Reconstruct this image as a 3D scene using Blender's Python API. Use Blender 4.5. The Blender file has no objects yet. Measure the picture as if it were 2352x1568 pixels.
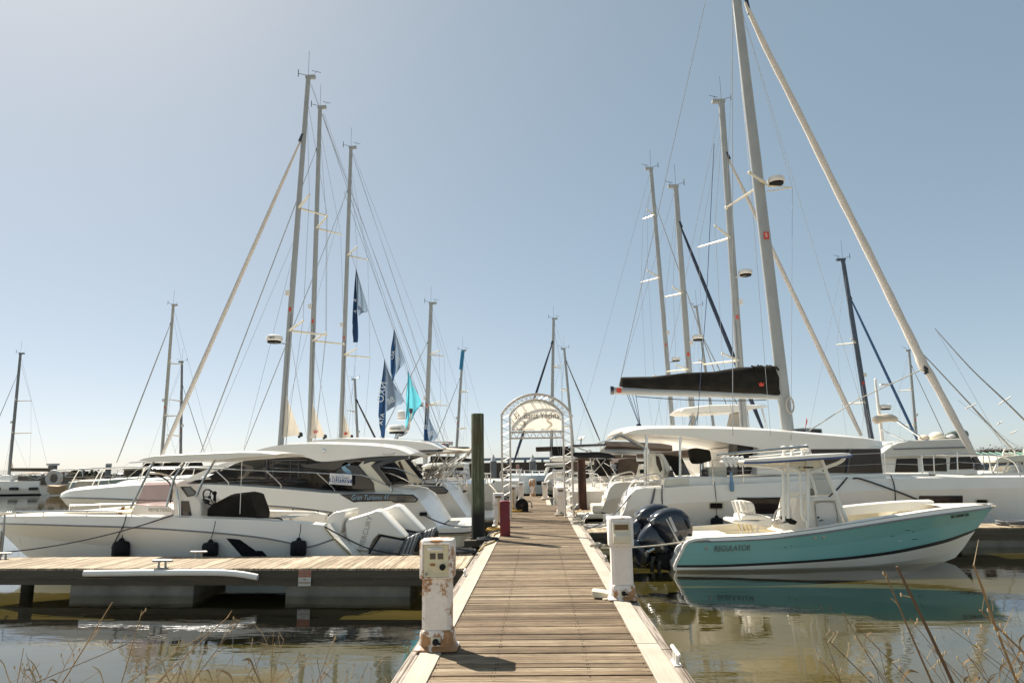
import bpy, bmesh, math, random
import numpy as np
from mathutils import Vector, Matrix
random.seed(7)
S = bpy.context.scene
R = math.radians
# ---------------------------------------------------------------- camera
F, CX, CY = 1568.0, 1176.0, 784.0           # focal length and centre in photo units (2352 wide)
PITCH, ROLL, YAW, EYE = math.atan(277 / F), 0.015, R(1.937), 2.3
_f = np.array([math.sin(-YAW) * math.cos(PITCH), math.cos(YAW) * math.cos(PITCH), math.sin(PITCH)])
_r = np.array([math.cos(YAW), math.sin(YAW), 0.0])
_u = np.cross(_r, _f)
AR = math.cos(ROLL) * _r - math.sin(ROLL) * _u
AU = math.sin(ROLL) * _r + math.cos(ROLL) * _u
cam = bpy.data.cameras.new('camera')
co = bpy.data.objects.new('camera', cam)
S.collection.objects.link(co)
cam.lens, cam.sensor_width, cam.clip_end, cam.clip_start = 24.0, 36.0, 5000, 0.05
co.matrix_world = Matrix([[AR[0], AU[0], -_f[0], 0], [AR[1], AU[1], -_f[1], 0], [AR[2], AU[2], -_f[2], EYE], [0, 0, 0, 1]])
S.camera = co
# ---------------------------------------------------------------- light
SUN_EL, SUN_AZ = R(50), R(-46)              # azimuth from +Y, negative = to the left
w = bpy.data.worlds.new('World'); S.world = w; w.use_nodes = True
nt = w.node_tree
bg = nt.nodes['Background']
sky = nt.nodes.new('ShaderNodeTexSky')
sky.sky_type = 'NISHITA'; sky.sun_disc = False
sky.sun_elevation = SUN_EL; sky.sun_rotation = SUN_AZ
sky.air_density, sky.dust_density, sky.ozone_density, sky.altitude = 0.5, 0.6, 1.0, 0
sep = nt.nodes.new('ShaderNodeSeparateColor'); cmb = nt.nodes.new('ShaderNodeCombineColor')   # hazy, faded tone of the sky
nt.links.new(sky.outputs[0], sep.inputs[0])
for i, (k_, g_) in enumerate(((1.361, .557), (1.484, .507), (1.362, .524))):
    pw = nt.nodes.new('ShaderNodeMath'); pw.operation = 'POWER'; pw.inputs[1].default_value = g_
    ml = nt.nodes.new('ShaderNodeMath'); ml.operation = 'MULTIPLY'; ml.inputs[1].default_value = k_
    nt.links.new(sep.outputs[i], pw.inputs[0]); nt.links.new(pw.outputs[0], ml.inputs[0]); nt.links.new(ml.outputs[0], cmb.inputs[i])
nt.links.new(cmb.outputs[0], bg.inputs[0])
bg.inputs[1].default_value = 0.11
sl = bpy.data.lights.new('sun', 'SUN'); so = bpy.data.objects.new('sun', sl); S.collection.objects.link(so)
sl.energy, sl.angle, sl.color = 5.0, R(0.5), (1.0, 0.93, 0.82)
sd = Vector((math.sin(SUN_AZ) * math.cos(SUN_EL), math.cos(SUN_AZ) * math.cos(SUN_EL), math.sin(SUN_EL)))
so.rotation_euler = (-sd).to_track_quat('-Z', 'Y').to_euler(); so.location = (-30, 25, 40)
S.view_settings.view_transform = 'Standard'; S.view_settings.look = 'None'
S.view_settings.exposure = 1.0; S.view_settings.gamma = 1.0
S.cycles.max_bounces = 8; S.cycles.transparent_max_bounces = 24; S.cycles.sample_clamp_indirect = 6

# ---------------------------------------------------------------- helpers
def P(x, y, Y):
    """world point at depth Y seen at photo position x, y (2352 wide)"""
    d = _f + AR * (x - CX) / F - AU * (y - CY) / F
    t = Y / d[1]
    return Vector((d[0] * t, Y, EYE + d[2] * t))
def G(x, y, z):
    d = _f + AR * (x - CX) / F - AU * (y - CY) / F
    t = (z - EYE) / d[2]
    return Vector((d[0] * t, d[1] * t, z))

def links(nt_, a, b): nt_.links.new(a, b)
MATS = {}
def pm(name, c1, c2=None, scale=4.0, rough=0.5, metal=0.0, bump=0.0, bscale=60.0, coat=0.0, stretch=(1, 1, 1), contrast=0.5, alpha=1.0, rough2=None, spec=0.5):
    """procedural surface: two tones mixed by noise, with a fine bump"""
    if name in MATS: return MATS[name]
    m = bpy.data.materials.new(name); m.use_nodes = True
    n = m.node_tree; b = n.nodes['Principled BSDF']
    tc = n.nodes.new('ShaderNodeTexCoord'); mp = n.nodes.new('ShaderNodeMapping')
    mp.inputs['Scale'].default_value = stretch
    links(n, tc.outputs['Object'], mp.inputs[0])
    if c2 is None: c2 = tuple(c * 0.88 for c in c1)
    nz = n.nodes.new('ShaderNodeTexNoise'); nz.inputs['Scale'].default_value = scale; nz.inputs['Detail'].default_value = 5
    links(n, mp.outputs[0], nz.inputs[0])
    rp = n.nodes.new('ShaderNodeValToRGB')
    rp.color_ramp.elements[0].position = 0.5 - contrast * 0.4; rp.color_ramp.elements[1].position = 0.5 + contrast * 0.4
    rp.color_ramp.elements[0].color = (*c1, 1); rp.color_ramp.elements[1].color = (*c2, 1)
    links(n, nz.outputs[0], rp.inputs[0]); links(n, rp.outputs[0], b.inputs['Base Color'])
    b.inputs['Metallic'].default_value = metal; b.inputs['Roughness'].default_value = rough
    b.inputs['Specular IOR Level'].default_value = spec
    if rough2 is not None:
        mr = n.nodes.new('ShaderNodeMapRange'); mr.inputs[3].default_value = rough; mr.inputs[4].default_value = rough2
        links(n, nz.outputs[0], mr.inputs[0]); links(n, mr.outputs[0], b.inputs['Roughness'])
    if coat: b.inputs['Coat Weight'].default_value = coat; b.inputs['Coat Roughness'].default_value = 0.08
    if bump:
        n2 = n.nodes.new('ShaderNodeTexNoise'); n2.inputs['Scale'].default_value = bscale; n2.inputs['Detail'].default_value = 4
        links(n, mp.outputs[0], n2.inputs[0])
        bp = n.nodes.new('ShaderNodeBump'); bp.inputs['Strength'].default_value = bump; bp.inputs['Distance'].default_value = 0.02
        links(n, n2.outputs[0], bp.inputs['Height']); links(n, bp.outputs[0], b.inputs['Normal'])
    b.inputs['Alpha'].default_value = alpha
    MATS[name] = m
    return m
def sheer(name, col, keep, rough=0.6, mode='glass', trans=(1, 1, 1)):
    """see-through sheet: part surface, part transparent"""
    if name in MATS: return MATS[name]
    m = bpy.data.materials.new(name); m.use_nodes = True
    n = m.node_tree; b = n.nodes['Principled BSDF']; out = n.nodes['Material Output']
    nz = n.nodes.new('ShaderNodeTexNoise'); nz.inputs['Scale'].default_value = 3
    mxc = n.nodes.new('ShaderNodeMix'); mxc.data_type = 'RGBA'
    mxc.inputs[6].default_value = (*col, 1); mxc.inputs[7].default_value = (*[c * .85 for c in col], 1)
    links(n, nz.outputs[0], mxc.inputs[0]); links(n, mxc.outputs[2], b.inputs['Base Color'])
    b.inputs['Roughness'].default_value = rough
    mx = n.nodes.new('ShaderNodeMixShader'); mx.inputs[0].default_value = keep
    if mode == 'cloth':
        tr = n.nodes.new('ShaderNodeBsdfTranslucent'); tr.inputs[0].default_value = (*trans, 1)
    else:
        tr = n.nodes.new('ShaderNodeBsdfTransparent'); tr.inputs[0].default_value = (*trans, 1)
    links(n, tr.outputs[0], mx.inputs[1]); links(n, b.outputs[0], mx.inputs[2]); links(n, mx.outputs[0], out.inputs[0])
    MATS[name] = m
    return m

ORG = {}
def _o(parent): return ORG.get(parent, Vector((0, 0, 0)))
class MB:
    """collects shapes in world coordinates, then links them as one mesh object"""
    def __init__(s): s.v = []; s.f = []; s.m = []; s.t = []; s.cm = 0; s.ct = 0.5
    def mi(s, i): s.cm = i; return s
    def face(s, idx): s.f.append(idx); s.m.append(s.cm); s.t.append(s.ct)
    def add(s, vs, fs):
        k = len(s.v); s.v += [tuple(x) for x in vs]
        for f in fs: s.face([i + k for i in f])
        return s
    def bx(s, x0, x1, y0, y1, z0, z1):
        return s.add([(x, y, z) for x in (x0, x1) for y in (y0, y1) for z in (z0, z1)], [(0, 1, 3, 2), (4, 6, 7, 5), (0, 4, 5, 1), (2, 3, 7, 6), (0, 2, 6, 4), (1, 5, 7, 3)])
    def slab(s, poly, y0, y1):
        """poly of (x, z) extruded from y0 to y1"""
        n = len(poly); vs = [(p[0], y0, p[1]) for p in poly] + [(p[0], y1, p[1]) for p in poly]
        return s.add(vs, [list(range(n)), list(range(2 * n - 1, n - 1, -1))] + [(i, n + i, n + (i + 1) % n, (i + 1) % n) for i in range(n)])
    def pslab(s, pts, Y, th):
        """outline of photo points at depth Y, thickness th going away"""
        return s.slab([(p.x, p.z) for p in (P(a, b, Y) for a, b in pts)], Y, Y + th)
    def plate(s, poly, z0, z1):
        n = len(poly); vs = [(p[0], p[1], z0) for p in poly] + [(p[0], p[1], z1) for p in poly]
        return s.add(vs, [list(range(n - 1, -1, -1)), list(range(n, 2 * n))] + [(i, (i + 1) % n, n + (i + 1) % n, n + i) for i in range(n)])
    def rings(s, rs, closed=True, cap=True):
        n = len(rs[0]); k = len(s.v)
        for r_ in rs: s.v += [tuple(p) for p in r_]
        for i in range(len(rs) - 1):
            for j in range(n if closed else n - 1):
                a, b = k + i * n + j, k + i * n + (j + 1) % n
                s.face([a, b, b + n, a + n])
        if cap and closed:
            s.face(list(range(k + n - 1, k - 1, -1))); e = k + (len(rs) - 1) * n; s.face(list(range(e, e + n)))
        return s
    def tube(s, pts, r=0.02, n=8, cap=True, sq=1.0):
        pts = [Vector(p) for p in pts]; rs = []
        rad = r if isinstance(r, (list, tuple)) else [r] * len(pts)
        up = None
        for i, p in enumerate(pts):
            d = (pts[min(i + 1, len(pts) - 1)] - pts[max(i - 1, 0)])
            if d.length < 1e-9: d = Vector((0, 0, 1))
            d.normalize()
            if up is None:
                up = Vector((0, 1, 0)) if abs(d.y) < 0.9 else Vector((0, 0, 1))
            a = d.cross(up)
            if a.length < 1e-6: a = d.orthogonal()
            a.normalize(); b = a.cross(d).normalized(); up = b
            rs.append([p + a * math.cos(2 * math.pi * k / n) * rad[i] + b * math.sin(2 * math.pi * k / n) * rad[i] * sq for k in range(n)])
        return s.rings(rs, True, cap)
    def curve(s, pts, r=0.02, n=8, sub=5):
        return s.tube(cat(pts, sub), r, n)
    def lathe(s, prof, c, n=20, axis='z'):
        rs = []
        for (rr, h) in prof:
            ring = []
            for k in range(n):
                a = 2 * math.pi * k / n; x, y = rr * math.cos(a), rr * math.sin(a)
                ring.append({'z': (c[0] + x, c[1] + y, c[2] + h), 'y': (c[0] + x, c[1] + h, c[2] - y), 'x': (c[0] + h, c[1] + x, c[2] + y)}[axis])
            rs.append(ring)
        return s.rings(rs)
    def ball(s, c, rx, ry=None, rz=None, n=12, m=8):
        ry = ry or rx; rz = rz or rx
        rs = []
        for i in range(m + 1):
            ph = -math.pi / 2 + math.pi * i / m; cr = max(math.cos(ph), 0.02)
            rs.append([(c[0] + rx * cr * math.cos(2 * math.pi * k / n), c[1] + ry * cr * math.sin(2 * math.pi * k / n), c[2] + rz * math.sin(ph)) for k in range(n)])
        return s.rings(rs)
    def grid(s, rows, closed=False):
        return s.rings(rows, closed, False)
    def xform(s, M, start=0):
        for i in range(start, len(s.v)): s.v[i] = tuple(M @ Vector(s.v[i]))
        return s
    def build(s, name, mats, parent=None, loc=None, bevel=0, smooth=35, sub=0, solid=0, label=None):
        me = bpy.data.meshes.new(name)
        base = _o(parent) if parent else Vector(loc or (0, 0, 0))
        me.from_pydata([tuple(Vector(v) - base) for v in s.v], [], s.f)
        if not isinstance(mats, (list, tuple)): mats = [mats]
        for m_ in mats: me.materials.append(m_)
        me.polygons.foreach_set('material_index', [min(i, len(mats) - 1) for i in s.m])
        at_ = me.attributes.new('tone', 'FLOAT', 'FACE'); at_.data.foreach_set('value', s.t)
        bm = bmesh.new(); bm.from_mesh(me); bmesh.ops.recalc_face_normals(bm, faces=bm.faces); bm.to_mesh(me); bm.free()
        if smooth:
            me.shade_smooth(); me.set_sharp_from_angle(angle=R(smooth))
        o = bpy.data.objects.new(name, me); S.collection.objects.link(o)
        if parent: o.parent = parent; ORG[o] = base
        else: o.location = base; ORG[o] = base
        if solid:
            md = o.modifiers.new('solid', 'SOLIDIFY'); md.thickness = solid; md.offset = 0
        if sub:
            md = o.modifiers.new('sub', 'SUBSURF'); md.levels = md.render_levels = sub
        if bevel:
            md = o.modifiers.new('bevel', 'BEVEL'); md.width = bevel; md.segments = 2; md.limit_method = 'ANGLE'; md.angle_limit = R(40)
        if label: o['label'] = label
        return o
def cat(pts, sub=5):
    """smooth path through points (tuples may carry any number of values)"""
    p = [np.array(tuple(q), float) for q in pts]
    if len(p) < 3: return [tuple(x) for x in p]
    out = []
    for i in range(len(p) - 1):
        p0, p1, p2, p3 = p[max(i - 1, 0)], p[i], p[i + 1], p[min(i + 2, len(p) - 1)]
        for k in range(sub):
            t = k / sub
            out.append(tuple(0.5 * (2 * p1 + (p2 - p0) * t + (2 * p0 - 5 * p1 + 4 * p2 - p3) * t * t + (3 * p1 - p0 - 3 * p2 + p3) * t ** 3)))
    out.append(tuple(p[-1]))
    return out
def T(name, label, cat_, loc, group=None, kind=None):
    o = bpy.data.objects.new(name, None); S.collection.objects.link(o); o.location = loc; o.empty_display_size = 0.2
    o['label'] = label; o['category'] = cat_
    if group: o['group'] = group
    if kind: o['kind'] = kind
    ORG[o] = Vector(loc)
    return o
def tag(o, label, cat_, group=None, kind=None):
    o['label'] = label; o['category'] = cat_
    if group: o['group'] = group
    if kind: o['kind'] = kind
    return o
def struct(o): o['kind'] = 'structure'; return o
def dup(root, loc, label, rz=0, scale=None):
    r = root.copy(); S.collection.objects.link(r); r.location = loc; r['label'] = label; r.rotation_euler = (0, 0, rz)
    if scale: r.scale = scale if isinstance(scale, tuple) else (scale,) * 3
    for ch in root.children:
        c = ch.copy(); S.collection.objects.link(c); c.parent = r
        for g in ch.children:
            d = g.copy(); S.collection.objects.link(d); d.parent = c
    ORG[r] = Vector(loc)
    return r
FONTS = {}
def text(body, size, parent, mat_, origin, right, up, name='lettering', align='CENTER', shear=0.0, ext=0.002, bold=0.0, sx=1.0):
    """flat lettering lying in the plane of right and up"""
    cu = bpy.data.curves.new('lettering', 'FONT'); cu.body = body; cu.size = size; cu.align_x = align; cu.align_y = 'CENTER'
    cu.shear = shear; cu.extrude = ext; cu.offset = bold
    tmp = bpy.data.objects.new('tmp', cu); S.collection.objects.link(tmp)
    bpy.context.view_layer.update()
    me = bpy.data.meshes.new_from_object(tmp.evaluated_get(bpy.context.evaluated_depsgraph_get()))
    bpy.data.objects.remove(tmp); bpy.data.curves.remove(cu)
    right = Vector(right).normalized(); up = Vector(up).normalized(); nrm = right.cross(up)
    base = _o(parent); org = Vector(origin) - base
    for v in me.vertices: v.co = org + right * v.co.x * sx + up * v.co.y + nrm * v.co.z
    me.materials.clear(); me.materials.append(mat_)
    o = bpy.data.objects.new(name, me); S.collection.objects.link(o); o.parent = parent; ORG[o] = base
    return o

def rows_from(yc, curves, n=44, sub=6):
    """curves: lists of (photo x, photo y, half beam) from stern to bow -> rows of n world points on the near side"""
    rows = []
    for c in curves:
        w3 = [P(a, b, yc - h) for a, b, h in c]
        pts = np.array(cat(w3, sub)); d = np.r_[0, np.cumsum(np.linalg.norm(np.diff(pts, axis=0), axis=1))]
        t = np.linspace(0, d[-1], n)
        rows.append([Vector((np.interp(q, d, pts[:, 0]), np.interp(q, d, pts[:, 1]), np.interp(q, d, pts[:, 2]))) for q in t])
    return rows
def mirror(row, yc): return [Vector((p.x, 2 * yc - p.y, p.z)) for p in row]
def shell(mb, yc, rows, bands=None, close_top=False, end0=True, end1=False):
    """both sides of a hull or coachroof from near-side rows (top row first)"""
    for i in range(len(rows) - 1):
        if bands: mb.mi(bands[i])
        mb.grid([rows[i], rows[i + 1]]); mb.grid([mirror(rows[i + 1], yc), mirror(rows[i], yc)])
    if bands: mb.mi(bands[-1] if not isinstance(close_top, int) or close_top is True or close_top is False else close_top)
    mb.grid([rows[-1], mirror(rows[-1], yc)])
    if close_top: mb.mi(bands[0] if bands else 0); mb.grid([mirror(rows[0], yc), rows[0]])
    if bands: mb.mi(bands[0])
    for flag, k in ((end0, 0), (end1, -1)):
        if flag:
            a = [r_[k] for r_ in rows]; b = [mirror(r_, yc)[k] for r_ in rows]
            for i in range(len(rows) - 1):
                q = len(mb.v); mb.v += [tuple(a[i]), tuple(a[i + 1]), tuple(b[i + 1]), tuple(b[i])]; mb.face([q, q + 1, q + 2, q + 3])
    return mb
# ---------------------------------------------------------------- materials
WHITE = pm('white_gelcoat', (.85, .81, .73), (.81, .765, .68), 1.2, .22, coat=.5, rough2=.4)
CREAM = pm('cream_gelcoat', (.74, .68, .54), (.66, .60, .46), 1.5, .3, coat=.3)
TEAL = pm('teal_gelcoat', (.24, .50, .475), (.215, .465, .44), .8, .18, coat=.6, rough2=.3)
BLACK = pm('black_gloss', (.012, .013, .017), (.02, .02, .024), 3, .12, coat=.5)
DARK = pm('dark_boot', (.016, .017, .018), (.03, .03, .028), 3, .4)
NAVY = pm('navy_gloss', (.011, .015, .024), (.008, .011, .018), 2, .2, coat=.6)
BLUE = pm('blue_trim', (.02, .06, .22), None, 3, .4)
RUB = pm('black_rubber', (.009, .009, .010), (.016, .016, .017), 8, .6, bump=.1, spec=.15)
CANV = pm('black_canvas', (.016, .014, .012), (.03, .026, .02), 3, .9, bump=.6, bscale=7, spec=.12)
BROWNC = pm('brown_canvas', (.075, .05, .033), (.05, .033, .022), 3, .85, bump=.4, bscale=9)
CREAMC = pm('cream_canvas', (.62, .52, .40), (.5, .42, .33), 3, .8, bump=.3, bscale=12)
CHROME = pm('stainless_steel', (.72, .71, .69), (.6, .59, .57), 9, .16, 1.0)
ALU = pm('mast_aluminium', (.37, .375, .36), (.32, .325, .315), 1.5, .4, .1)
ALUD = pm('dark_mast', (.05, .065, .09), (.07, .085, .11), 1.5, .35)
GREYM = pm('grey_mast', (.20, .20, .19), (.16, .16, .155), 2, .5)
TRUSS = pm('truss_aluminium', (.60, .55, .49), (.5, .46, .41), 9, .4, .3)
GREY = pm('grey_plastic', (.22, .225, .23), (.17, .175, .18), 4, .35)
SILVER = pm('silver_paint', (.42, .43, .44), (.34, .35, .36), 3, .25, .5, coat=.3)
GLASSD = pm('dark_glass', (.010, .010, .012), (.022, .018, .016), 1.2, .05, spec=.3)
GLASSB = pm('brown_glass', (.03, .022, .02), (.06, .045, .038), .9, .06, spec=.3)
ROPEW = pm('white_rope', (.58, .53, .44), (.42, .37, .3), 40, .9, bump=.8, bscale=90)
ROPED = pm('dark_rope', (.045, .05, .055), (.02, .022, .025), 40, .85, bump=.6, bscale=90)
ROPEN = pm('navy_rope', (.03, .06, .12), (.02, .03, .06), 40, .8)
YELLOW = pm('yellow_hose', (.62, .38, .06), (.5, .3, .05), 10, .5)
WIRE = pm('rigging_wire', (.4, .4, .39), (.3, .3, .3), 20, .4, .1)
SAILW = pm('furled_sail', (.66, .60, .53), (.56, .51, .46), 1.5, .8)
SAILT = sheer('sail_cloth', (.76, .68, .56), .62, .8, 'cloth', (.7, .62, .5))
REDP = pm('red_paint', (.22, .012, .02), (.15, .01, .015), 5, .45, bump=.1)
RED = pm('red_logo', (.6, .06, .03), None, 6, .5)
ORANGE = pm('orange_plastic', (.75, .25, .05), None, 6, .5)
CONC = pm('concrete_float', (.26, .245, .20), (.12, .11, .09), 2.2, .9, bump=.5, bscale=14, contrast=.7)
TIMB = pm('grey_timber', (.105, .088, .06), (.05, .042, .03), 2.5, .85, bump=.5, bscale=20, stretch=(.25, 3, 4), contrast=.8)
TIMBD = pm('wet_timber', (.055, .05, .032), (.03, .028, .018), 3, .75, bump=.5, bscale=16)
GALV = pm('galvanised_steel', (.42, .40, .36), (.26, .24, .21), 14, .45, .6)
PLAST = pm('white_plastic', (.78, .75, .70), (.70, .66, .60), 3, .4)
BEIGE = pm('beige_plastic', (.66, .60, .46), (.58, .52, .39), 3, .45)
BROWN = pm('brown_window', (.09, .05, .018), (.16, .09, .03), 30, .3)
WALLB = pm('brown_wall', (.085, .062, .043), (.06, .043, .03), .6, .9, bump=.3, bscale=3)
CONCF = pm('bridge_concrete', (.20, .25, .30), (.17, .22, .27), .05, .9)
GREENR = pm('green_metal_roof', (.03, .12, .075), (.05, .15, .10), 2, .5)
RUST = pm('rusty_steel', (.075, .026, .013), (.025, .013, .009), 3, .85, bump=.5, bscale=14)
FOLI = pm('far_foliage', (.06, .055, .035), (.035, .04, .025), .6, .95)
TWIG = pm('bare_twigs', (.13, .09, .06), (.09, .065, .045), 2, .95)
FLAGN = sheer('navy_flag_cloth', (.012, .03, .075), .6, .8, 'cloth', (.015, .055, .14))
FLAGG = sheer('grey_blue_flag_cloth', (.16, .20, .25), .5, .8, 'cloth', (.20, .27, .36))
FLAGT = sheer('turquoise_flag_cloth', (.10, .42, .50), .5, .8, 'cloth', (.15, .6, .7))
TINT = sheer('pink_acrylic', (.5, .42, .42), .18, .06, 'glass', (.82, .72, .72))
SMOKE = sheer('smoked_vinyl', (.10, .08, .065), .6, .2, 'glass', (.5, .45, .4))
CLEAR = sheer('clear_vinyl', (.55, .55, .52), .25, .08, 'glass', (.88, .88, .86))
SMOKEG = sheer('smoked_glass', (.02, .02, .025), .42, .04, 'glass', (.62, .6, .56))
PRINTM = sheer('mesh_print', (.34, .29, .23), .42, .8, 'glass', (.80, .74, .64))
PRINTD = sheer('mesh_print_strong', (.26, .21, .16), .62, .8, 'glass', (.72, .64, .54))
PRINT = pm('faded_print', (.50, .44, .37), None, 4, .8)
BLUEP = pm('blue_print', (.05, .10, .24), None, 4, .6)
LBLUE = pm('light_blue_print', (.28, .50, .66), None, 4, .6)

def banner_cloth():
    m = bpy.data.materials.new('banner_mesh'); m.use_nodes = True; n = m.node_tree; out = n.nodes['Material Output']; b = n.nodes['Principled BSDF']
    nz = n.nodes.new('ShaderNodeTexNoise'); nz.inputs['Scale'].default_value = 2
    rp = n.nodes.new('ShaderNodeValToRGB'); rp.color_ramp.elements[0].color = (.80, .75, .66, 1); rp.color_ramp.elements[1].color = (.72, .68, .60, 1); n.links.new(nz.outputs[0], rp.inputs[0]); n.links.new(rp.outputs[0], b.inputs['Base Color']); b.inputs['Roughness'].default_value = .8
    tl = n.nodes.new('ShaderNodeBsdfTranslucent'); tl.inputs[0].default_value = (.88, .84, .77, 1); tr = n.nodes.new('ShaderNodeBsdfTransparent')
    m1 = n.nodes.new('ShaderNodeMixShader'); m1.inputs[0].default_value = .22; m2 = n.nodes.new('ShaderNodeMixShader'); m2.inputs[0].default_value = .82
    n.links.new(tl.outputs[0], m1.inputs[1]); n.links.new(b.outputs[0], m1.inputs[2]); n.links.new(tr.outputs[0], m2.inputs[1]); n.links.new(m1.outputs[0], m2.inputs[2]); n.links.new(m2.outputs[0], out.inputs[0])
    return m
SIGNC = banner_cloth()
def special(name, fn):
    m = bpy.data.materials.new(name); m.use_nodes = True; fn(m.node_tree, m.node_tree.nodes['Principled BSDF']); MATS[name] = m; return m
def N(n, typ, **kw):
    k = n.nodes.new(typ)
    for a, v in kw.items(): setattr(k, a, v)
    return k
def ramp(n, src, stops):
    r_ = N(n, 'ShaderNodeValToRGB'); e = r_.color_ramp.elements
    while len(e) < len(stops): e.new(0.5)
    for i, (p, c) in enumerate(stops): e[i].position = p; e[i].color = (*c, 1)
    links(n, src, r_.inputs[0]); return r_.outputs[0]
def noise(n, vec, scale, detail=5, rough=.55):
    z = N(n, 'ShaderNodeTexNoise'); z.inputs['Scale'].default_value = scale; z.inputs['Detail'].default_value = detail; z.inputs['Roughness'].default_value = rough
    links(n, vec, z.inputs[0]); return z.outputs[0]
def mapping(n, sc):
    tc = N(n, 'ShaderNodeTexCoord'); mp = N(n, 'ShaderNodeMapping'); mp.inputs['Scale'].default_value = sc
    links(n, tc.outputs['Object'], mp.inputs[0]); return mp.outputs[0]
def mixc(n, fac, a, b, mode='MIX'):
    x = N(n, 'ShaderNodeMix', data_type='RGBA', blend_type=mode)
    for i, q in ((0, fac), (6, a), (7, b)):
        if isinstance(q, (int, float)): x.inputs[i].default_value = q
        elif isinstance(q, tuple): x.inputs[i].default_value = (*q, 1)
        else: links(n, q, x.inputs[i])
    return x.outputs[2]
def bump(n, b, h, st, dist=.02):
    bp = N(n, 'ShaderNodeBump'); bp.inputs['Strength'].default_value = st; bp.inputs['Distance'].default_value = dist
    links(n, h, bp.inputs['Height']); links(n, bp.outputs[0], b.inputs['Normal'])
def planks_shader(c_lo, c_mid, c_hi, st):
    def fn(n, b):
        at_ = N(n, 'ShaderNodeAttribute', attribute_name='tone')
        vec = mapping(n, st)
        g = noise(n, vec, 3.0, 8, .65)
        base = ramp(n, at_.outputs['Fac'], [(0, c_lo), (.55, c_mid), (1, c_hi)])
        grain = ramp(n, g, [(.32, (.30, .25, .21)), (.47, (.85, .83, .80)), (.56, (1.0, 1.0, 1.0)), (.72, (1.3, 1.28, 1.24))])
        c = mixc(n, 1.0, base, grain, 'MULTIPLY')
        g2 = noise(n, mapping(n, (st[0] * .45 if st[0] < st[1] else st[0] * 2.6, st[1] * 2.6 if st[0] < st[1] else st[1] * .45, 6)), 1.6, 6, .6)
        c = mixc(n, 1.0, c, ramp(n, g2, [(.37, (.20, .15, .11)), (.46, (.82, .79, .75)), (.6, (1.1, 1.1, 1.1))]), 'MULTIPLY')
        blot = ramp(n, noise(n, mapping(n, (.8, .8, .8)), 1.3, 4), [(.36, (.62, .57, .52)), (.62, (1, 1, 1))])
        c = mixc(n, .75, c, blot, 'MULTIPLY')
        links(n, c, b.inputs['Base Color']); b.inputs['Roughness'].default_value = .78
        b.inputs['Specular IOR Level'].default_value = .3
        bump(n, b, g, .5, .012)
    return fn
DECK = special('weathered_deck_boards', planks_shader((.085, .057, .031), (.235, .175, .110), (.385, .315, .22), (1.8, 24, 6)))
PIERW = special('bleached_pier_boards', planks_shader((.33, .27, .19), (.46, .385, .28), (.58, .50, .37), (16, .7, 6)))
def strip_fn(n, b):
    g = noise(n, mapping(n, (22, .5, 6)), 2.5, 6); s_ = noise(n, mapping(n, (1, 1, 1)), 2.2, 5)
    c = mixc(n, .55, (.42, .37, .30), ramp(n, g, [(.3, (.32, .27, .21)), (.7, (.46, .41, .34))]))
    c = mixc(n, .5, c, ramp(n, s_, [(.35, (.8, .77, .72)), (.6, (1.05, 1.04, 1.02))]), 'MULTIPLY')
    links(n, c, b.inputs['Base Color']); b.inputs['Roughness'].default_value = .75; bump(n, b, g, .3, .006)
STRIP = special('bleached_edge_board', strip_fn)
def paint_fn(rusty):
    def fn(n, b):
        a = noise(n, mapping(n, (1, 1, 1)), 3.2, 8, .68); a2 = noise(n, mapping(n, (1, 1, 1)), 14, 6, .7)
        mx = N(n, 'ShaderNodeMath', operation='MULTIPLY_ADD'); links(n, a2, mx.inputs[0]); mx.inputs[1].default_value = .35; links(n, a, mx.inputs[2])
        lo = .86 - .14 * rusty
        rust = ramp(n, mx.outputs[0], [(lo, (0, 0, 0)), (lo + .05, (1, 1, 1))])
        basec = ramp(n, a2, [(.3, (.70, .62, .55)), (.6, (.78, .72, .66))])
        c = mixc(n, rust, basec, ramp(n, a2, [(.3, (.24, .10, .035)), (.65, (.42, .22, .09))]))
        links(n, c, b.inputs['Base Color']); b.inputs['Roughness'].default_value = .55; bump(n, b, mx.outputs[0], .25, .01)
    return fn
PAINT = special('chipped_white_paint', paint_fn(.75)); PAINTR = special('badly_chipped_paint', paint_fn(1.25)); PAINTB = special('peeling_paint', paint_fn(1.7)); PAINTC = special('clean_white_paint', paint_fn(.1))
def pile_fn(n, b):
    g = noise(n, mapping(n, (9, 9, .6)), 2.2, 8, .65); k = noise(n, mapping(n, (1, 1, .5)), 1.6, 4)
    tc = N(n, 'ShaderNodeTexCoord'); sp = N(n, 'ShaderNodeSeparateXYZ'); links(n, tc.outputs['Object'], sp.inputs[0])
    c = ramp(n, g, [(.3, (.028, .036, .018)), (.5, (.085, .10, .055)), (.68, (.20, .21, .12))])
    c = mixc(n, ramp(n, k, [(.45, (0, 0, 0)), (.65, (.8, .8, .8))]), c, (.09, .06, .02))
    wet = N(n, 'ShaderNodeMapRange'); wet.inputs[1].default_value = 1.05; wet.inputs[2].default_value = 1.3; wet.inputs[3].default_value = 1; wet.inputs[4].default_value = 0
    links(n, sp.outputs[2], wet.inputs[0]); c = mixc(n, wet.outputs[0], c, (.012, .012, .009))
    links(n, c, b.inputs['Base Color']); b.inputs['Roughness'].default_value = .8; bump(n, b, g, .9, .03)
PILE = special('mossy_pile_timber', pile_fn)
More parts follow.
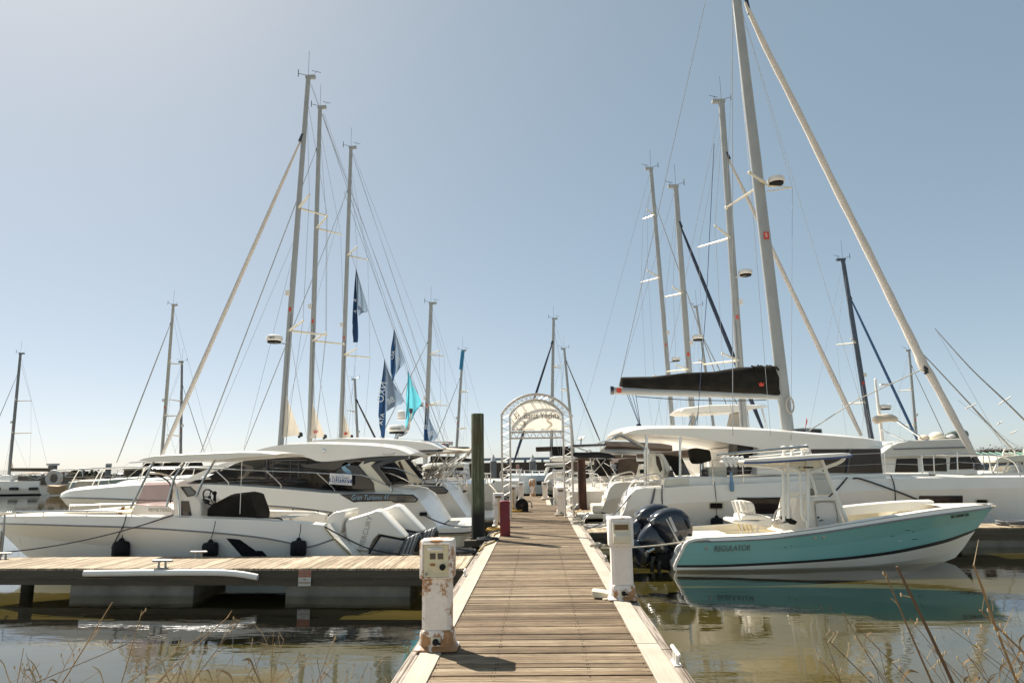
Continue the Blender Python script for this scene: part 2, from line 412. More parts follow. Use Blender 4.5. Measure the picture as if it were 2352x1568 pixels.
def water_fn(n, b):
    tc = N(n, 'ShaderNodeTexCoord'); mp = N(n, 'ShaderNodeMapping'); mp.inputs['Scale'].default_value = (.55, 1.5, 1); links(n, tc.outputs['Object'], mp.inputs[0])
    a = noise(n, mp.outputs[0], 1.7, 4, .5); a2 = noise(n, mp.outputs[0], .28, 2, .5)
    ad = N(n, 'ShaderNodeMath', operation='MULTIPLY_ADD'); links(n, a2, ad.inputs[0]); ad.inputs[1].default_value = 2.2; links(n, a, ad.inputs[2])
    a3 = noise(n, mp.outputs[0], 7.0, 3, .5); ad2 = N(n, 'ShaderNodeMath', operation='MULTIPLY_ADD'); links(n, a3, ad2.inputs[0]); ad2.inputs[1].default_value = .10; links(n, ad.outputs[0], ad2.inputs[2]); ad = ad2
    out = n.nodes['Material Output']; n.nodes.remove(b)
    gl = N(n, 'ShaderNodeBsdfGlossy'); gl.inputs['Roughness'].default_value = .015
    tr = N(n, 'ShaderNodeBsdfTransparent'); tr.inputs[0].default_value = (.93, .91, .82, 1)
    lw = N(n, 'ShaderNodeLayerWeight'); lw.inputs['Blend'].default_value = .5
    pw = N(n, 'ShaderNodeMath', operation='POWER'); links(n, lw.outputs['Facing'], pw.inputs[0]); pw.inputs[1].default_value = 3.7
    fr = N(n, 'ShaderNodeMath', operation='MULTIPLY_ADD'); links(n, pw.outputs[0], fr.inputs[0]); fr.inputs[1].default_value = .90; fr.inputs[2].default_value = .10
    bp = N(n, 'ShaderNodeBump'); bp.inputs['Strength'].default_value = .09; bp.inputs['Distance'].default_value = .05
    links(n, ad.outputs[0], bp.inputs['Height']); links(n, bp.outputs[0], gl.inputs['Normal']); links(n, bp.outputs[0], lw.inputs['Normal'])
    mx = N(n, 'ShaderNodeMixShader'); links(n, fr.outputs[0], mx.inputs[0]); links(n, tr.outputs[0], mx.inputs[1]); links(n, gl.outputs[0], mx.inputs[2]); links(n, mx.outputs[0], out.inputs[0])
def murk_fn(n, b):
    v = mapping(n, (.55, 1.2, 1)); k = ramp(n, noise(n, v, .3, 4), [(.36, (0, 0, 0)), (.64, (1, 1, 1))])
    links(n, mixc(n, k, (.100, .080, .024), (.045, .045, .015)), b.inputs['Base Color']); b.inputs['Roughness'].default_value = 1.0; b.inputs['Specular IOR Level'].default_value = 0
MURK = special('olive_water_murk', murk_fn)  # olive body tone of the water, carried by an added sheet below it
WATER = special('calm_olive_water', water_fn)
def reed_fn(n, b):
    at_ = N(n, 'ShaderNodeAttribute', attribute_name='tone')
    links(n, ramp(n, at_.outputs['Fac'], [(0, (.06, .036, .018)), (.5, (.20, .13, .06)), (1, (.40, .31, .19))]), b.inputs['Base Color']); b.inputs['Roughness'].default_value = .8
REED = special('dry_reed', reed_fn)
BOUNCE_BANK = pm('pale_bounce_tan', (.40, .33, .23), (.30, .25, .17), 3, .95, bump=.6, bscale=9)  # pale tan chosen to bounce warm light onto the near faces
# ================================================================ setting
m = MB(); m.add([(-3500, 0, 0), (3500, 0, 0), (3500, 4200, 0), (-3500, 4200, 0)], [(0, 1, 2, 3)])
struct(m.build('water', WATER, smooth=0))
m = MB(); m.add([(-3500, 0, -.62), (3500, 0, -.62), (3500, 4200, -.62), (-3500, 4200, -.62)], [(0, 1, 2, 3)])
struct(m.build('murk_sheet', MURK, smooth=0))                      # added sheet standing in for murky water; its depth sets where shadows show
m = MB()                                      # unseen bank by the camera, widened and coloured pale to bounce warm light
xs = np.linspace(-90, 90, 61); ys = np.r_[np.linspace(-90, -8, 12), np.linspace(-6, 5.0, 16)]
m.grid([[(x, y, .42 - .95 * max(0, (y - .5) / 4.5) ** 1.3 + .05 * math.sin(x * 1.7 + y)) for x in xs] for y in ys])
struct(m.build('bounce_bank', BOUNCE_BANK))
# ---------------------------------------------------------------- main dock
DZ = .5
m = MB()                                      # boards; near wide run and far narrower run
y = 3.0
while y < 29.4:
    pit = random.uniform(.112, .122); m.ct = min(1, max(0, random.gauss(.5, .24)))
    dz = random.uniform(-.006, .004)
    seam = any(abs(y + pit - s_) < pit for s_ in (7.24, 14.28, 21.4))
    m.bx(-.955 + random.uniform(-.004, .004), .945 + random.uniform(-.004, .004), y, y + pit - random.uniform(.004, .010), DZ - .035, DZ + dz)
    y += pit + (.012 if seam else 0)
dock = m.build('dock', DECK, bevel=.003); struct(dock)
m = MB(); y = 29.46
while y < 37.4:
    pit = .142; m.ct = min(1, max(0, random.gauss(.62, .2)))
    m.bx(-.80, .36, y, y + pit - .008, DZ - .035, DZ + random.uniform(-.003, .002)); y += pit
m.build('far_boards', DECK, dock)
m = MB()                                      # two lines of nail heads
yy_ = 3.06
while yy_ < 15:
    for xx_ in (-.93, -.42, -.40, .40, .42, .92):
        q_ = random.uniform(-.012, .012); m.plate([(xx_ + q_ +   .004 * math.cos(t), yy_ +   .004 * math.sin(t)) for t in (0, 1.26, 2.51, 3.77, 5.03)], DZ + .001, DZ + .0065)
    yy_ += .117
m.build('nail_heads', RUB, dock, smooth=0)
m = MB()
for a, b in ((3, 7.235), (7.25, 14.275), (14.29, 21.395), (21.41, 29.4)):
    for x0, x1 in ((-1.165, -.96), (.95, 1.155)):
        m.bx(x0, x1, a, b, DZ - .03, DZ + .012)
for a, b in ((29.46, 33.3), (33.31, 37.4)):
    m.bx(-.98, -.805, a, b, DZ - .03, DZ + .012); m.bx(.365, .56, a, b, DZ - .03, DZ + .012)
m.build('edge_board', STRIP, dock, bevel=.004)
m = MB()
for a, b in ((3, 7.1), (7.12, 14.28), (14.3, 21.4), (21.42, 29.4)):
    for x0, x1 in ((-1.275, -1.17), (1.16, 1.27)):
        m.bx(x0, x1, a, b, DZ - .24, DZ - .012)
m.build('side_timber', special('painted_timber', planks_shader((.30, .27, .23), (.40, .36, .32), (.50, .46, .41), (16, .7, 6))), dock, bevel=.006)
for a in np.arange(3.4, 37, 3.6):
    m = MB(); m.bx(*((-1.1, 1.1) if a < 28 else (-.9, .5)), a, a + 2.3, -.35, DZ - .26); m.build('float', CONC, dock)
m = MB()
m.bx(-1.14, 1.14, 3, 29.4, DZ - .255, DZ - .04); m.bx(-.95, .53, 29.46, 37.4, DZ - .255, DZ - .04)
m.build('frame_timber', TIMBD, dock)

# ---------------------------------------------------------------- finger piers
def pier(name, label, quad, z, floats, fascia_mat, pit=.14, along=True):
    """quad: near-left, near-right, far-right, far-left corners"""
    nl, nr, fr, fl = [Vector((*q, 0)) for q in quad]
    root = T(name, label, 'dock', (nr.x, nr.y, 0))
    m = MB(); L = (nr - nl).length; k = int(L / pit)
    for i in range(k):
        a, b = i / k, (i + 1) / k - .05 / k
        m.ct = min(1, max(0, random.gauss(.55, .25))); dz = random.uniform(-.003, .003)
        q = [nl.lerp(nr, a), nl.lerp(nr, b), fl.lerp(fr, b), fl.lerp(fr, a)]
        m.plate([(p.x, p.y) for p in q], z - .035 + dz, z + dz)
    m.build('deck_board', PIERW, root)
    ins = (fl - nl).normalized() * .03
    m = MB()
    for (za, zb, o1) in ((z - .175, z - .04, 0), (z - .30, z - .18, .03)):
        m.plate([(p.x, p.y) for p in (nl + ins.normalized() * (.01 + o1), nr + ins.normalized() * (.01 + o1), fr - ins, fl - ins)], za, zb)
    m.build('fascia', fascia_mat, root, bevel=.005)
    for a, b in floats:
        m = MB()
        q = [nl.lerp(nr, a), nl.lerp(nr, b), fl.lerp(fr, b), fl.lerp(fr, a)]
        i2 = (fl - nl).normalized() * .12
        m.plate([(p.x, p.y) for p in (q[0] + i2, q[1] + i2, q[2] - i2, q[3] - i2)], -.14, z - .305)
        m.build('float', CONC, root, bevel=.02)
    return root
pl = pier('finger_pier', 'bleached board finger pier with a PRIVATE DOCK notice, in front of the white open boat', [(-13.6, 13.1), (-1.29, 12.32), (-1.29, 13.98), (-13.6, 14.55)], DZ, [(.40, .595), (.735, .92)], TIMB)
pr = pier('finger_pier', 'grey finger pier between the teal boat and the white catamaran', [(1.29, 18.2), (19, 18.2), (19, 19.35), (1.29, 19.35)], DZ, [(.08, .2), (.34, .50), (.53, .72), (.76, .93)], TIMB)
p2_ = pier('finger_pier', 'low finger pier in the shade behind the green pile', [(-9, 22.9), (-1.29, 22.7), (-1.29, 23.3), (-9, 23.5)], DZ - .06, [(.4, .6), (.75, .95)], TIMB)
p3_ = pier('finger_pier', 'short finger pier beyond the arch on the right, in front of the rusty pile', [(1.29, 26.5), (7, 26.5), (7, 27.1), (1.29, 27.1)], DZ - .06, [(.3, .7)], TIMB)

def wpx(pts, Y): return [P(a, b, Y) for a, b in pts]
# vinyl bumper, bent, along the near edge of the left pier
def on_pier(x):   # front face depth of left pier at photo x
    for _ in range(6):
        Y = 12.4
        X = P(x, 1310, Y).x; Y = 12.32 + (-1.29 - X) * .0634; X = P(x, 1310, Y).x; Y = 12.32 + (-1.29 - X) * .0634
    return Y
bp = []
for x, y_ in ((193, 1316), (280, 1315), (380, 1314), (470, 1314), (520, 1315), (560, 1319), (592, 1325)):
    bp.append(P(x, y_, on_pier(x) - .05))
m = MB(); m.tube(cat(bp, 4), .055, 12, sq=.8); tag(m.build('dock_bumper', PLAST, loc=bp[0]), 'white vinyl dock bumper, bent at its end, on the left pier edge', 'bumper')
# PRIVATE DOCK notice
Ys = on_pier(700) - .012; a, b = P(686, 1307, Ys), P(713.5, 1345, Ys)
root = T('private_dock_sign', 'small orange and white PRIVATE DOCK notice hung on the pier fascia', 'sign', (a.x, Ys, b.z))
m = MB(); m.bx(a.x, b.x, Ys, Ys + .008, b.z, a.z); m.build('sign_plate', pm('faded_sign_white', (.50, .48, .43), (.42, .41, .37), 6, .6), root)
hz = a.z - (a.z - b.z) * .47
m = MB(); m.bx(a.x + .004, b.x - .004, Ys - .003, Ys - .0005, hz, a.z - .004); m.build('orange_panel', pm('faded_sign_orange', (.36, .13, .07), (.30, .11, .06), 6, .6), root)
cx = (a.x + b.x) / 2; hh = a.z - b.z
for i, (s_, fz, mt) in enumerate((('PRIVATE', .13, 0), ('DOCK', .32, 0), ('NO', .62, 1), ('TRESPASSING', .80, 1))):
    text(s_, .052 if i < 2 else .034, root, pm('sign_letter_pale', (.5, .33, .26), None, 4, .7) if mt == 0 else pm('sign_letter_orange', (.36, .2, .14), None, 4, .7), (cx, Ys - .006, a.z - hh * fz), (1, 0, 0), (0, 0, 1))

# ---------------------------------------------------------------- cleats (horn shaped)
def cleat(loc, label, along, s=1.0, mt=None):
    root = T('dock_cleat', label, 'cleat', loc, 'metal cleats on the docks')
    ax = Vector((1, 0, 0)) if along == 'x' else Vector((0, 1, 0)); z = Vector((0, 0, 1)); c = Vector(loc)
    m = MB()
    q = ax * .085 * s; p_ = Vector((ax.y, ax.x, 0)) * .03 * s
    m.plate([((c + q + p_).x, (c + q + p_).y), ((c - q + p_).x, (c - q + p_).y), ((c - q - p_).x, (c - q - p_).y), ((c + q - p_).x, (c + q - p_).y)], c.z, c.z + .012 * s)
    for g in (-1, 1): m.tube([c + ax * .05 * s * g + z * .01, c + ax * .045 * s * g + z * .09 * s], [.018 * s, .014 * s], 8)
    m.build('cleat_base', mt or GALV, root)
    m = MB(); m.tube(cat([c - ax * .15 * s + z * .10 * s, c - ax * .07 * s + z * .098 * s, c + ax * .07 * s + z * .098 * s, c + ax * .15 * s + z * .10 * s], 4), [.008 * s] + [.016 * s] * 11 + [.008 * s], 8); m.build('cleat_horn', mt or GALV, root)
    return root
def gz(x, y, z=DZ): return G(x, y, z)
cleat((1.215, 6.62, DZ - .012), 'white painted cleat on the right dock edge nearest the camera', 'y', 1.15, PLAST)
cleat((-1.22, 11.6, DZ - .012), 'pale cleat on the left dock edge just past the near pedestal', 'y', .9, PLAST)
cleat((1.22, 13.1, DZ - .012), 'grey cleat on the right dock edge just past the second pedestal', 'y', .9)
c_ = gz(372, 1304); cleat((c_.x, c_.y, DZ), 'rusty cleat on the near edge of the left finger pier above the bumper', 'x', 1.3)
c_ = gz(456, 1281); cleat((c_.x, c_.y, DZ), 'galvanised cleat on the far edge of the left finger pier beside the white boat', 'x', 1.2)
c_ = gz(6, 1284); cleat((c_.x, c_.y, DZ), 'dark cleat at the outer end of the left finger pier with bow lines', 'x', 1.2)

# ---------------------------------------------------------------- piles
m = MB(); g0 = P(1097.5, 1238, 16.9)
m.lathe([(.155, -1.5), (.160, 1.0), (.156, 2.5), (.158, 3.48), (.150, 3.5), (.0, 3.5)], (g0.x, 17.0, 0), 28)
tag(m.build('mooring_pile', PILE, loc=(g0.x, 17.0, 0)), 'tall mossy green round timber pile left of the white arch', 'pile')
root = T('pile_guide', 'grey timber collar bolted round the foot of the green pile', 'pile guide', (g0.x, 17, .3))
m = MB(); gx = g0.x
m.bx(gx - .30, gx + .26, 16.60, 16.78, .36, .50); m.build('collar_beam', TIMB, root, bevel=.01)
m = MB(); m.bx(gx - .30, -1.28, 17.22, 17.36, .36, .50); m.build('collar_beam', TIMB, root, bevel=.01)
m = MB(); m.bx(gx - .31, gx - .19, 16.785, 17.215, .34, .48); m.build('collar_side', TIMBD, root, bevel=.01)
m = MB(); m.bx(gx + .19, gx + .29, 16.785, 17.215, .34, .48); m.build('collar_side', TIMBD, root, bevel=.01)
m = MB(); m.lathe([(.11, -1), (.11, .45), (0, .45)], (P(7, 1330, 12.75).x, 13.4, 0), 16); tag(m.build('mooring_pile', TIMBD, loc=(P(7, 1330, 12.75).x, 13.4, 0)), 'dark wet pile under the outer end of the left finger pier', 'pile')
a = P(1336, 1190, 27.6); m = MB(); tp = P(1334, 1055, 27.6)
m.lathe([(.165, -1.2), (.165, 1.2), (.155, tp.z), (.0, tp.z)], (tp.x + .02, 27.6, 0), 20)
tag(m.build('mooring_pile', RUST, loc=(tp.x, 27.6, 0)), 'rust brown steel pile just right of the white arch', 'pile')
for i, (px, pt, pb, Y, lab) in enumerate(((1133, 1043, 1080, 55, 'grey pile with white cone cap above the brown wall, beside the green pile'), (1223, 1043, 1080, 55, 'grey pile with white cone cap above the brown wall, seen through the arch'), (122, 1064, 1098, 72, 'flat topped pile behind the far left sailing yacht'), (250, 1064, 1105, 72, 'thin dark pile on the far left in front of the low shore'))):
    t_ = P(px, pt, Y); r_ = .26 if i < 2 else .42 if i == 2 else .28
    root = T('mooring_pile', lab, 'pile', (t_.x, Y, 0))
    m = MB(); m.lathe([(r_, -1), (r_, t_.z - (.55 if i < 2 else .2))], (t_.x, Y, 0), 14); m.build('shaft', pm('grey_pile', (.16, .165, .17), (.11, .11, .115), 1, .8), root)
    m = MB(); m.lathe([(r_ * 1.02, t_.z - .55), (.02, t_.z), (0, t_.z)] if i < 2 else [(r_ * (1.45 if i == 2 else 1.05), t_.z - .2), (r_ * (1.45 if i == 2 else 1.05), t_.z), (0, t_.z)], (t_.x, Y, 0), 14); m.build('cap', pm('pile_cap', (.45, .45, .44), (.36, .36, .36), 2, .6), root)

# ---------------------------------------------------------------- power pedestals
def pedestal(loc, label, kind, s=1.0, mt=None, mbase=None, wd=1.0):
    X, Y, Z = loc
    root = T('power_pedestal', label, 'power pedestal', loc, 'power pedestals along the dock')
    mt = mt or PAINT
    def V(x, y, z): return (X + x * s * wd, Y + y * s, Z + z * s)
    def B(m, x0, x1, y0, y1, z0, z1): a, b = V(x0, y0, z0), V(x1, y1, z1); m.bx(a[0], b[0], a[1], b[1], a[2], b[2])
    m = MB()
    def ring(hx, hy, z, c=.035, oy=0): return [V(x, y + oy, z) for x, y in ((-hx + c, -hy), (hx - c, -hy), (hx, -hy + c), (hx, hy - c), (hx - c, hy), (-hx + c, hy), (-hx, hy - c), (-hx, -hy + c))]
    m.rings([ring(.150, .130, .215), ring(.150, .130, .76)]); m.build('body', mt, root, bevel=.004 * s)
    m = MB(); m.rings([ring(.215, .190, 0), ring(.213, .188, .02), ring(.178, .155, .055), ring(.172, .150, .10), ring(.168, .146, .19), ring(.155, .135, .214)]); bs = m.build('base', mbase or mt, root, bevel=.004 * s)
    m = MB(); m.rings([ring(.158, .138, .761), ring(.176, .155, .775), ring(.176, .155, 1.165), ring(.165, .145, 1.19), ring(.12, .11, 1.198)]); hd = m.build('head', mt, root, bevel=.005 * s)
    m = MB(); B(m, -.118, .118, -.136, -.1305, .26, .71)
    for x in (-.098, .098):
        for z in (.285, .485, .69): m.lathe([(.009 * s, -.006 * s), (.007 * s, -.009 * s), (0, -.009 * s)], V(x, -.136 + .004, z), 8, 'y')
    m.build('service_panel', mt, root, bevel=.003 * s)
    m = MB(); B(m, -.05, .05, -.158, -.147, .055, .15); m.build('water_plate', BEIGE, bs)
    m = MB(); m.lathe([(.034 * s, 0), (.034 * s, -.03 * s), (.022 * s, -.045 * s), (0, -.045 * s)], V(0, -.158, .10), 14, 'y'); m.tube([V(.01, -.19, .10), V(.055, -.20, .085)], .013 * s, 8); m.build('water_valve', RUB, bs)
    if kind == 'panel':
        m = MB(); B(m, -.128, .128, -.160, -.1555, .79, 1.14); m.build('meter_panel', pm('meter_panel_cream', (.66, .60, .42), (.60, .54, .37), 5, .4), hd, bevel=.003)
        m = MB()   # rim round the panel
        for q in ((-.146, -.132, .775, 1.158), (.132, .146, .775, 1.158)): B(m, q[0], q[1], -.172, -.1556, q[2], q[3])
        for q in ((.772, .786), (1.144, 1.158)): B(m, -.1315, .1315, -.172, -.1556, q[0], q[1])
        m.build('panel_rim', mt, hd, bevel=.004)
        m = MB()
        for x in (-.062, .018): B(m, x, x + .058, -.166, -.1605, .985, 1.05)
        m.build('meter_window', BLACK, hd, bevel=.003)
        m = MB(); B(m, -.09, .075, -.175, -.1605, 1.075, 1.115); m.build('lamp_holder', PLAST, hd, bevel=.003)
        m = MB(); m.tube([V(-.045, -.182, 1.088), V(.065, -.182, 1.088)], .007 * s, 8); m.tube([V(-.045, -.182, 1.104), V(.065, -.182, 1.104)], .007 * s, 8); m.build('lamp_tube', pm('lamp_glass', (.75, .75, .7), None, 3, .15), hd)
        m = MB(); m.lathe([(.033 * s, 0), (.031 * s, -.006 * s), (0, -.006 * s)], (0, 0, 0), 18, 'y'); c0 = Vector(V(-.035, -.1605, .925)); m.v = [(c0.x + v[0], c0.y + v[1], c0.z + v[2] * .5) for v in m.v]; m.build('oval_emblem', pm('worn_brass', (.32, .16, .04), (.2, .1, .03), 30, .5, .4), hd)
        m = MB(); m.lathe([(.034 * s, 0), (.034 * s, -.03 * s), (.027 * s, -.036 * s), (.027 * s, -.06 * s), (0, -.06 * s)], V(.07, -.1605, .90), 18, 'y'); m.build('socket', RUB, hd)
        m = MB(); m.lathe([(.016 * s, 0), (.016 * s, -.012 * s), (0, -.012 * s)], V(-.098, -.1605, .825), 12, 'y'); m.build('lock', GREY, hd)
        m = MB(); m.add([V(-.085, -.1625, .895), V(-.06, -.1625, .895), V(-.02, -.1625, .835), V(.10, -.1625, .835), V(.10, -.1625, .805), V(-.09, -.1625, .805)], [(0, 1, 2, 3, 4, 5)]); m.build('socket_recess', pm('recess_cream', (.58, .54, .38), None, 3, .5), hd)
        for x in (-.115, .115):
            for z in (.80, 1.13): pass
    elif kind == 'flap':
        m = MB(); prof = [(-.156, 1.135), (-.185, 1.125), (-.192, .985), (-.235, .93), (-.235, .83), (-.156, .815)]
        m.v = []; n_ = len(prof)
        vs = [V(-.125, y_, z_) for y_, z_ in prof] + [V(.125, y_, z_) for y_, z_ in prof]
        m.add(vs, [list(range(n_)), list(range(2 * n_ - 1, n_ - 1, -1))] + [(i, n_ + i, n_ + (i + 1) % n_, (i + 1) % n_) for i in range(n_)])
        fl = m.build('socket_cover', BEIGE if mt is PAINT else mt, hd, bevel=.012 * s)
        m = MB(); B(m, -.098, .098, -.1935, -.1885, 1.015, 1.095); m.build('meter_window', BROWN, hd, bevel=.002 * s)
    return root
pedestal((-1.02, 7.12, DZ + .012), 'nearest power pedestal, white with rust patches, cream meter panel and black socket', 'panel', .87, PAINTR, PAINTB, 1.1)
pedestal((1.09, 9.5, DZ + .012), 'white power pedestal with sloped cream cover and brown window on the right dock edge', 'flap', .875, PAINT, PAINTR, 1.06)
pa = pedestal((-1.14, 20.2, DZ + .012), 'white power pedestal standing directly behind the red post', 'flap', .77, PAINTC, None, 1.15)
for (x, y_, sc, lab) in ((1178, 1173, 1.0, 'white power pedestal beside the black hose reel'), (1197, 1148, .90, 'white power pedestal left of the dock past the arch, with yellow hose'), (1252, 1147, .90, 'white power pedestal at the dock end beside the inflatable dinghy'), (1289, 1183, 1.0, 'white power pedestal just behind the right arch leg')):
    p_ = gz(x, y_); dup(pa, (p_.x, p_.y, DZ + .012), lab, 0, sc)
p_ = gz(1223.5, 1139)    # wrapped weathered post at the dock end
root = T('weathered_post', 'weathered short post wrapped in stained white cloth at the far end of the dock', 'post', (p_.x, p_.y, DZ))
m = MB(); m.rings([[(p_.x + rx * math.cos(t) * (1 + .12 * math.sin(3 * t + i)), p_.y + rx * math.sin(t), DZ + z) for t in np.linspace(0, 2 * math.pi, 11)[:-1]] for i, (rx, z) in enumerate(((.16, 0), (.15, .1), (.13, .2), (.12, .5), (.17, .56), (.18, .8), (.15, .88), (.1, .9)))]); m.build('post', PAINTB, root)
# broken cover lying by the second pedestal
c0 = gz(1381, 1372)
root = T('broken_cover', 'broken cream pedestal cover lying on the boards beside the second pedestal', 'debris', (c0.x, c0.y, DZ))
m = MB(); X, Y = c0.x, c0.y
m.rings([[(X + x, Y + y_, DZ + z) for x, y_, z in r_] for r_ in ([(-.12, -.06, .012), (-.13, -.05, .10), (-.1, .1, .11), (-.08, .12, .012)], [(.0, -.10, .012), (-.0, -.09, .085), (.02, .10, .10), (.03, .12, .012)], [(.14, -.08, .012), (.15, -.06, .05), (.17, .05, .07), (.17, .1, .012)])]); m.build('shell', BEIGE, root, bevel=.01)
m = MB(); m.plate([(X + .02, Y - .2), (X + .13, Y - .17), (X + .10, Y - .12), (X + .0, Y - .15)], DZ + .006, DZ + .02); m.build('chip', BEIGE, root)
# red post
p_ = gz(1160, 1231); root = None
m = MB(); h_ = P(1160, 1150, p_.y).z
m.rings([[(p_.x + x * k, p_.y + .11 + y_ * k, z) for x, y_ in ((-.095, -.11), (.095, -.11), (.125, -.08), (.125, .08), (.095, .11), (-.095, .11), (-.125, .08), (-.125, -.08))] for k, z in ((1, DZ), (1, h_ - .02), (.9, h_))])
tag(m.build('red_post', REDP, loc=(p_.x, p_.y + .11, DZ), bevel=.006), 'square dark red post on the left dock edge in front of a white pedestal', 'post')
# hose reel case
p_ = gz(1199, 1175); root = T('hose_reel', 'round black hose reel lying on the dock inside the left arch leg', 'hose reel', (p_.x, p_.y, DZ))
m = MB(); R0 = .235; c0 = Vector((p_.x, p_.y, DZ + R0))
m.lathe([(R0, 0), (R0 * 1.02, .03), (R0, .07), (R0, .26), (R0 * .95, .30), (0, .30)], (c0.x, c0.y, c0.z), 26, 'y'); m.bx(c0.x + .02, c0.x + .235, c0.y + .02, c0.y + .28, DZ, DZ + .2); m.build('case', RUB, root, bevel=.01)
m = MB()
for k in range(10):
    a = 2 * math.pi * k / 10; m.tube([c0 + Vector((.05 * math.cos(a), -.012, .05 * math.sin(a))), c0 + Vector((.2 * math.cos(a), -.012, .2 * math.sin(a)))], .009, 6)
m.lathe([(.05, -.02), (.05, .0), (0, -.03)], tuple(c0), 14, 'y'); m.build('spokes', BLACK, root)
m = MB(); m.curve([c0 + Vector((.22, .1, .12)), c0 + Vector((.30, .05, .13)), c0 + Vector((.36, .03, .05)), c0 + Vector((.37, .03, -.03))], .018, 8); m.ball(c0 + Vector((.365, .03, -.06)), .035); m.build('handle', BLACK, root)

# ---------------------------------------------------------------- truss arch
YA = 22.9
def arch():
    xl, xr = P(1152, 1000, YA).x, P(1313, 1000, YA).x
    xil, xir = P(1170, 1000, YA).x, P(1293, 1000, YA).x
    root = T('truss_arch', 'white aluminium truss arch with half round banner spanning the dock', 'arch', ((xl + xr) / 2, YA, DZ))
    zs = P(1232, 950, YA).z; zt = P(1232, 904, YA).z; zi = P(1232, 917.5, YA).z
    cx = (xl + xr) / 2; dep = .34
    def arc(hw, zb, ztop, n=13):
        # chamfer-started half ellipse like the photo: straight haunch then round
        H = ztop - zb; xa, za_ = .90 * hw, zb + .26 * H; h = ztop - za_; rad = (xa * xa + h * h) / (2 * h); th = math.asin(min(1, xa / rad))
        out = [(cx - hw, zb)] + [(cx + rad * math.sin(-th + 2 * th * i / n), ztop - rad + rad * math.cos(-th + 2 * th * i / n)) for i in range(n + 1)] + [(cx + hw, zb)]
        return out
    ow, iw = (xr - xl) / 2, (xir - xil) / 2
    oa, ia = arc(ow, zs, zt), arc(iw, zs - .05, zi)
    rt = .026
    for sgn, nm in ((-1, 'l'), (1, 'r')):
        m = MB(); xo, xi = cx + sgn * ow, cx + sgn * iw
        for yy in (YA, YA + dep):
            m.tube([(xo, yy, DZ), (xo, yy, zs)], rt, 8); m.tube([(xi, yy, DZ), (xi, yy, zs - .05)], rt, 8)
        n = 24
        for k in range(n):
            z0, z1 = DZ + (zs - DZ) * k / n, DZ + (zs - DZ) * (k + 1) / n
            a, b = (xo, xi) if k % 2 else (xi, xo)
            for yy in (YA, YA + dep): m.tube([(a, yy, z0), (b, yy, z1)], .006, 5)
            ya, yb = (YA, YA + dep) if k % 2 else (YA + dep, YA)
            for xx in (xo, xi): m.tube([(xx, ya, z0), (xx, yb, z1)], .006, 5)
        m.bx(min(xo, xi) - .04, max(xo, xi) + .04, YA - .04, YA + dep + .04, DZ + .012, DZ + .03)
        m.build('arch_leg', TRUSS, root)
    m = MB()
    for yy in (YA, YA + dep):
        m.tube([(x, yy, z) for x, z in oa], rt, 8); m.tube([(x, yy, z) for x, z in ia], rt, 8)
        for k in range(len(oa) - 1):
            m.tube([(oa[k][0], yy, oa[k][1]), (ia[k + 1][0], yy, ia[k + 1][1])], .006, 5); m.tube([(ia[k][0], yy, ia[k][1]), (oa[k + 1][0], yy, oa[k + 1][1])], .006, 5)
    for k in range(0, len(oa), 2):
        m.tube([(oa[k][0], YA, oa[k][1]), (oa[k][0], YA + dep, oa[k][1])], .012, 5); m.tube([(ia[k][0], YA, ia[k][1]), (ia[k][0], YA + dep, ia[k][1])], .012, 5)
    m.build('arch_top', TRUSS, root)
    za, zb = P(1232, 991, YA).z, P(1232, 1005, YA).z
    m = MB()
    for yy in (YA, YA + dep):
        for z in (za, zb): m.tube([(cx - iw, yy, z), (cx + iw, yy, z)], .022, 8)
        for k in range(16):
            x0, x1 = cx - iw + 2 * iw * k / 16, cx - iw + 2 * iw * (k + 1) / 16
            m.tube([(x0, yy, za if k % 2 else zb), (x1, yy, zb if k % 2 else za)], .009, 5)
    m.build('cross_truss', TRUSS, root)
    # banner
    zbase = za + .04; br = iw - .06
    pts = [(cx + (x - cx) * .93, z - .05) for x, z in ia if z - .05 > zbase]
    poly = [(cx - br, zbase)] + [(x, max(z, zbase)) for x, z in pts] + [(cx + br, zbase)]
    m = MB(); m.slab(poly, YA + .02, YA + .026); bn = m.build('banner', SIGNC, root)
    d = P(1232, 955, YA).z
    text('St. Barts Yachts', .29, bn, PRINTD, (cx + .02, YA + .012, d), (1, 0, 0), (0, 0, 1), sx=.82)
    zl = P(1232, 978, YA).z; zg = P(1232, 986.5, YA).z
    text('LAGOON', .10, bn, PRINTM, (cx - .42, YA + .012, zg), (1, 0, 0), (0, 0, 1), sx=1.6)
    text('BENETEAU', .10, bn, PRINTM, (cx + .42, YA + .012, zg), (1, 0, 0), (0, 0, 1), sx=1.1)
    logo_s(bn, PRINTM, (cx + .44, YA + .014, zl + .10), .30)
    m = MB(); c0 = Vector((cx - .42, YA + .012, zl + .06)); m.add([c0 + Vector((.10 * math.sin(t) * .8, 0, .12 * math.cos(t))) for t in np.linspace(0, math.pi, 12)] , [list(range(12))]); m.build('round_emblem', PRINTM, bn)
    m = MB(); m.grid([[(cx - .75 + 1.4 * t, YA + .012, d + .27 + .16 * math.sin(math.pi * t) + w_ * (.02 + .10 * t)) for t in np.linspace(0, 1, 14)] for w_ in (0, 1)]); m.build('wave_emblem', sheer('teal_mesh_print', (.40, .48, .48), .35, .8, 'glass', (.78, .84, .84)), bn)
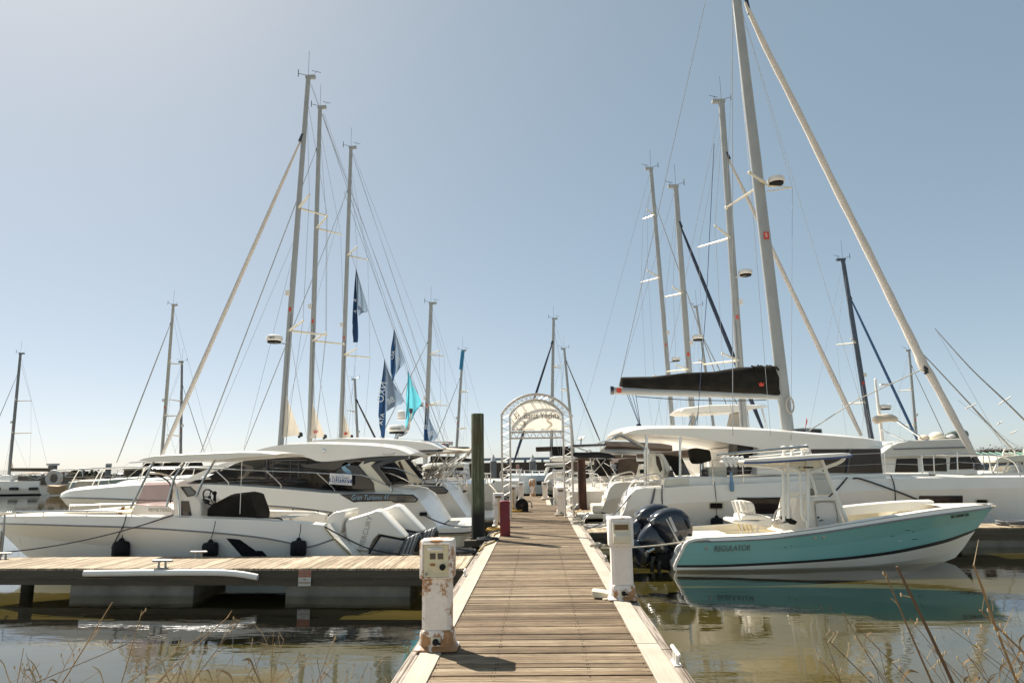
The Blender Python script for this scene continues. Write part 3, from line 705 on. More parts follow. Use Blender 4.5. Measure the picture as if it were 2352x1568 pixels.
def logo_s(parent, mt, c, h, name='emblem'):
    """rearing S shaped emblem"""
    X, Y, Z = c; m = MB()
    sp = cat([(.22, .40), (-.05, .48), (-.22, .30), (-.08, .08), (.16, -.08), (.20, -.30), (-.02, -.45), (-.28, -.62)], 4)
    n = len(sp)
    L, Rr = [], []
    for i, (x, z) in enumerate(sp):
        a, b = np.array(sp[max(i - 1, 0)]), np.array(sp[min(i + 1, n - 1)]); d = (b - a) / np.linalg.norm(b - a); wd = .03 + .11 * math.sin(math.pi * min(1, (i + 1) / n)) ** .8
        L.append((X + (x - d[1] * wd) * h, Y, Z + (z + d[0] * wd) * h)); Rr.append((X + (x + d[1] * wd) * h, Y, Z + (z - d[0] * wd) * h))
    m.grid([L, Rr]); m.build(name, mt, parent, smooth=0)
arch()
# ================================================================ shared boat pieces
def pill(mb, a, b, r, n=10): return mb.tube([a, b], r, n)
def radome(parent, c, r, label=None, brand=None, mt=None):
    m = MB(); m.lathe([(r * .86, 0), (r, r * .12), (r, r * .42), (r * .93, r * .62), (r * .7, r * .72), (0, r * .74)], tuple(c), 20)
    o = m.build('radome', mt or PLAST, parent)
    m = MB(); m.lathe([(r * .80, -r * .22), (r * .85, -.002), (0, -.002)], tuple(c), 18); m.build('base', RUB, o)
    if brand: text(brand, r * .34, o, RUB, (c[0] + r * .1, c[1] - r * 1.005, c[2] + r * .27), (1, 0, 0), (0, 0, 1))
    return o
def fender(pos, r, h, label, top=None, n=14, mt=None):
    X, Y, Z = pos
    root = T('boat_fender', label, 'fender', (X, Y, Z), 'fenders hanging on hulls')
    m = MB(); m.lathe([(r * .3, -h / 2), (r * .85, -h / 2 + r * .12), (r, -h / 2 + r * .4), (r, h / 2 - r * .45), (r * .85, h / 2 - r * .12), (r * .35, h / 2), (r * .22, h / 2 + .05), (0, h / 2 + .06)], pos, 18); m.build('body', mt or RUB, root)
    if top:
        m = MB(); t_ = Vector(top); b_ = Vector((X, Y, Z + h / 2 + .04)); md = b_.lerp(t_, .5)
        m.tube([b_, md + Vector((.015, -.01, 0)), t_], .009, 6)
        m.build('lanyard', ROPED, root)
    return root
def rope(name, label, pts, r, mt, sub=6, cat_='rope', group='mooring lines'):
    pts = [Vector(p) for p in pts]
    m = MB(); m.curve(pts, r, 6, sub)
    return tag(m.build(name, mt, loc=pts[0]), label, cat_, group)
def sag(a, b, s, n=6):
    a, b = Vector(a), Vector(b)
    return [a.lerp(b, i / n) - Vector((0, 0, s * 4 * (i / n) * (1 - i / n))) for i in range(n + 1)]
def bent(parent, name, pts, r=.016, mt=None, sub=4):
    m = MB(); m.curve(pts, r, 8, sub); return m.build(name, mt or CHROME, parent)

# ================================================================ white open boat at the left pier
def open_boat():
    yc = 16.15; near = 14.9
    root = T('open_motorboat', 'white open motorboat with hardtop and twin white outboards at the left pier', 'boat', (P(420, 1280, yc).x, yc, 0))
    gun = [(743, 1205.5, 1.12), (690, 1201, 1.18), (588, 1194, 1.25), (475, 1190, 1.25), (350, 1186.5, 1.22), (175, 1184, 1.0), (60, 1185, .62), (10, 1185, .22), (-4, 1187, .0)]
    rub = [(770, 1236, 1.12), (706, 1256, 1.20), (660, 1245, 1.25), (588, 1232.5, 1.29), (475, 1221.5, 1.29), (312, 1211, 1.22), (150, 1206, .98), (50, 1203, .58), (10, 1202, .24), (-5, 1201, .0)]
    mid = [(800, 1262, 1.10), (730, 1280, 1.16), (588, 1275, 1.2), (400, 1265, 1.16), (230, 1252, .88), (110, 1238, .5), (30, 1227, .12), (8, 1226, .0)]
    ch = [(823, 1290, 1.08), (700, 1318, 1.12), (500, 1325, 1.1), (300, 1324, .88), (180, 1314, .52), (90, 1290, .16), (55, 1272, .0)]
    keel = [(800, 1352, .3), (600, 1362, .3), (400, 1362, .25), (250, 1352, .16), (150, 1330, .06), (100, 1303, .0)]
    rows = rows_from(yc, [gun, rub, mid, ch, keel], 46)
    m = MB(); shell(m, yc, rows, [0, 0, 0, 0], end0=True); hull = m.build('hull', WHITE, root, smooth=50)
    m = MB(); r_ = rows[1]
    for rw in (r_, mirror(r_, yc)): m.tube(rw, .018, 6)
    m.build('rub_rail', GREY, hull)
    # gunwale cap, deck and cockpit well
    inner = [Vector((p.x, p.y + .24 * min(1, (yc - p.y) / .6), p.z + .025)) for p in rows[0]]
    m = MB(); m.grid([rows[0], inner]); m.grid([mirror(inner, yc), mirror(rows[0], yc)])
    fl = [Vector((p.x, p.y + .04 * min(1, (yc - p.y)) + (yc - p.y) * .75 * min(1, max(0, (i - 24) / 12)), p.z - min(.55, p.z - .55) * (1 - min(1, max(0, (i - 24) / 12))))) for i, p in enumerate(inner)]
    m.grid([inner, fl]); m.grid([mirror(fl, yc), mirror(inner, yc)]); m.grid([fl, mirror(fl, yc)])
    k = len(m.v); a, b = rows[0][0], mirror(rows[0], yc)[0]
    m.build('deck', WHITE, root)
    # foredeck pad
    m = MB(); xs_ = [P(q, 1180, yc).x for q in (165, 200, 260, 320)]; z0 = P(200, 1172, yc).z
    m.rings([[(x, yc - w_, z0 - .25), (x, yc - w_, z0 + dz), (x, yc + w_, z0 + dz), (x, yc + w_, z0 - .25)] for x, w_, dz in zip(xs_, (.42, .7, .85, .9), (-.02, .02, .06, .08))]); m.build('foredeck_pad', CREAM, root, bevel=.02)
    # bow rails
    for sgn, pts in ((-1, [(36, 1174.5, .62), (100, 1174, .82), (200, 1173, 1.02), (303, 1174, 1.12)]), (1, [(160, 1161, -.85), (230, 1158.5, -1.0), (312, 1156, -1.1)])):
        w3 = [P(a, b, yc - h) for a, b, h in pts]
        m = MB(); m.tube(cat(w3, 4), .019, 8)
        for p in w3[::1]: m.tube([p, p - Vector((0, 0, .14))], .014, 6)
        m.build('bow_rail', CHROME, root)
    # anchor roller and strap
    p = P(6, 1180, yc); m = MB(); m.bx(p.x - .1, p.x + .28, yc - .07, yc + .07, p.z - .03, p.z + .05); m.build('anchor_roller', CHROME, root, bevel=.01)
    m = MB(); m.pslab([(280, 1163), (287, 1163), (278, 1181), (270, 1181)], yc - .9, .02); m.build('tie_strap', pm('tan_strap', (.30, .15, .05), None, 9, .8), root)
    # console
    yk0, yk1 = yc - .55, yc + .55
    m = MB(); m.pslab([(310, 1157), (385, 1161), (398, 1171), (398, 1184), (300, 1180)], yk0, 1.1); cs = m.build('console_front', WHITE, root, bevel=.02)
    text('BENETEAU', .11, cs, pm('dull_gold', (.35, .29, .2), None, 5, .4), P(367, 1170.5, yk0 - .004), (1, 0, -.03), (0, 0, 1))
    m = MB(); m.pslab([(392, 1124), (408, 1113), (447, 1140), (460, 1152), (462, 1187), (398, 1187), (398, 1160)], yk0 + .02, 1.06); cs = m.build('console', WHITE, root, bevel=.02)
    m = MB(); m.pslab([(416, 1150), (433, 1150), (440, 1185), (416, 1185)], yk0 + .005, .02); m.build('door', BLACK, cs)
    m = MB(); m.pslab([(413, 1117), (437, 1116), (457, 1135), (430, 1141)], yk0 - .01, .02); ds = m.build('display', BLACK, cs, bevel=.004)
    m = MB(); m.pslab([(421, 1119), (436, 1118), (449, 1134), (433, 1137)], yk0 - .014, .003); m.build('screen', pm('screen_grey', (.16, .17, .18), None, 5, .2), ds)
    # wraparound windscreen
    o1 = wpx([(334, 1107), (393, 1108), (398, 1128), (380, 1163), (312, 1158)], yk0 - .02); o2 = wpx([(334, 1107), (340, 1104), (322, 1156), (312, 1158)], yk0 - .02)
    m = MB(); m.add(o1, [(0, 1, 2, 3, 4)])
    far = [Vector((p.x, yk1 + .02, p.z)) for p in o1]; m.add(far, [(0, 1, 2, 3, 4)]); m.add([o1[0], o1[4], far[4], far[0]], [(0, 1, 2, 3)]); ws = m.build('windscreen', TINT, root, smooth=0)
    for yy in (yk0 - .05, yk1 + .05):
        bent(root, 'grab_rail', [P(q[0], q[1], yy) for q in ((343, 1085), (370, 1088), (392, 1096), (402, 1112), (408, 1140), (412, 1186))], .022)
        bent(root, 'dark_hoop', [P(q[0], q[1], yy + .06) for q in ((356, 1093), (375, 1097), (390, 1110), (394, 1130), (391, 1154))], .016, RUB)
    # T-top
    Yt0, Yt1 = yc - 1.0, yc + 1.0
    ro = []
    for yy, lift, inset in ((Yt0, 0, 0), (yc - .6, .035, 0), (yc, .05, 0), (yc + .6, .035, 0), (Yt1, 0, 0)):
        ro.append([P(a, b, Yt0) * 1.0 for a, b in ((317, 1057.5), (330, 1052), (356, 1047), (450, 1042), (550, 1038.5), (600, 1039.5), (634, 1044))])
        for p in ro[-1]: p.y = yy; p.z += lift
    bo = []
    for yy in (Yt1, yc + .6, yc, yc - .6, Yt0):
        bo.append([P(a, b, Yt0) for a, b in ((319, 1058.5), (340, 1059), (400, 1061.5), (460, 1058.5), (530, 1053), (590, 1048), (632, 1045.5))])
        for p in bo[-1]: p.y = yy; p.z += (.0 if abs(yy - yc) > .9 else .03)
    m = MB(); m.rings([[r_[i] for r_ in ro + bo] for i in range(7)]); m.build('hardtop', WHITE, root, smooth=40, bevel=.01)
    for yy in (Yt0 + .18, Yt1 - .18):
        for pts in (((353, 1060), (330, 1106), (300, 1166)), ((424, 1061), (400, 1098), (382, 1165)), ((494, 1056), (470, 1096), (450, 1140))):
            m = MB(); m.tube([P(a, b, yy) for a, b in pts], .027, 8); m.build('hardtop_post', CHROME, root)
    m = MB(); m.tube([P(556, 1050, yc - .9), P(551, 1180, yc - .9)], .008, 6); m.build('antenna', PLAST, root)
    # wheel, throttle, seat cover
    c = P(481, 1141, yc - .25); m = MB()
    tl = Matrix.Translation(c) @ Matrix.Rotation(R(65), 4, 'Y') @ Matrix.Rotation(R(12), 4, 'X')
    m.tube([(.19 * math.cos(t), .19 * math.sin(t), 0) for t in np.linspace(0, 2 * math.pi, 25)], .019, 8)
    for t in (0.3, 2.4, 4.5): m.tube([(0, 0, 0), (.18 * math.cos(t), .18 * math.sin(t), 0)], .014, 6)
    m.ball((0, 0, 0), .04); m.xform(tl); m.build('steering_wheel', BLACK, root)
    m = MB(); p = P(466, 1148, yc - .3); m.tube([p, p + Vector((.14, 0, -.05))], .05, 8); m.tube([P(494, 1134, yc - .3), P(492, 1150, yc - .3)], .03, 8); m.ball(P(493, 1132, yc - .3), .05); m.build('throttle', RUB, root)
    m = MB()
    cov = [(476, 1168), (487, 1158), (521, 1141), (566, 1136), (574, 1139), (588, 1178), (588, 1194), (474, 1194)]
    f_ = wpx(cov, yc - .5); b_ = [Vector((p.x + .05, yc + .2, p.z + .02)) for p in f_]; mid_ = [Vector((p.x, yc - .05, p.z + (.06 if i in (2, 3, 4) else 0))) for i, p in enumerate(f_)]
    m.rings([f_, [Vector((p.x, yc - .3, p.z + (.04 if i in (2, 3, 4) else 0))) for i, p in enumerate(f_)], mid_, b_]); m.build('seat_cover', CANV, root, bevel=.02)
    # stern seating, table, rails
    m = MB(); m.pslab([(588, 1170), (720, 1176), (745, 1182), (745, 1205), (588, 1192)], yc + .75, .3); m.build('coaming', WHITE, root, bevel=.02)
    m = MB(); p0, p1 = P(628, 1188, yc - .35), P(708, 1188, yc + .25); z_ = P(660, 1184, yc).z; m.plate([(p0.x, yc - .35), (p1.x - .1, yc - .35), (p1.x, yc + .35), (p0.x + .12, yc + .35)], z_ - .03, z_); tb = m.build('table', PLAST, root, bevel=.01)
    m = MB(); m.tube([((p0.x + p1.x) / 2, yc, z_ - .03), ((p0.x + p1.x) / 2, yc, z_ - .5)], .04, 10); m.build('table_leg', CHROME, tb)
    m = MB(); m.pslab([(752, 1187), (766, 1176), (791, 1172), (794, 1178), (782, 1225), (748, 1225)], yc - .6, 1.2); st = m.build('stern_seat', WHITE, root, bevel=.03)
    text('350', .07, st, pm('dull_gold', (.35, .29, .2)), P(787, 1190.5, yc - .606), (1, 0, .1), (0, 0, 1)) if False else None
    for yy, pts in ((yc - .55, ((754, 1185), (757, 1180), (774, 1175), (776, 1180))), (yc + .3, ((776, 1180), (780, 1174), (790, 1172), (792, 1177))), (yc - 1.05, ((588, 1187.5), (610, 1188), (643, 1190), (649, 1197))), (yc + .8, ((672, 1171), (678, 1167), (725, 1172), (731, 1176)))):
        bent(root, 'dark_rail', [P(a, b, yy) for a, b in pts], .015, RUB)
    # hull graphics
    m = MB()
    def side(px, py, off=.012):      # point on the hull's near side
        best = None
        for i in range(len(rows) - 1):
            for j in range(0, len(rows[0]) - 1):
                pass
        return None
    def onhull(pts, off=.008):
        out = []
        allr = [(proj2(q), q) for r_ in rows for q in r_]
        for a, b in pts:
            # interpolate depth between neighbouring rows at this photo x
            cand = []
            for r_ in rows:
                pr = [proj2(q) for q in r_]; xs2 = np.array([q[0] for q in pr]); o_ = np.argsort(xs2)
                cand.append((np.interp(a, xs2[o_], np.array([q[1] for q in pr])[o_]), np.interp(a, xs2[o_], np.array([q.y for q in r_])[o_])))
            ys2, Ys2 = zip(*cand); out.append(P(a, b, np.interp(b, ys2, Ys2) - off))
        return out
    for poly in ([(519.5, 1235.7), (535, 1236.5), (551, 1238.5), (610, 1280), (576, 1280), (556, 1277)], [(588, 1263), (603, 1264.5), (616, 1279), (603, 1279)]):
        m.add(onhull(poly), [list(range(len(poly)))])
    m.build('hull_graphic', BLACK, hull, smooth=0)
    return root, rows, onhull
def proj2(p):
    v = np.array(p) - np.array([0, 0, EYE]); d = v @ _f
    return CX + F * (v @ AR) / d, CY - F * (v @ AU) / d
OB, OBR, onhull_left = open_boat()
# white outboards, tilted up: cowl, grey panel, bracket; the far one is a copy
def white_outboard():
    Y0 = 15.55; ce = Y0 + .28
    root = T('outboard_motor', 'nearer white tilted outboard motor with MERCURY lettering on the stern of the open boat', 'outboard motor', tuple(P(870, 1270, ce)), 'white outboards on the open boat')
    cow = [(790, 1200), (797, 1191), (850, 1175), (865, 1169), (878, 1172), (933, 1232), (928, 1237), (872, 1226), (858, 1240), (845, 1268), (808, 1263), (792, 1232)]
    f_ = wpx(cow, Y0); cen = sum(f_, Vector()) / len(f_)
    def sc(k, y): return [Vector((cen.x + (p.x - cen.x) * k, y, cen.z + (p.z - cen.z) * k)) for p in f_]
    m = MB(); m.rings([sc(.90, Y0 - .02), sc(.97, Y0 + .04), sc(1, Y0 + .14), sc(1, Y0 + .42), sc(.95, Y0 + .52), sc(.8, Y0 + .58)]); cw = m.build('cowl', WHITE, root, bevel=.015, smooth=50)
    text('MERCURY', .16, cw, pm('mercury_grey', (.42, .41, .38), None, 4, .4), P(840, 1222, Y0 - .03), (.28, 0, 1), (-1, 0, .28), sx=1.0)
    m = MB(); m.pslab([(797, 1197), (814, 1188), (816, 1190), (800, 1200)], Y0 + .0, .02); m.build('intake_slot', RUB, cw)
    m = MB(); m.pslab([(874, 1229), (928, 1240), (912, 1278), (846, 1272)], Y0 + .0, .5); pn = m.build('lower_panel', SILVER, root, bevel=.03)
    m = MB(); m.pslab([(873, 1227.5), (930, 1238.5), (930, 1240.3), (874, 1230), (848, 1272), (845, 1271)], Y0 - .012, .05); m.build('panel_seam', RUB, pn)
    m = MB(); m.pslab([(872, 1259), (905, 1262), (900, 1276), (862, 1272)], Y0 - .02, .03); m.build('panel_inset', GREY, pn, bevel=.01)
    m = MB(); m.pslab([(929, 1236), (944, 1232), (952, 1226), (962, 1232), (945, 1276), (914, 1277)], Y0 + .06, .4); lg = m.build('midsection', GREY, root, bevel=.02)
    for q in ((938, 1233), (947, 1230), (955, 1227)):
        m = MB(); m.pslab([(q[0], q[1]), (q[0] + 4, q[1] - 1), (q[0] - 12, 1276), (q[0] - 18, 1276)], Y0 + .02, .48); m.build('bracket_rib', SILVER, lg, bevel=.01)
    m = MB(); m.pslab([(958, 1224), (968, 1236), (964, 1262), (955, 1268), (948, 1262)], Y0 + .16, .2); m.build('gearcase', DARK, lg, bevel=.03)
    m = MB(); m.pslab([(820, 1264), (870, 1266), (868, 1290), (824, 1290)], Y0 + .1, .36); m.build('mount', WHITE, root, bevel=.02)
    return root
wo = white_outboard(); dup(wo, wo.location + Vector((.27, .72, .06)), 'far white tilted outboard motor of the pair on the stern of the open boat')
for x, yt, yb, hw, top in ((277.5, 1241, 1283, 18.5, (290, 1180)), (482.5, 1244, 1281, 17.5, (495, 1196)), (685.5, 1240, 1279, 17.5, (691, 1203))):
    c = onhull_left([(x, (yt + yb) / 2)], .14)[0]; hgt = (P(x, yt, c.y) - P(x, yb, c.y)).z; r_ = hw / F * c.y
    fender((c.x, c.y, c.z), r_, hgt, {277.5: 'black fender on the white open boat nearest the bow', 482.5: 'black fender amidships on the white open boat', 685.5: 'black fender nearest the stern of the white open boat'}[x], P(top[0], top[1], c.y - .02))
rope('mooring_line', 'long dark line slanting from the console of the white open boat to the pier end', sag(P(398, 1182, 14.85), (G(8, 1278, DZ).x, 14.4, DZ + .1), .12), .014, ROPED)
rope('mooring_line', 'dark line from the bow of the white open boat down to the pier', [P(11, 1182, 15.4), P(8, 1230, 14.9), P(3, 1276, 14.5)], .018, ROPED)
rope('mooring_line', 'black line from the stern corner of the white open boat across its outboards', [P(746, 1208, 15.0), P(775, 1225, 15.0), P(850, 1260, 15.2), P(940, 1275, 15.0), P(975, 1279, 14.2)], .016, ROPED)
rope('mooring_line', 'short dark line crossing the forward fender of the white open boat', onhull_left([(290, 1182), (284, 1205), (268, 1235), (256, 1258)], .05), .012, ROPED)
rope('mooring_line', 'yellow line hanging down the stern quarter of the white open boat', onhull_left([(745, 1209), (760, 1228), (785, 1255), (806, 1274)], .03), .014, pm('yellow_rope', (.45, .34, .12), (.3, .22, .08), 40, .9))

# ================================================================ large white express cruiser
def cruiser(yc, dx, detail=True, label='', near_hb=1.9):
    """dx: shift of the photo outline to the right, for the sister boat behind"""
    def q(pts): return [(a + dx[0] + (a - 588) * dx[2], b + dx[1] + (b - 1060) * dx[2], *r_) for a, b, *r_ in pts]
    root = T('motor_cruiser', label, 'boat', (P(560 + dx[0], 1200, yc).x, yc, 0))
    H = near_hb
    top = q([(1010, 1216, 1.55), (985, 1180, 1.62), (962, 1148, 1.7), (950, 1137, 1.75), (900, 1132, 1.84), (778, 1133, H), (688, 1126, H), (588, 1118, 1.88), (470, 1112, 1.8), (320, 1114, 1.5), (225, 1121, 1.05), (165, 1127, .55), (146, 1134, .2), (139, 1140, .0)])
    rub = q([(1012, 1219, 1.58), (965, 1218.5, 1.66), (920, 1206, 1.78), (813, 1184, 1.93), (688, 1167, 1.97), (588, 1159.5, 1.95), (450, 1152, 1.85), (307, 1147, 1.5), (225, 1144, 1.08), (165, 1142.5, .55), (146, 1142, .22), (138, 1141.5, .0)])
    ch = q([(1008, 1240, 1.5), (900, 1236, 1.7), (700, 1226, 1.7), (500, 1214, 1.55), (330, 1200, 1.1), (220, 1180, .5), (165, 1164, .1), (152, 1158, .0)])
    kl = q([(1000, 1290, .2), (700, 1290, .2), (450, 1275, .2), (300, 1250, .15), (220, 1215, .05), (180, 1186, .0)])
    rows = rows_from(yc, [top, rub, ch, kl], 50)
    m = MB(); shell(m, yc, rows, [0, 0, 0]); hull = m.build('hull', WHITE, root, smooth=45)
    m = MB(); m.tube(rows[1], .022, 6); m.tube(mirror(rows[1], yc), .022, 6); m.build('rub_rail', GREY, hull)
    inn = [Vector((p.x, p.y + .12 * min(1, (yc - p.y)), p.z + .01)) for p in rows[0]]
    crown = [Vector((p.x, yc - (yc - p.y) * .45, p.z + .10)) for p in rows[0]]
    m = MB(); m.grid([rows[0], inn, crown, mirror(crown, yc), mirror(inn, yc), mirror(rows[0], yc)]); m.build('deck', WHITE, root, smooth=50)
    # swim platform
    f_ = [P(a, b, yc - 1.6) for a, b in q([(975, 1210), (1083, 1211)])]; zt = f_[0].z; zb = zt - .22
    x0, x1 = f_[0].x - .3, f_[1].x
    m = MB(); m.plate([(x0, yc - 1.65), (x1 - .3, yc - 1.65), (x1 - .05, yc - 1.4), (x1, yc - .6), (x1, yc + .6), (x1 - .05, yc + 1.4), (x1 - .3, yc + 1.65), (x0, yc + 1.65)], zb, zt); pf = m.build('swim_platform', WHITE, root, bevel=.05)
    m = MB(); m.plate([(x0 + .2, yc - 1.58), (x1 - .32, yc - 1.58), (x1 - .1, yc - 1.3), (x1 - .06, yc + 1.3), (x1 - .32, yc + 1.58), (x0 + .2, yc + 1.58)], zb - .35, zb - .01); m.build('platform_base', CREAM, pf, bevel=.04)
    m = MB(); m.tube([(x0 + .4, yc - 1.66, zb + .05), (x1 - .3, yc - 1.66, zb + .05), (x1 - .04, yc - 1.4, zb + .05), (x1 + .01, yc - .6, zb + .05), (x1 + .01, yc + 1, zb + .05)], .02, 6); m.build('platform_strip', DARK, pf)
    # black side panel
    Yp = yc - 1.93
    pan = q([(778, 1134), (858, 1133), (948, 1135), (961, 1146), (955, 1153), (905, 1154), (898, 1150), (822, 1152), (812, 1154)])
    m = MB(); m.pslab([(a, b) for a, b in pan], Yp, .12); sp = m.build('side_panel', BLACK, hull, bevel=.03)
    if detail: text('Gran Turismo 41', .19, sp, pm('pale_blue_letter', (.25, .42, .55), None, 4, .4), P(849, 1142, Yp - .01), (1, 0, -.01), (0, 0, 1), shear=.35, sx=.78)
    # house: dark glazing body then white roof above
    Yh = yc - 1.45
    glass = q([(420, 1108), (470, 1098), (512, 1078), (545, 1062), (590, 1051), (660, 1046), (720, 1051), (760, 1060), (800, 1062), (838, 1078), (858, 1116), (858, 1122), (800, 1123), (650, 1116), (470, 1112)])
    gm = SMOKEG if detail else GLASSD
    gp = [P(a, b, Yh) for a, b in glass]
    m = MB(); m.add(gp, [list(range(len(gp)))]); m.build('side_window', gm, root, smooth=0)
    m = MB(); m.add([Vector((p.x, 2 * yc - Yh, p.z)) for p in gp], [list(range(len(gp)))]); m.build('side_window', gm, root, smooth=0)
    # windscreen between the two sides (raked, from foredeck to roof)
    m = MB(); m.grid([[P(a, b, Yh + .02) for a, b in q([(420, 1108), (470, 1098), (512, 1078), (545, 1062), (590, 1051)])], [Vector((p.x - .25, yc, p.z + .1)) for p in (P(a, b, Yh) for a, b in q([(420, 1108), (470, 1098), (512, 1078), (545, 1062), (590, 1051)]))], [Vector((p.x, 2 * yc - Yh - .02, p.z)) for p in (P(a, b, Yh) for a, b in q([(420, 1108), (470, 1098), (512, 1078), (545, 1062), (590, 1051)]))]]); m.build('windscreen', GLASSD, root)
    # interior floor and seats seen through the glass
    m = MB(); pa_, pb_ = P(480 + dx[0], 1113, yc), P(850 + dx[0], 1113, yc); zf = pa_.z - .02
    m.bx(pa_.x, pb_.x, Yh + .05, 2 * yc - Yh - .05, zf - .1, zf + .03); m.build('saloon_floor', pm('dark_carpet', (.05, .045, .04), None, 5, .9), root)
    if detail:
        for s_ in ((690, 1082), (722, 1082), (752, 1083)):
            m = MB(); m.pslab([(s_[0], s_[1]), (s_[0] + 22, s_[1]), (s_[0] + 24, 1113), (s_[0] - 4, 1113)], yc - .5, .7); m.build('saloon_seat', CREAMC, root, bevel=.03)
        c = P(656, 1094, yc - .5); m = MB(); m.tube([c + Vector((.05 * math.sin(t), .19 * math.cos(t), .19 * math.sin(t))) for t in np.linspace(0, 2 * math.pi, 20)], .016, 6); m.tube([c, c + Vector((-.15, 0, -.1))], .03, 6); m.build('steering_wheel', BLACK, root)
        for a in ((614, 1050, 1104), (628, 1057, 1100), (668, 1056, 1100), (686, 1056, 1098)):
            m = MB(); m.tube([P(a[0], a[1], Yh + .02), P(a[0], a[2], Yh + .02)], .05 if a[0] == 614 else .03, 6); m.build('window_post', BLACK, root)
        m = MB(); m.tube([P(628, 1057, Yh - .01), P(706, 1056, Yh - .01)], .035, 6); m.build('window_header', BLACK, root)
    m = MB(); m.tube([P(a, b, Yh - .01) for a, b in cat(q([(500, 1108), (560, 1104), (650, 1104), (705, 1105)]), 4)], .05, 6); m.build('window_sill', BLACK, root)
    # white arch band (windscreen pillar) and roof
    Yr = yc - 1.62
    band_t = q([(400, 1113), (450, 1088), (505, 1066), (560, 1048), (588, 1034), (638, 1022.5), (690, 1019), (745, 1019), (840, 1022.5), (905, 1029), (936, 1040), (942, 1043)])
    band_b = q([(425, 1113), (470, 1092), (520, 1071), (575, 1054), (620, 1046.5), (660, 1046), (705, 1050), (742, 1060), (838, 1050), (900, 1046), (937, 1046), (942, 1044.5)])
    n = 40
    def rs(pts, Y):
        w3 = np.array(cat([P(a, b, Y) for a, b in pts], 5)); d = np.r_[0, np.cumsum(np.linalg.norm(np.diff(w3, axis=0), axis=1))]; t = np.linspace(0, d[-1], n)
        return [Vector((np.interp(u, d, w3[:, 0]), Y, np.interp(u, d, w3[:, 2]))) for u in t]
    rt, rb = rs(band_t, Yr), rs(band_b, Yr)
    ins = rs(band_b, Yr + .22)
    c1 = [Vector((p.x, yc - .9, p.z + .05)) for p in rt]; c2 = [Vector((p.x, yc, p.z + .10)) for p in rt]
    side_rows = [ins, rb, rt]
    m = MB(); m.grid(side_rows); m.grid([mirror(r_, yc) for r_ in side_rows])
    k0 = int(n * .30)
    m.grid([rt[k0:], c1[k0:], c2[k0:], mirror(c1, yc)[k0:], mirror(rt, yc)[k0:]])
    ub = [[Vector((p.x, yy, p.z + .02)) for p in rb[k0:]] for yy in (Yr + .22, yc, 2 * yc - Yr - .22)]; m.grid(ub)
    m.grid([[rt[-1], c1[-1], c2[-1], mirror(c1, yc)[-1], mirror(rt, yc)[-1]], [rb[-1], *[Vector((rb[-1].x, p.y, rb[-1].z)) for p in (c1[-1], c2[-1], mirror(c1, yc)[-1])], mirror(rb, yc)[-1]]])
    roof = m.build('roof', WHITE, root, smooth=40)
    if detail:
        c = P(744, 1035, Yr - .01); m = MB(); m.lathe([(.06, 0), (.06, -.012), (.035, -.02), (0, -.012)], tuple(c), 16, 'y'); m.build('roof_light', CHROME, roof)
        bent(roof, 'grab_rail', [P(a, b, Yr - .03) for a, b in q([(877, 1042), (881, 1044), (902, 1043), (906, 1039)])], .012)
    # black underside edge and side fin
    m = MB(); m.pslab([(a, b) for a, b in q([(838, 1051), (900, 1046.5), (936, 1046), (938, 1053), (900, 1058), (852, 1060), (834, 1066)])], Yr + .02, .3); m.build('roof_underside', BLACK, roof, bevel=.02)
    m = MB(); m.pslab([(a, b) for a, b in q([(690, 1068), (742, 1061), (828, 1053), (838, 1051), (800, 1066), (768, 1080), (700, 1074)])], Yr - .02, .14); m.build('side_fin', pm('bronze_black', (.03, .026, .02), (.05, .042, .032), 2, .2, coat=.5), root, bevel=.02)
    m = MB(); m.pslab([(a, b) for a, b in q([(768, 1080), (800, 1066), (822, 1068), (858, 1110), (858, 1124), (810, 1124), (800, 1100)])], Yr - .005, .14); fp = m.build('rear_pillar', BLACK, root, bevel=.02)
    if detail: logo_s(fp, pm('pale_blue_letter', (.25, .42, .55)), tuple(P(796, 1081, Yr - .02)), .42)
    m = MB(); m.pslab([(a, b) for a, b in q([(822, 1068), (838, 1055), (866, 1056), (852, 1068), (898, 1118), (896, 1133), (862, 1131), (852, 1104)])], Yr + .04, .16); m.build('rear_arch', CREAM, root, bevel=.03)
    m = MB(); m.pslab([(a, b) for a, b in q([(852, 1069), (878, 1058), (938, 1050), (900, 1061), (868, 1072), (897, 1109), (896, 1118), (890, 1116)])], Yr + .02, .1); m.build('arch_trim', BLACK, root, bevel=.01)
    # cockpit seat backs
    m = MB(); m.pslab([(a, b) for a, b in q([(900, 1118), (950, 1127), (958, 1136), (900, 1136)])], yc - 1.3, 2.6); m.build('cockpit_coaming', WHITE, root, bevel=.04)
    # guard rail
    w3 = [P(a, b, yc - 1.75 * s_) for a, b, s_ in q([(182, 1077, .3), (240, 1074.5, .6), (330, 1072.5, .85), (450, 1074, 1), (588, 1080, 1), (700, 1084, 1), (758, 1087.5, 1), (808, 1089, 1), (842, 1094, 1), (895, 1119, 1), (896, 1131, 1)])]
    m = MB(); m.tube(cat(w3, 4), .018, 8); m.tube(cat([Vector((p.x, 2 * yc - p.y, p.z)) for p in w3], 4), .018, 8); gr = m.build('guard_rail', CHROME, root)
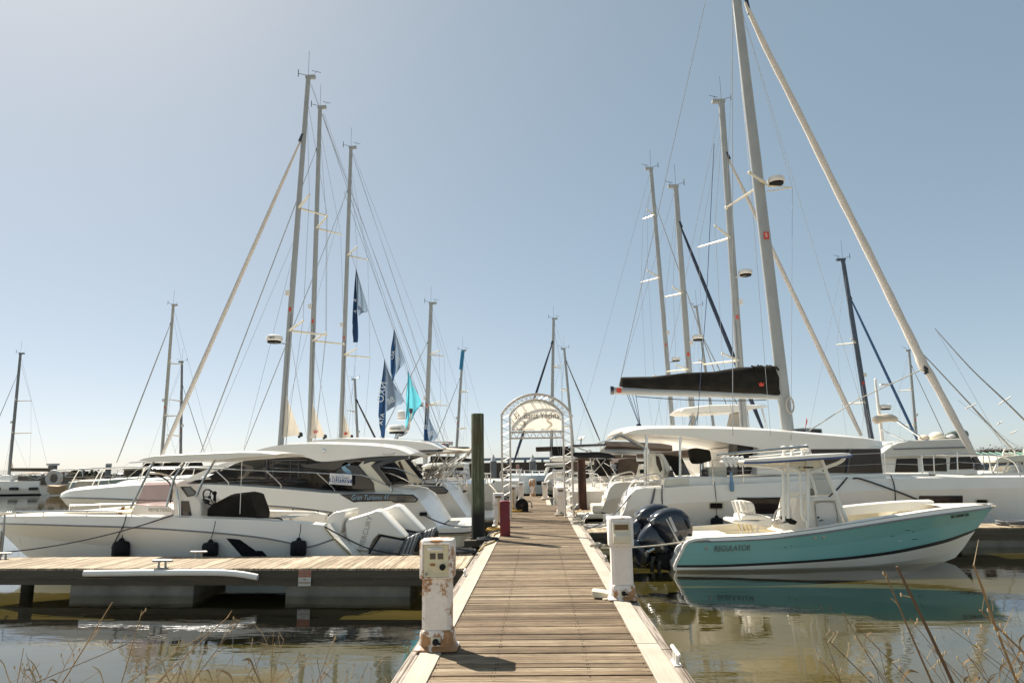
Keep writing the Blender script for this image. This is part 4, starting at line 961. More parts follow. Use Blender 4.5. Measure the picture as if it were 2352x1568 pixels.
    for a, b, c_, d, s_ in q([(182, 1077, 160, 1124, .3), (240, 1074.5, 225, 1118, .6), (330, 1072.5, 322, 1112, .85), (490, 1075, 523, 1114, 1), (611, 1080.5, 644, 1120, 1), (728, 1086, 766, 1130, 1)]):
        c_, d = c_ + dx[0], d + dx[1]
        for sg in (1, -1):
            p0, p1 = P(a, b, yc - 1.75 * s_), P(c_, d, yc - 1.75 * s_)
            if sg < 0: p0.y = 2 * yc - p0.y; p1.y = 2 * yc - p1.y
            e = p1 + (p0 - p1) * .2; e.x = p1.x
            m = MB(); m.tube(cat([p0, e, p1], 4), .016, 6); m.build('stanchion', CHROME, gr)
    # stern gate, hull window slit
    m = MB(); m.pslab([(a, b) for a, b in q([(178, 1153), (320, 1157), (320, 1161), (182, 1158)])], yc - 1.32, .02) if False else None
    return root, rows
CR, CRR = cruiser(21.0, (0, 0, 0), True, 'large white motor cruiser with curved roof and black side panel, behind the open boat')
bx_ = [P(a, b, 19.2) for a, b in ((757.5, 1086), (808.5, 1089.5), (808, 1114.5), (756, 1111))]
root = T('dealer_banner', 'white and blue banner with phone number tied to the cruiser guard rail', 'banner', tuple(bx_[0]))
m = MB(); m.add([*bx_, *[p + Vector((0, .006, 0)) for p in bx_]], [(0, 1, 2, 3), (7, 6, 5, 4), (0, 4, 5, 1), (1, 5, 6, 2), (2, 6, 7, 3), (3, 7, 4, 0)]); m.build('sheet', pm('banner_white', (.74, .73, .72), None, 5, .5), root, smooth=0)
b2 = [bx_[0].lerp(bx_[3], .45), bx_[1].lerp(bx_[2], .45), bx_[1].lerp(bx_[2], .78), bx_[0].lerp(bx_[3], .78)]
m = MB(); m.add([p - Vector((0, .004, 0)) for p in b2], [(0, 1, 2, 3)]); m.build('blue_band', BLUEP, root, smooth=0)
rt_, up_ = (bx_[1] - bx_[0]), (bx_[0] - bx_[3])
cc = sum(b2, Vector()) / 4
text('843.577.7377', .115, root, pm('letter_white', (.8, .8, .78), None, 4, .5), cc - Vector((0, .008, 0)), rt_, Vector((0, 0, 1)), bold=.002, sx=.92)
text('St. Barts Yachts', .085, root, BLUEP, bx_[0].lerp(bx_[2], .5) + up_ * .17 - Vector((0, .008, 0)), rt_, Vector((0, 0, 1)), sx=.9)
text('BROKERAGE SPECIALISTS SINCE 1987', .028, root, BLUEP, bx_[0].lerp(bx_[2], .5) - up_ * .38 - Vector((0, .008, 0)), rt_, Vector((0, 0, 1)))
m = MB(); m.grid([[bx_[0].lerp(bx_[1], .28 + .38 * t) - up_ * (.20 - .10 * math.sin(math.pi * t) - w_ * (.03 + .02 * t)) - Vector((0, .008, 0)) for t in np.linspace(0, 1, 10)] for w_ in (0, 1)]); m.build('wave_mark', LBLUE, root, smooth=0)
# sister cruiser behind, shifted right
C2, _ = cruiser(25.6, (92, -14, -.06), False, 'second white motor cruiser with cream bimini, mostly hidden behind the large cruiser')
rope('mooring_line', 'black stern line from the large cruiser to the green pile', sag(P(969, 1179, 19.3), P(1086, 1208, 18.0), .12), .016, ROPED)
m = MB(); p = P(972, 1180, 19.25); m.bx(p.x - .1, p.x + .1, p.y - .02, p.y + .05, p.z - .05, p.z + .05); tag(m.build('mooring_cleat', RUB, loc=p, bevel=.01), 'black stern cleat on the quarter of the large cruiser', 'cleat')
# ================================================================ teal centre console boat
def teal_boat():
    yc = 16.0
    root = T('centre_console_boat', 'teal centre console fishing boat with white hardtop moored on the right', 'boat', (P(1900, 1300, yc).x, yc, 0))
    cap = [(1580, 1237, 1.12), (1650, 1234.5, 1.22), (1764, 1228, 1.28), (1864, 1217, 1.3), (1940, 1205, 1.28), (2064, 1185, 1.15), (2164, 1170, .85), (2240, 1162, .42), (2270, 1160, .12), (2281, 1160, 0)]
    rub = [(1582, 1243, 1.16), (1650, 1242, 1.25), (1764, 1236.5, 1.31), (1864, 1226, 1.33), (1964, 1211, 1.30), (2064, 1195, 1.17), (2164, 1181, .87), (2240, 1171, .43), (2270, 1166, .13), (2281, 1164, 0)]
    md = [(1566, 1268, 1.12), (1650, 1269, 1.19), (1764, 1264, 1.22), (1864, 1256, 1.2), (1964, 1244, 1.12), (2064, 1228, .95), (2164, 1209, .62), (2230, 1195, .26), (2256, 1190, .06), (2262, 1188, 0)]
    s1 = [(1552, 1297, 1.06), (1650, 1296, 1.12), (1764, 1291, 1.15), (1864, 1285, 1.12), (1964, 1276, 1.0), (2064, 1262, .80), (2164, 1240, .45), (2220, 1222, .16), (2238, 1215.5, .05), (2246, 1212, 0)]
    s2 = [(1552, 1302.5, 1.05), (1650, 1302, 1.11), (1764, 1297, 1.13), (1864, 1291, 1.10), (1964, 1283, .97), (2064, 1269.5, .76), (2164, 1248, .42), (2215, 1230, .14), (2232, 1222.5, .05), (2240, 1218, 0)]
    ch = [(1553, 1308, 1.05), (1764, 1305.5, 1.1), (1964, 1300, .85), (2064, 1290, .6), (2140, 1278, .28), (2190, 1266, .08), (2213, 1258, 0)]
    kl = [(1557, 1345, .2), (1764, 1345, .2), (1964, 1335, .15), (2064, 1320, .08), (2150, 1296, .03), (2194, 1280, 0)]
    rows = rows_from(yc, [cap, rub, md, s1, s2, ch, kl], 56)
    m = MB(); shell(m, yc, rows, [0, 1, 1, 2, 0, 0], end0=True); hull = m.build('hull', [WHITE, TEAL, DARK], root, smooth=50)
    m = MB(); m.tube(rows[1], .02, 6); m.tube(mirror(rows[1], yc), .02, 6); m.build('rub_rail', GREY, hull)
    m = MB(); ed = [r_[0] + Vector((-.012, -.012, 0)) for r_ in rows[:6]]; m.tube(cat([rows[0][3] + Vector((0, -.015, .0)), *ed[1:]], 3), .035, 8); m.tube(cat(mirror([rows[0][3] + Vector((0, -.015, 0)), *ed[1:]], yc), 3), .035, 8); m.build('transom_edge', WHITE, hull)
    inn = [Vector((p.x, p.y + .2 * min(1, (yc - p.y) / .5), p.z + .015)) for p in rows[0]]
    z0 = rows[0][0].z
    flr = [Vector((p.x, p.y + .05 * min(1, (yc - p.y)) + (yc - p.y) * .75 * min(1, max(0, (i - 34) / 12)), p.z - min(.62, p.z - .55) * (1 - min(1, max(0, (i - 34) / 12))))) for i, p in enumerate(inn)]
    m = MB(); m.grid([rows[0], inn, flr]); m.grid([mirror(flr, yc), mirror(inn, yc), mirror(rows[0], yc)]); m.grid([flr, mirror(flr, yc)]); m.build('deck', CREAM, root, smooth=40)
    # white cap rail over the gunwale, bow coaming
    cp = [p + Vector((0, 0, .012)) for p in rows[0]]; ci = [p + Vector((0, -.02, .014)) for p in inn]
    for f in (lambda r_: r_, lambda r_: mirror(r_, yc)):
        m = MB(); m.grid([f(cp), f(ci), f([p - Vector((0, -.03, .09)) for p in ci])]); m.build('cap_rail', WHITE, root, smooth=50)
    k = 43
    m = MB(); m.grid([cp[k:], [Vector((p.x, yc, p.z + .03)) for p in cp[k:]], mirror(cp, yc)[k:]]); m.build('foredeck', WHITE, root)
    m = MB(); far = [mirror(inn, yc)[i] for i in range(26, 46)]; m.grid([[p + Vector((0, -.02, .10)) for p in far], [p + Vector((0, -.22, .08)) for p in far], [p + Vector((0, -.24, -.12)) for p in far]]); m.build('bow_cushion', WHITE, root, smooth=50)
    # stern deck corner
    m = MB(); a, b = P(1594, 1226, yc + .2), P(1672, 1234, yc + .2); m.plate([(a.x, yc - 1.05), (b.x, yc - 1.05), (b.x, yc + 1.05), (a.x, yc + 1.05)], a.z - .3, a.z); m.build('stern_deck', WHITE, root, bevel=.02)
    m = MB(); m.pslab([(1594, 1224), (1764, 1214), (1850, 1208), (1850, 1222), (1594, 1238)], yc + 1.0, .12); m.build('far_coaming', CREAM, root, bevel=.01)
    # lettering
    onh = onhull_fn(rows)
    c = onh([(1681, 1259)], .02)[0]; r_ = onh([(1710, 1258)], .02)[0]
    text('REGULATOR', .165, hull, pm('badge_dark', (.07, .08, .08), (.2, .2, .2), 30, .25, .5), c, r_ - c, (0, 0, 1), shear=.25, sx=.78, ext=.004)
    c = onh([(2206, 1184)], .03)[0]; r_ = onh([(2216, 1182.6)], .03)[0]; u_ = onh([(2206, 1181)], .03)[0] - c
    text('SC 2448 CA', .115, hull, DARK, c, r_ - c, u_, bold=.004)
    for q in ((1623, 1258), (1872, 1234.5), (1892, 1232)):
        c = onh([q], .0)[0]; m = MB(); m.lathe([(.035, 0), (.033, -.012), (.02, -.014), (0, -.010)], tuple(c), 12, 'y'); m.build('through_hull', GALV, hull)
    m = MB()                                    # scuffs
    for a, b, w_ in ((2078, 1217, 14), (2094, 1220, 8), (2093, 1237.5, 16), (1800, 1256, 7), (1815, 1253, 6), (2045, 1230, 10)):
        m.add(onh([(a, b), (a + w_, b - .5), (a + w_ * .8, b + 1.1), (a + 2, b + 1.3)], .006), [(0, 1, 2, 3)])
    m.build('scuff', pm('scuff_dark', (.02, .07, .065), None, 9, .6), hull, smooth=0)
    bent(root, 'grab_handle', [P(a, b, yc - 1.18) for a, b in ((1566, 1249), (1556, 1255), (1551, 1266), (1555, 1273))], .02, PLAST)
    # leaning post
    lp = []
    Y0, Y1 = yc - .45, yc + .35
    m = MB(); m.pslab([(1682, 1194), (1690, 1192), (1740, 1196), (1772, 1186), (1776, 1203), (1770, 1212), (1745, 1208), (1728, 1205), (1684, 1201)], Y0, Y1 - Y0); seat = m.build('leaning_post', PLAST, root, bevel=.03)
    m = MB(); m.pslab([(1705, 1184), (1712, 1181), (1755, 1183), (1768, 1190), (1766, 1194), (1705, 1193)], Y0, .7); m.build('seat_cushion', WHITE, seat, bevel=.04)
    m = MB(); m.pslab([(1699, 1151), (1724, 1150), (1734, 1158), (1737, 1174), (1728, 1178), (1706, 1176)], Y0 + .05, .6); m.build('seat_back', WHITE, seat, bevel=.05)
    for i in range(4):
        a = (1683 + i * 9, 1150); m = MB(); m.tube([P(a[0], a[1], Y0 + .02), P(a[0] + 7, a[1] + 26, Y0 + .02)], [.034, .026], 10); m.build('rod_holder', PLAST, seat)
        m = MB(); m.tube([P(1695 + i * 9, 1203, Y0 + .05), P(1702 + i * 9, 1219, Y0 + .05)], .016, 8); m.build('rod_tube', pm('brass_tube', (.45, .34, .17), None, 6, .3, .8), seat)
    for q in ((1704, 1204, 1703, 1232), (1726, 1204, 1730, 1230), (1742, 1206, 1737, 1232), (1695, 1172, 1699, 1193), (1733, 1172, 1731, 1185)):
        for yy in (Y0 + .06, Y1 - .06): 
            m = MB(); m.tube([P(q[0], q[1], yy), P(q[2], q[3], yy)], .024, 8); m.build('seat_leg', PLAST, seat)
    # console
    m = MB(); m.pslab([(1858, 1143), (1921, 1142), (1942, 1205), (1936, 1216), (1858, 1222)], yc - .55, 1.1); cs = m.build('console', WHITE, root, bevel=.03)
    m = MB(); m.pslab([(1831, 1137), (1858, 1133), (1858, 1222), (1797, 1226), (1797, 1204), (1818, 1196)], yc - .5, 1.0); m.build('dash', WHITE, cs, bevel=.03)
    m = MB(); m.pslab([(1873, 1158), (1879, 1153), (1914, 1153), (1919, 1160), (1926, 1206), (1878, 1213)], yc - .575, .02); dr = m.build('door', pm('hatch_white', (.66, .66, .65), (.6, .6, .6), 2, .12, coat=.6), cs, bevel=.006)
    m = MB(); m.tube(cat([P(a, b, yc - .58) for a, b in ((1878, 1213), (1871.5, 1160), (1879, 1152), (1914, 1151.5), (1920, 1160), (1927, 1207))], 3), .009, 6); m.build('door_frame', GALV, dr)
    m = MB(); m.ball(P(1880, 1187.5, yc - .59), .022); m.tube([P(1882, 1195, yc - .6), P(1890, 1194, yc - .6)], .01, 6); m.build('handle', BLACK, dr)
    m = MB(); m.bx(*(lambda a, b: (a.x, b.x))(P(1858, 1145, yc - .58), P(1921, 1145, yc - .58)), yc - .58, yc - .56, P(1880, 1147.5, yc - .58).z, P(1880, 1144, yc - .58).z); m.build('console_trim', PLAST, cs)
    m = MB(); m.pslab([(1801, 1192), (1808, 1185), (1832, 1197), (1827, 1205), (1815, 1203)], yc - .52, .3); m.build('throttle_box', RUB, root, bevel=.02)
    c = P(1795, 1181, yc - .2); m = MB(); tl = Matrix.Translation(c) @ Matrix.Rotation(R(-52), 4, 'Y') @ Matrix.Rotation(R(20), 4, 'X')
    m.tube([(.2 * math.cos(t), .2 * math.sin(t), 0) for t in np.linspace(0, 2 * math.pi, 25)], .018, 8)
    for t in (.4, 2.5, 4.6): m.tube([(0, 0, -.03), (.19 * math.cos(t), .19 * math.sin(t), 0)], .012, 6)
    m.ball((.2, 0, .04), .03); m.xform(tl); m.build('steering_wheel', PLAST, root)
    m = MB(); m.pslab([(1850, 1084), (1862, 1083), (1900, 1086), (1914, 1134), (1862, 1136)], yc - .5, .012); m.build('windscreen', CLEAR, root)
    m = MB(); m.ball(P(1864, 1129, yc - .1), .11, .11, .08); m.build('compass', RUB, cs)
    # T-top
    tp = [(1707, 1060), (1709, 1056.5), (1764, 1052.5), (1850, 1046), (1939, 1039.5), (1954, 1040.5), (1958, 1044), (1952, 1048.5), (1900, 1052.5), (1764, 1061), (1712, 1063)]
    yy0 = yc - 1.0; f_ = wpx(tp, yy0); cen = sum(f_, Vector()) / len(f_)
    rg = []
    for yy, k in ((yy0, .9), (yy0 + .06, 1), (yy0 + .3, 1), (yc, 1), (yc + .7, 1), (yc + .94, 1), (yc + 1, .9)):
        rg.append([Vector((cen.x + (p.x - cen.x) * (k if k == 1 else .965), yy, cen.z + (p.z - cen.z) * k)) for p in f_])
    m = MB(); m.rings(rg); ht = m.build('hardtop', WHITE, root, smooth=50)
    m = MB(); m.tube(cat([P(a, b, yy0 - .0) for a, b in ((1709, 1062.5), (1764, 1061.5), (1850, 1055.5), (1939, 1049.5), (1957, 1045))], 3), .02, 6); m.build('blue_trim', BLUE, ht)
    m = MB(); m.pslab([(1804, 1058), (1886, 1054), (1889, 1074), (1868, 1084), (1848, 1084), (1806, 1072)], yc - .7, 1.4); eb = m.build('electronics_box', CREAM, ht, bevel=.02)
    for q in ((1815, 1073), (1836, 1073)):
        m = MB(); m.ball(P(q[0], q[1], yc - .71), .02); m.build('latch', GALV, eb)
    m = MB(); c = P(1857, 1073, yc - .86); m.lathe([(.1, -.015), (.1, .015), (0, .015)], tuple(c), 16); m.build('speaker', RUB, ht)
    PW = pm('white_powder_tube', (.80, .78, .72), (.74, .72, .66), 3, .35)
    for yy in (yc - .72, yc + .72):
        for pts, r_ in ((((1712, 1067), (1764, 1071), (1790, 1076), (1799, 1092), (1800, 1196)), .034), (((1764, 1068), (1810, 1073), (1832, 1080), (1839, 1096), (1842, 1180), (1854, 1196)), .034), (((1810, 1058), (1810, 1190)), .04), (((1856, 1050), (1856, 1218)), .045), (((1886, 1054), (1948, 1204)), .042), (((1940, 1051), (1930, 1060), (1905, 1070), (1858, 1085)), .036), (((1857, 1147), (1922, 1144)), .03), (((1815, 1141), (1856, 1140)), .025), (((1861, 1086), (1875, 1134)), .03)):
            bent(root, 'hardtop_leg', [P(a, b, yy) for a, b in pts], r_, PW)
    # outriggers, rod rack and lights on the top
    m = MB(); m.tube([P(1646, 1045, yy0 + .1), P(1700, 1039, yy0 + .1), P(1856, 1025, yy0 + .1)], [.016, .026, .034], 8); m.build('outrigger', CHROME, root)
    m = MB(); m.tube([P(1720, 1048, yy0 + 1.7), P(1764, 1044, yy0 + 1.7), P(1856, 1033, yy0 + 1.7)], [.014, .02, .03], 8); m.build('outrigger', CHROME, root)
    for q in ((1801, 1035, 1046), (1820, 1032, 1046), (1844, 1032, 1045), (1853, 1026, 1043)):
        m = MB(); m.lathe([(.05, 0), (.05, .02), (.03, .05), (.03, .11), (.055, .13), (.055, .2), (0, .22)], tuple(P(q[0], q[2], yc - .6)), 12); m.build('outrigger_base', PLAST, ht)
    for i in range(5):
        a = 1660 + i * 10.5; m = MB(); m.tube([P(a, 1048, yc - .5), P(a + 11, 1071, yc - .5)], [.05, .036], 10); m.build('rod_holder', pm('white_poly', (.78, .78, .76), None, 3, .4), ht)
    m = MB(); m.tube([P(1666, 1060, yc - .5), P(1716, 1064, yc - .5)], .02, 6); m.build('rod_rack_bar', PW, ht)
    m = MB(); c = P(2262, 1164, yc); m.bx(c.x - .1, c.x + .22, yc - .06, yc + .06, c.z, c.z + .06); m.build('anchor_roller', CHROME, root, bevel=.01)
    for q in ((2222, 1160), (2255, 1157)):
        c = P(q[0], q[1], yc - .2); m = MB(); m.tube([c - Vector((.12, 0, 0)), c + Vector((.12, 0, 0))], .014, 6); m.tube([c, c - Vector((0, 0, .06))], .02, 6); m.build('bow_cleat', CHROME, root)
    return rows, onh
def onhull_fn(rows):
    tab = []
    for r_ in rows:
        pr = [proj2(q) for q in r_]; xs2 = np.array([q[0] for q in pr]); o_ = np.argsort(xs2)
        tab.append((xs2[o_], np.array([q[1] for q in pr])[o_], np.array([q.y for q in r_])[o_]))
    def fn(pts, off=.008):
        out = []
        for a, b in pts:
            c = [(np.interp(a, t[0], t[1]), np.interp(a, t[0], t[2])) for t in tab]
            ys2, Ys2 = zip(*c); out.append(P(a, b, np.interp(b, ys2, Ys2) - off))
        return out
    return fn
TR, onhull_teal = teal_boat()
def black_outboard():
    Y0 = 15.45; root = T('outboard_motor', 'nearer glossy navy black outboard motor on the stern of the teal boat', 'outboard motor', tuple(P(1520, 1280, Y0 + .3)), 'black outboards on the teal boat')
    cow = [(1496, 1196), (1510, 1183), (1528, 1173), (1556, 1170), (1576, 1179), (1588, 1198), (1592, 1218), (1588, 1238), (1566, 1262), (1545, 1262), (1524, 1232), (1508, 1212)]
    f_ = wpx(cow, Y0); cen = sum(f_, Vector()) / len(f_); f_ = [cen + (p - cen) * 1.13 for p in f_]
    def sc(k, y, fp=f_, ce=cen): return [Vector((ce.x + (p.x - ce.x) * k, y, ce.z + (p.z - ce.z) * k)) for p in fp]
    m = MB(); m.rings([sc(.72, Y0 - .03), sc(.92, Y0 + .03), sc(1, Y0 + .14), sc(1, Y0 + .44), sc(.92, Y0 + .55), sc(.72, Y0 + .6)]); cw = m.build('cowl', NAVY, root, smooth=60, sub=1)
    m = MB(); m.pslab([(1529, 1192), (1532, 1191), (1562, 1247), (1559, 1249)], Y0 - .05, .03); m.build('cowl_stripe', SILVER, cw)
    m = MB(); m.pslab([(1535, 1188), (1541, 1186), (1556, 1219), (1549, 1221)], Y0 - .049, .02); m.build('cowl_badge', pm('badge_grey', (.5, .5, .5), (.35, .36, .37), 60, .3, .6), cw)
    m = MB(); m.pslab([(1570, 1188), (1580, 1198), (1585, 1212), (1582, 1214), (1574, 1204)], Y0 - .02, .05); m.build('intake', RUB, cw, bevel=.008)
    m = MB(); m.pslab([(1494, 1196), (1507, 1186), (1512, 1196), (1500, 1206)], Y0 + .02, .54); m.build('cowl_clip', GREY, cw, bevel=.02)
    md = [(1497, 1199), (1509, 1214), (1526, 1236), (1545, 1262), (1530, 1276), (1508, 1268), (1484, 1262), (1466, 1242), (1478, 1226)]
    g_ = wpx(md, Y0 + .05); c2 = sum(g_, Vector()) / len(g_); g_ = [c2 + (p - c2) * 1.15 for p in g_]
    m = MB(); m.rings([sc(.75, Y0 + .02, g_, c2), sc(1, Y0 + .12, g_, c2), sc(1, Y0 + .42, g_, c2), sc(.75, Y0 + .52, g_, c2)]); mid = m.build('midsection', NAVY, root, smooth=60, sub=1)
    lg = [(1470, 1240), (1492, 1258), (1500, 1290), (1484, 1302), (1466, 1296), (1455, 1262), (1453, 1240)]
    g_ = wpx(lg, Y0 + .1); c2 = sum(g_, Vector()) / len(g_)
    m = MB(); m.rings([sc(.7, Y0 + .12, g_, c2), sc(1, Y0 + .2, g_, c2), sc(1, Y0 + .34, g_, c2), sc(.7, Y0 + .42, g_, c2)]); m.build('lower_leg', NAVY, mid, smooth=60)
    m = MB(); m.pslab([(1520, 1262), (1545, 1256), (1558, 1290), (1556, 1312), (1524, 1308), (1506, 1282)], Y0 + .14, .28); br = m.build('bracket', RUB, root, bevel=.03)
    for q in ((1500, 1278, 1498, 1312), (1516, 1288, 1514, 1314), (1544, 1268, 1551, 1315)):
        m = MB(); m.tube([P(q[0], q[1], Y0 + .1), P((q[0] + q[2]) / 2 - 2, (q[1] + q[3]) / 2, Y0 + .06), P(q[2], q[3], Y0 + .1)], [.05, .035, .045], 8); m.build('tilt_ram', DARK, br)
    m = MB(); m.tube([P(1487, 1267, Y0 - .02), P(1503, 1259, Y0 - .02)], .035, 8); m.build('tilt_fitting', CHROME, br)
    return root
bo_ = black_outboard(); dup(bo_, bo_.location + Vector((-.20, .68, .05)), 'far glossy navy black outboard motor of the pair on the teal boat')
rope('mooring_line', 'pale stern line from the dock cleat to the teal boat behind the second pedestal', sag((1.3, 14.9, .50), P(1600, 1238, 14.95), .05), .016, ROPEW)
rope('mooring_line', 'thin bow line from the teal boat to the grey finger pier', [P(2274, 1180, 15.9), (P(2320, 1203, 18.4).x, 18.4, .55)], .010, ROPEW)

# ================================================================ big sailing catamaran
def catamaran():
    yc = 20.95; off = 5.4; ym = yc + off / 2
    root = T('sailing_catamaran', 'large white sailing catamaran with long hardtop and black boom bag', 'sailing catamaran', (P(1800, 1200, ym).x, ym, 0))
    dk = [(1436, 1166, .70), (1444, 1141, .73), (1458, 1125, .76), (1480, 1120.5, .78), (1524, 1120, .8), (1606, 1115, .8), (1764, 1108.5, .8), (1924, 1100, .78), (2139, 1097, .72), (2260, 1095.5, .55), (2330, 1095, .25), (2372, 1094, .02)]
    kn = [(1432, 1176, .72), (1500, 1160, .82), (1700, 1146, .88), (1850, 1136, .88), (1981, 1127, .87), (2139, 1123, .8), (2260, 1121, .6), (2335, 1120, .27), (2373, 1119, .02)]
    wl = [(1420, 1206, .60), (1500, 1215, .66), (1764, 1222, .68), (2000, 1222, .62), (2200, 1220, .45), (2330, 1216, .18), (2374, 1214, .02)]
    kl = [(1430, 1236, .2), (1764, 1258, .2), (2000, 1258, .18), (2340, 1240, .02)]
    rows = rows_from(yc, [dk, kn, wl, kl], 60)
    m = MB(); shell(m, yc, rows, [0, 0, 1]); m.mi(0)
    deckrow = [Vector((p.x, yc, p.z + .04)) for p in rows[0]]; m.grid([rows[0], deckrow, mirror(rows[0], yc)])
    hull = m.build('hull', [WHITE, DARK], root, smooth=40)
    onh = onhull_fn(rows)
    h2 = hull.copy(); S.collection.objects.link(h2); h2.parent = root; h2.location = hull.location + Vector((0, off, 0)); h2.name = 'hull.001'
    def hwin(pts, mt, nm='hull_window', off_=.02):
        m = MB()
        if len(pts) == 4:
            (ax, ay), (bx2, by), (cx2, cy2), (dx2, dy2) = pts
            m.grid([onh([((ax + (bx2 - ax) * u) * (1 - v) + (dx2 + (cx2 - dx2) * u) * v, (ay + (by - ay) * u) * (1 - v) + (dy2 + (cy2 - dy2) * u) * v) for u in np.linspace(0, 1, 13)], off_) for v in np.linspace(0, 1, 7)])
        else: m.add(onh(pts, off_), [list(range(len(pts)))])
        return m.build(nm, mt, hull, smooth=0)
    for a in ([(1694, 1143.5), (1798, 1143), (1798, 1178), (1700, 1178)], [(2113, 1139.5), (2210, 1139), (2210, 1161), (2113, 1161)]):
        hwin(a, GLASSB)
        m = MB(); m.tube([*onh([a[0], ((a[0][0] + a[1][0]) / 2, a[0][1]), a[1], a[2], ((a[2][0] + a[3][0]) / 2, a[2][1]), a[3]], .02), onh(a[:1], .02)[0]], .022, 6); m.build('window_frame', BLACK, hull)
    for x, y_, w_, h_ in ((1645, 1161, 14, 6), (2255, 1154, 12, 6.5)):
        hwin([(x - w_, y_ - h_ + 2), (x - w_ + 2, y_ - h_), (x + w_ - 2, y_ - h_), (x + w_, y_ - h_ + 2), (x + w_, y_ + h_ - 2), (x + w_ - 2, y_ + h_), (x - w_ + 2, y_ + h_), (x - w_, y_ + h_ - 2)], GLASSD, 'porthole', .035)
        q = [(x - w_ - 2, y_ - h_), (x - w_, y_ - h_ - 2), (x + w_, y_ - h_ - 2), (x + w_ + 2, y_ - h_), (x + w_ + 2, y_ + h_), (x + w_, y_ + h_ + 2), (x - w_, y_ + h_ + 2), (x - w_ - 2, y_ + h_)]
        m = MB(); m.tube([*onh(q, .01), onh(q[:1], .01)[0]], .018, 6); m.build('porthole_frame', CREAM, hull)
    # transom steps on both hulls
    for k, hname in ((0, hull), (off, h2)):
        c = P(1424, 1190, 20.15); xs_ = c.x
        par = hull if k == 0 else root
        for i, (x0, x1, z0, z1) in enumerate(((-.95, .3, .22, .42), (-.35, .7, .42, .72), (.1, 1.0, .72, 1.02))):
            m = MB(); m.bx(xs_ + x0, xs_ + x1, yc + k - .58, yc + k + .58, z0, z1); m.build('transom_step', WHITE, par, bevel=.06)
        bent(root, 'boarding_ladder', [(xs_ - .96, yc + k - .25, .1), (xs_ - 1.0, yc + k - .25, .55), (xs_ - .85, yc + k - .25, .75), (xs_ - .85, yc + k + .25, .75), (xs_ - 1.0, yc + k + .25, .55), (xs_ - .96, yc + k + .25, .1)], .02)
    # far transom fin side
    m = MB(); m.bx(P(1560, 1100, yc).x, P(2180, 1100, yc).x, yc + .5, yc + off - .5, .85, 1.62); m.build('bridge_deck', WHITE, root, bevel=.08)
    # cockpit coaming and coachroof
    ys0, ys1 = yc - .45, yc + off + .45
    m = MB(); m.pslab([(1528, 1098), (1536, 1095), (1640, 1093), (1690, 1096), (2030, 1086), (2040, 1100), (1640, 1114), (1524, 1120)], ys0, .5); m.build('coaming', WHITE, root, bevel=.04)
    m = MB(); m.pslab([(1528, 1098), (1585, 1095), (1585, 1117), (1524, 1119)], ys0 - .01, .3); m.build('cockpit_seat', CREAM, root, bevel=.05)
    cab = [(1738, 1090), (1742, 1022), (2024, 1024), (2032, 1087), (1900, 1093)]
    f_ = wpx(cab, ys0 + .12); b_ = [Vector((p.x, ys1 - .12, p.z)) for p in f_]
    fr = [Vector((p.x + (.5 if i in (2, 3) else 0), ym, p.z)) for i, p in enumerate(f_)]
    m = MB(); m.rings([f_, fr, b_]); cabn = m.build('coachroof', WHITE, root, bevel=.05)
    m = MB(); m.pslab([(1862, 1031), (2022, 1030), (2028, 1086), (1900, 1086), (1880, 1076)], ys0 + .09, .04); m.build('saloon_window', GLASSB, cabn, bevel=.01)
    m = MB(); m.tube([P(1952, 1031, ys0 + .07), P(1946, 1086, ys0 + .07)], .05, 6); m.build('window_post', BLACK, cabn)
    m = MB(); m.pslab([(1696, 1019), (1738, 1020), (1736, 1060), (1722, 1089), (1696, 1090)], ys0 + .6, .08); m.build('saloon_door', GLASSD, cabn)
    m = MB(); m.pslab([(1684, 1019), (1698, 1019), (1700, 1090), (1676, 1092)], ys0 + .7, .5); m.build('folded_curtain', pm('grey_canvas', (.30, .27, .24), (.22, .2, .18), 4, .85), root, bevel=.03)
    # hardtop
    Yr = yc - .35; Yf = yc + off + .35
    tp = [(1436, 993.8), (1452, 989), (1471, 985.5), (1521, 983.6), (1633, 984), (1764, 988.6), (1889, 998.6), (1989, 1007), (2034, 1013.6), (2046, 1019)]
    bt = [(1436.5, 995), (1470, 996), (1530, 998.5), (1600, 1005), (1676, 1018), (1764, 1030), (1864, 1035), (1960, 1033.5), (2030, 1030.5), (2050, 1024)]
    n = 46
    def rs(pts, Y, Yd):
        w3 = np.array(cat([P(a, b, Y) for a, b in pts], 5)); t = np.linspace(w3[0, 0], w3[-1, 0], n)
        return [Vector((u, Yd, np.interp(u, w3[:, 0], w3[:, 2]))) for u in t]
    a0 = rs(tp, Yr, Yr); b0 = rs(bt, Yr, Yr); crown = lambda s_, y_: [Vector((p.x, y_, p.z + s_)) for p in a0]
    def soft(row, d):      # round the corners of the plan
        L = row[-1].x - row[0].x
        return [Vector((p.x, p.y + d * (max(0, 1 - (p.x - row[0].x) / .8) ** 2 + max(0, 1 - (row[-1].x - p.x) / .8) ** 2) * .5, p.z)) for p in row]
    a0, b0 = soft(a0, 1), soft(b0, 1)
    mir = lambda r_: [Vector((p.x, Yr + Yf - p.y, p.z)) for p in r_]
    m = MB(); und = [[Vector((p.x, Yr + .7, p.z + .09)) for p in b0], [Vector((p.x, Yf - .7, p.z + .09)) for p in b0]]
    rws = [b0, a0, crown(.07, Yr + .5), crown(.17, Yr + 1.6), crown(.21, ym), crown(.17, Yf - 1.6), crown(.07, Yf - .5), mir(a0), mir(b0), und[1], und[0], b0]
    m.grid(rws)
    for k in (0, -1):
        m.add([r_[k] for r_ in rws[:-1]], [list(range(len(rws) - 1))])
    m.build('hardtop', WHITE, root, smooth=40)
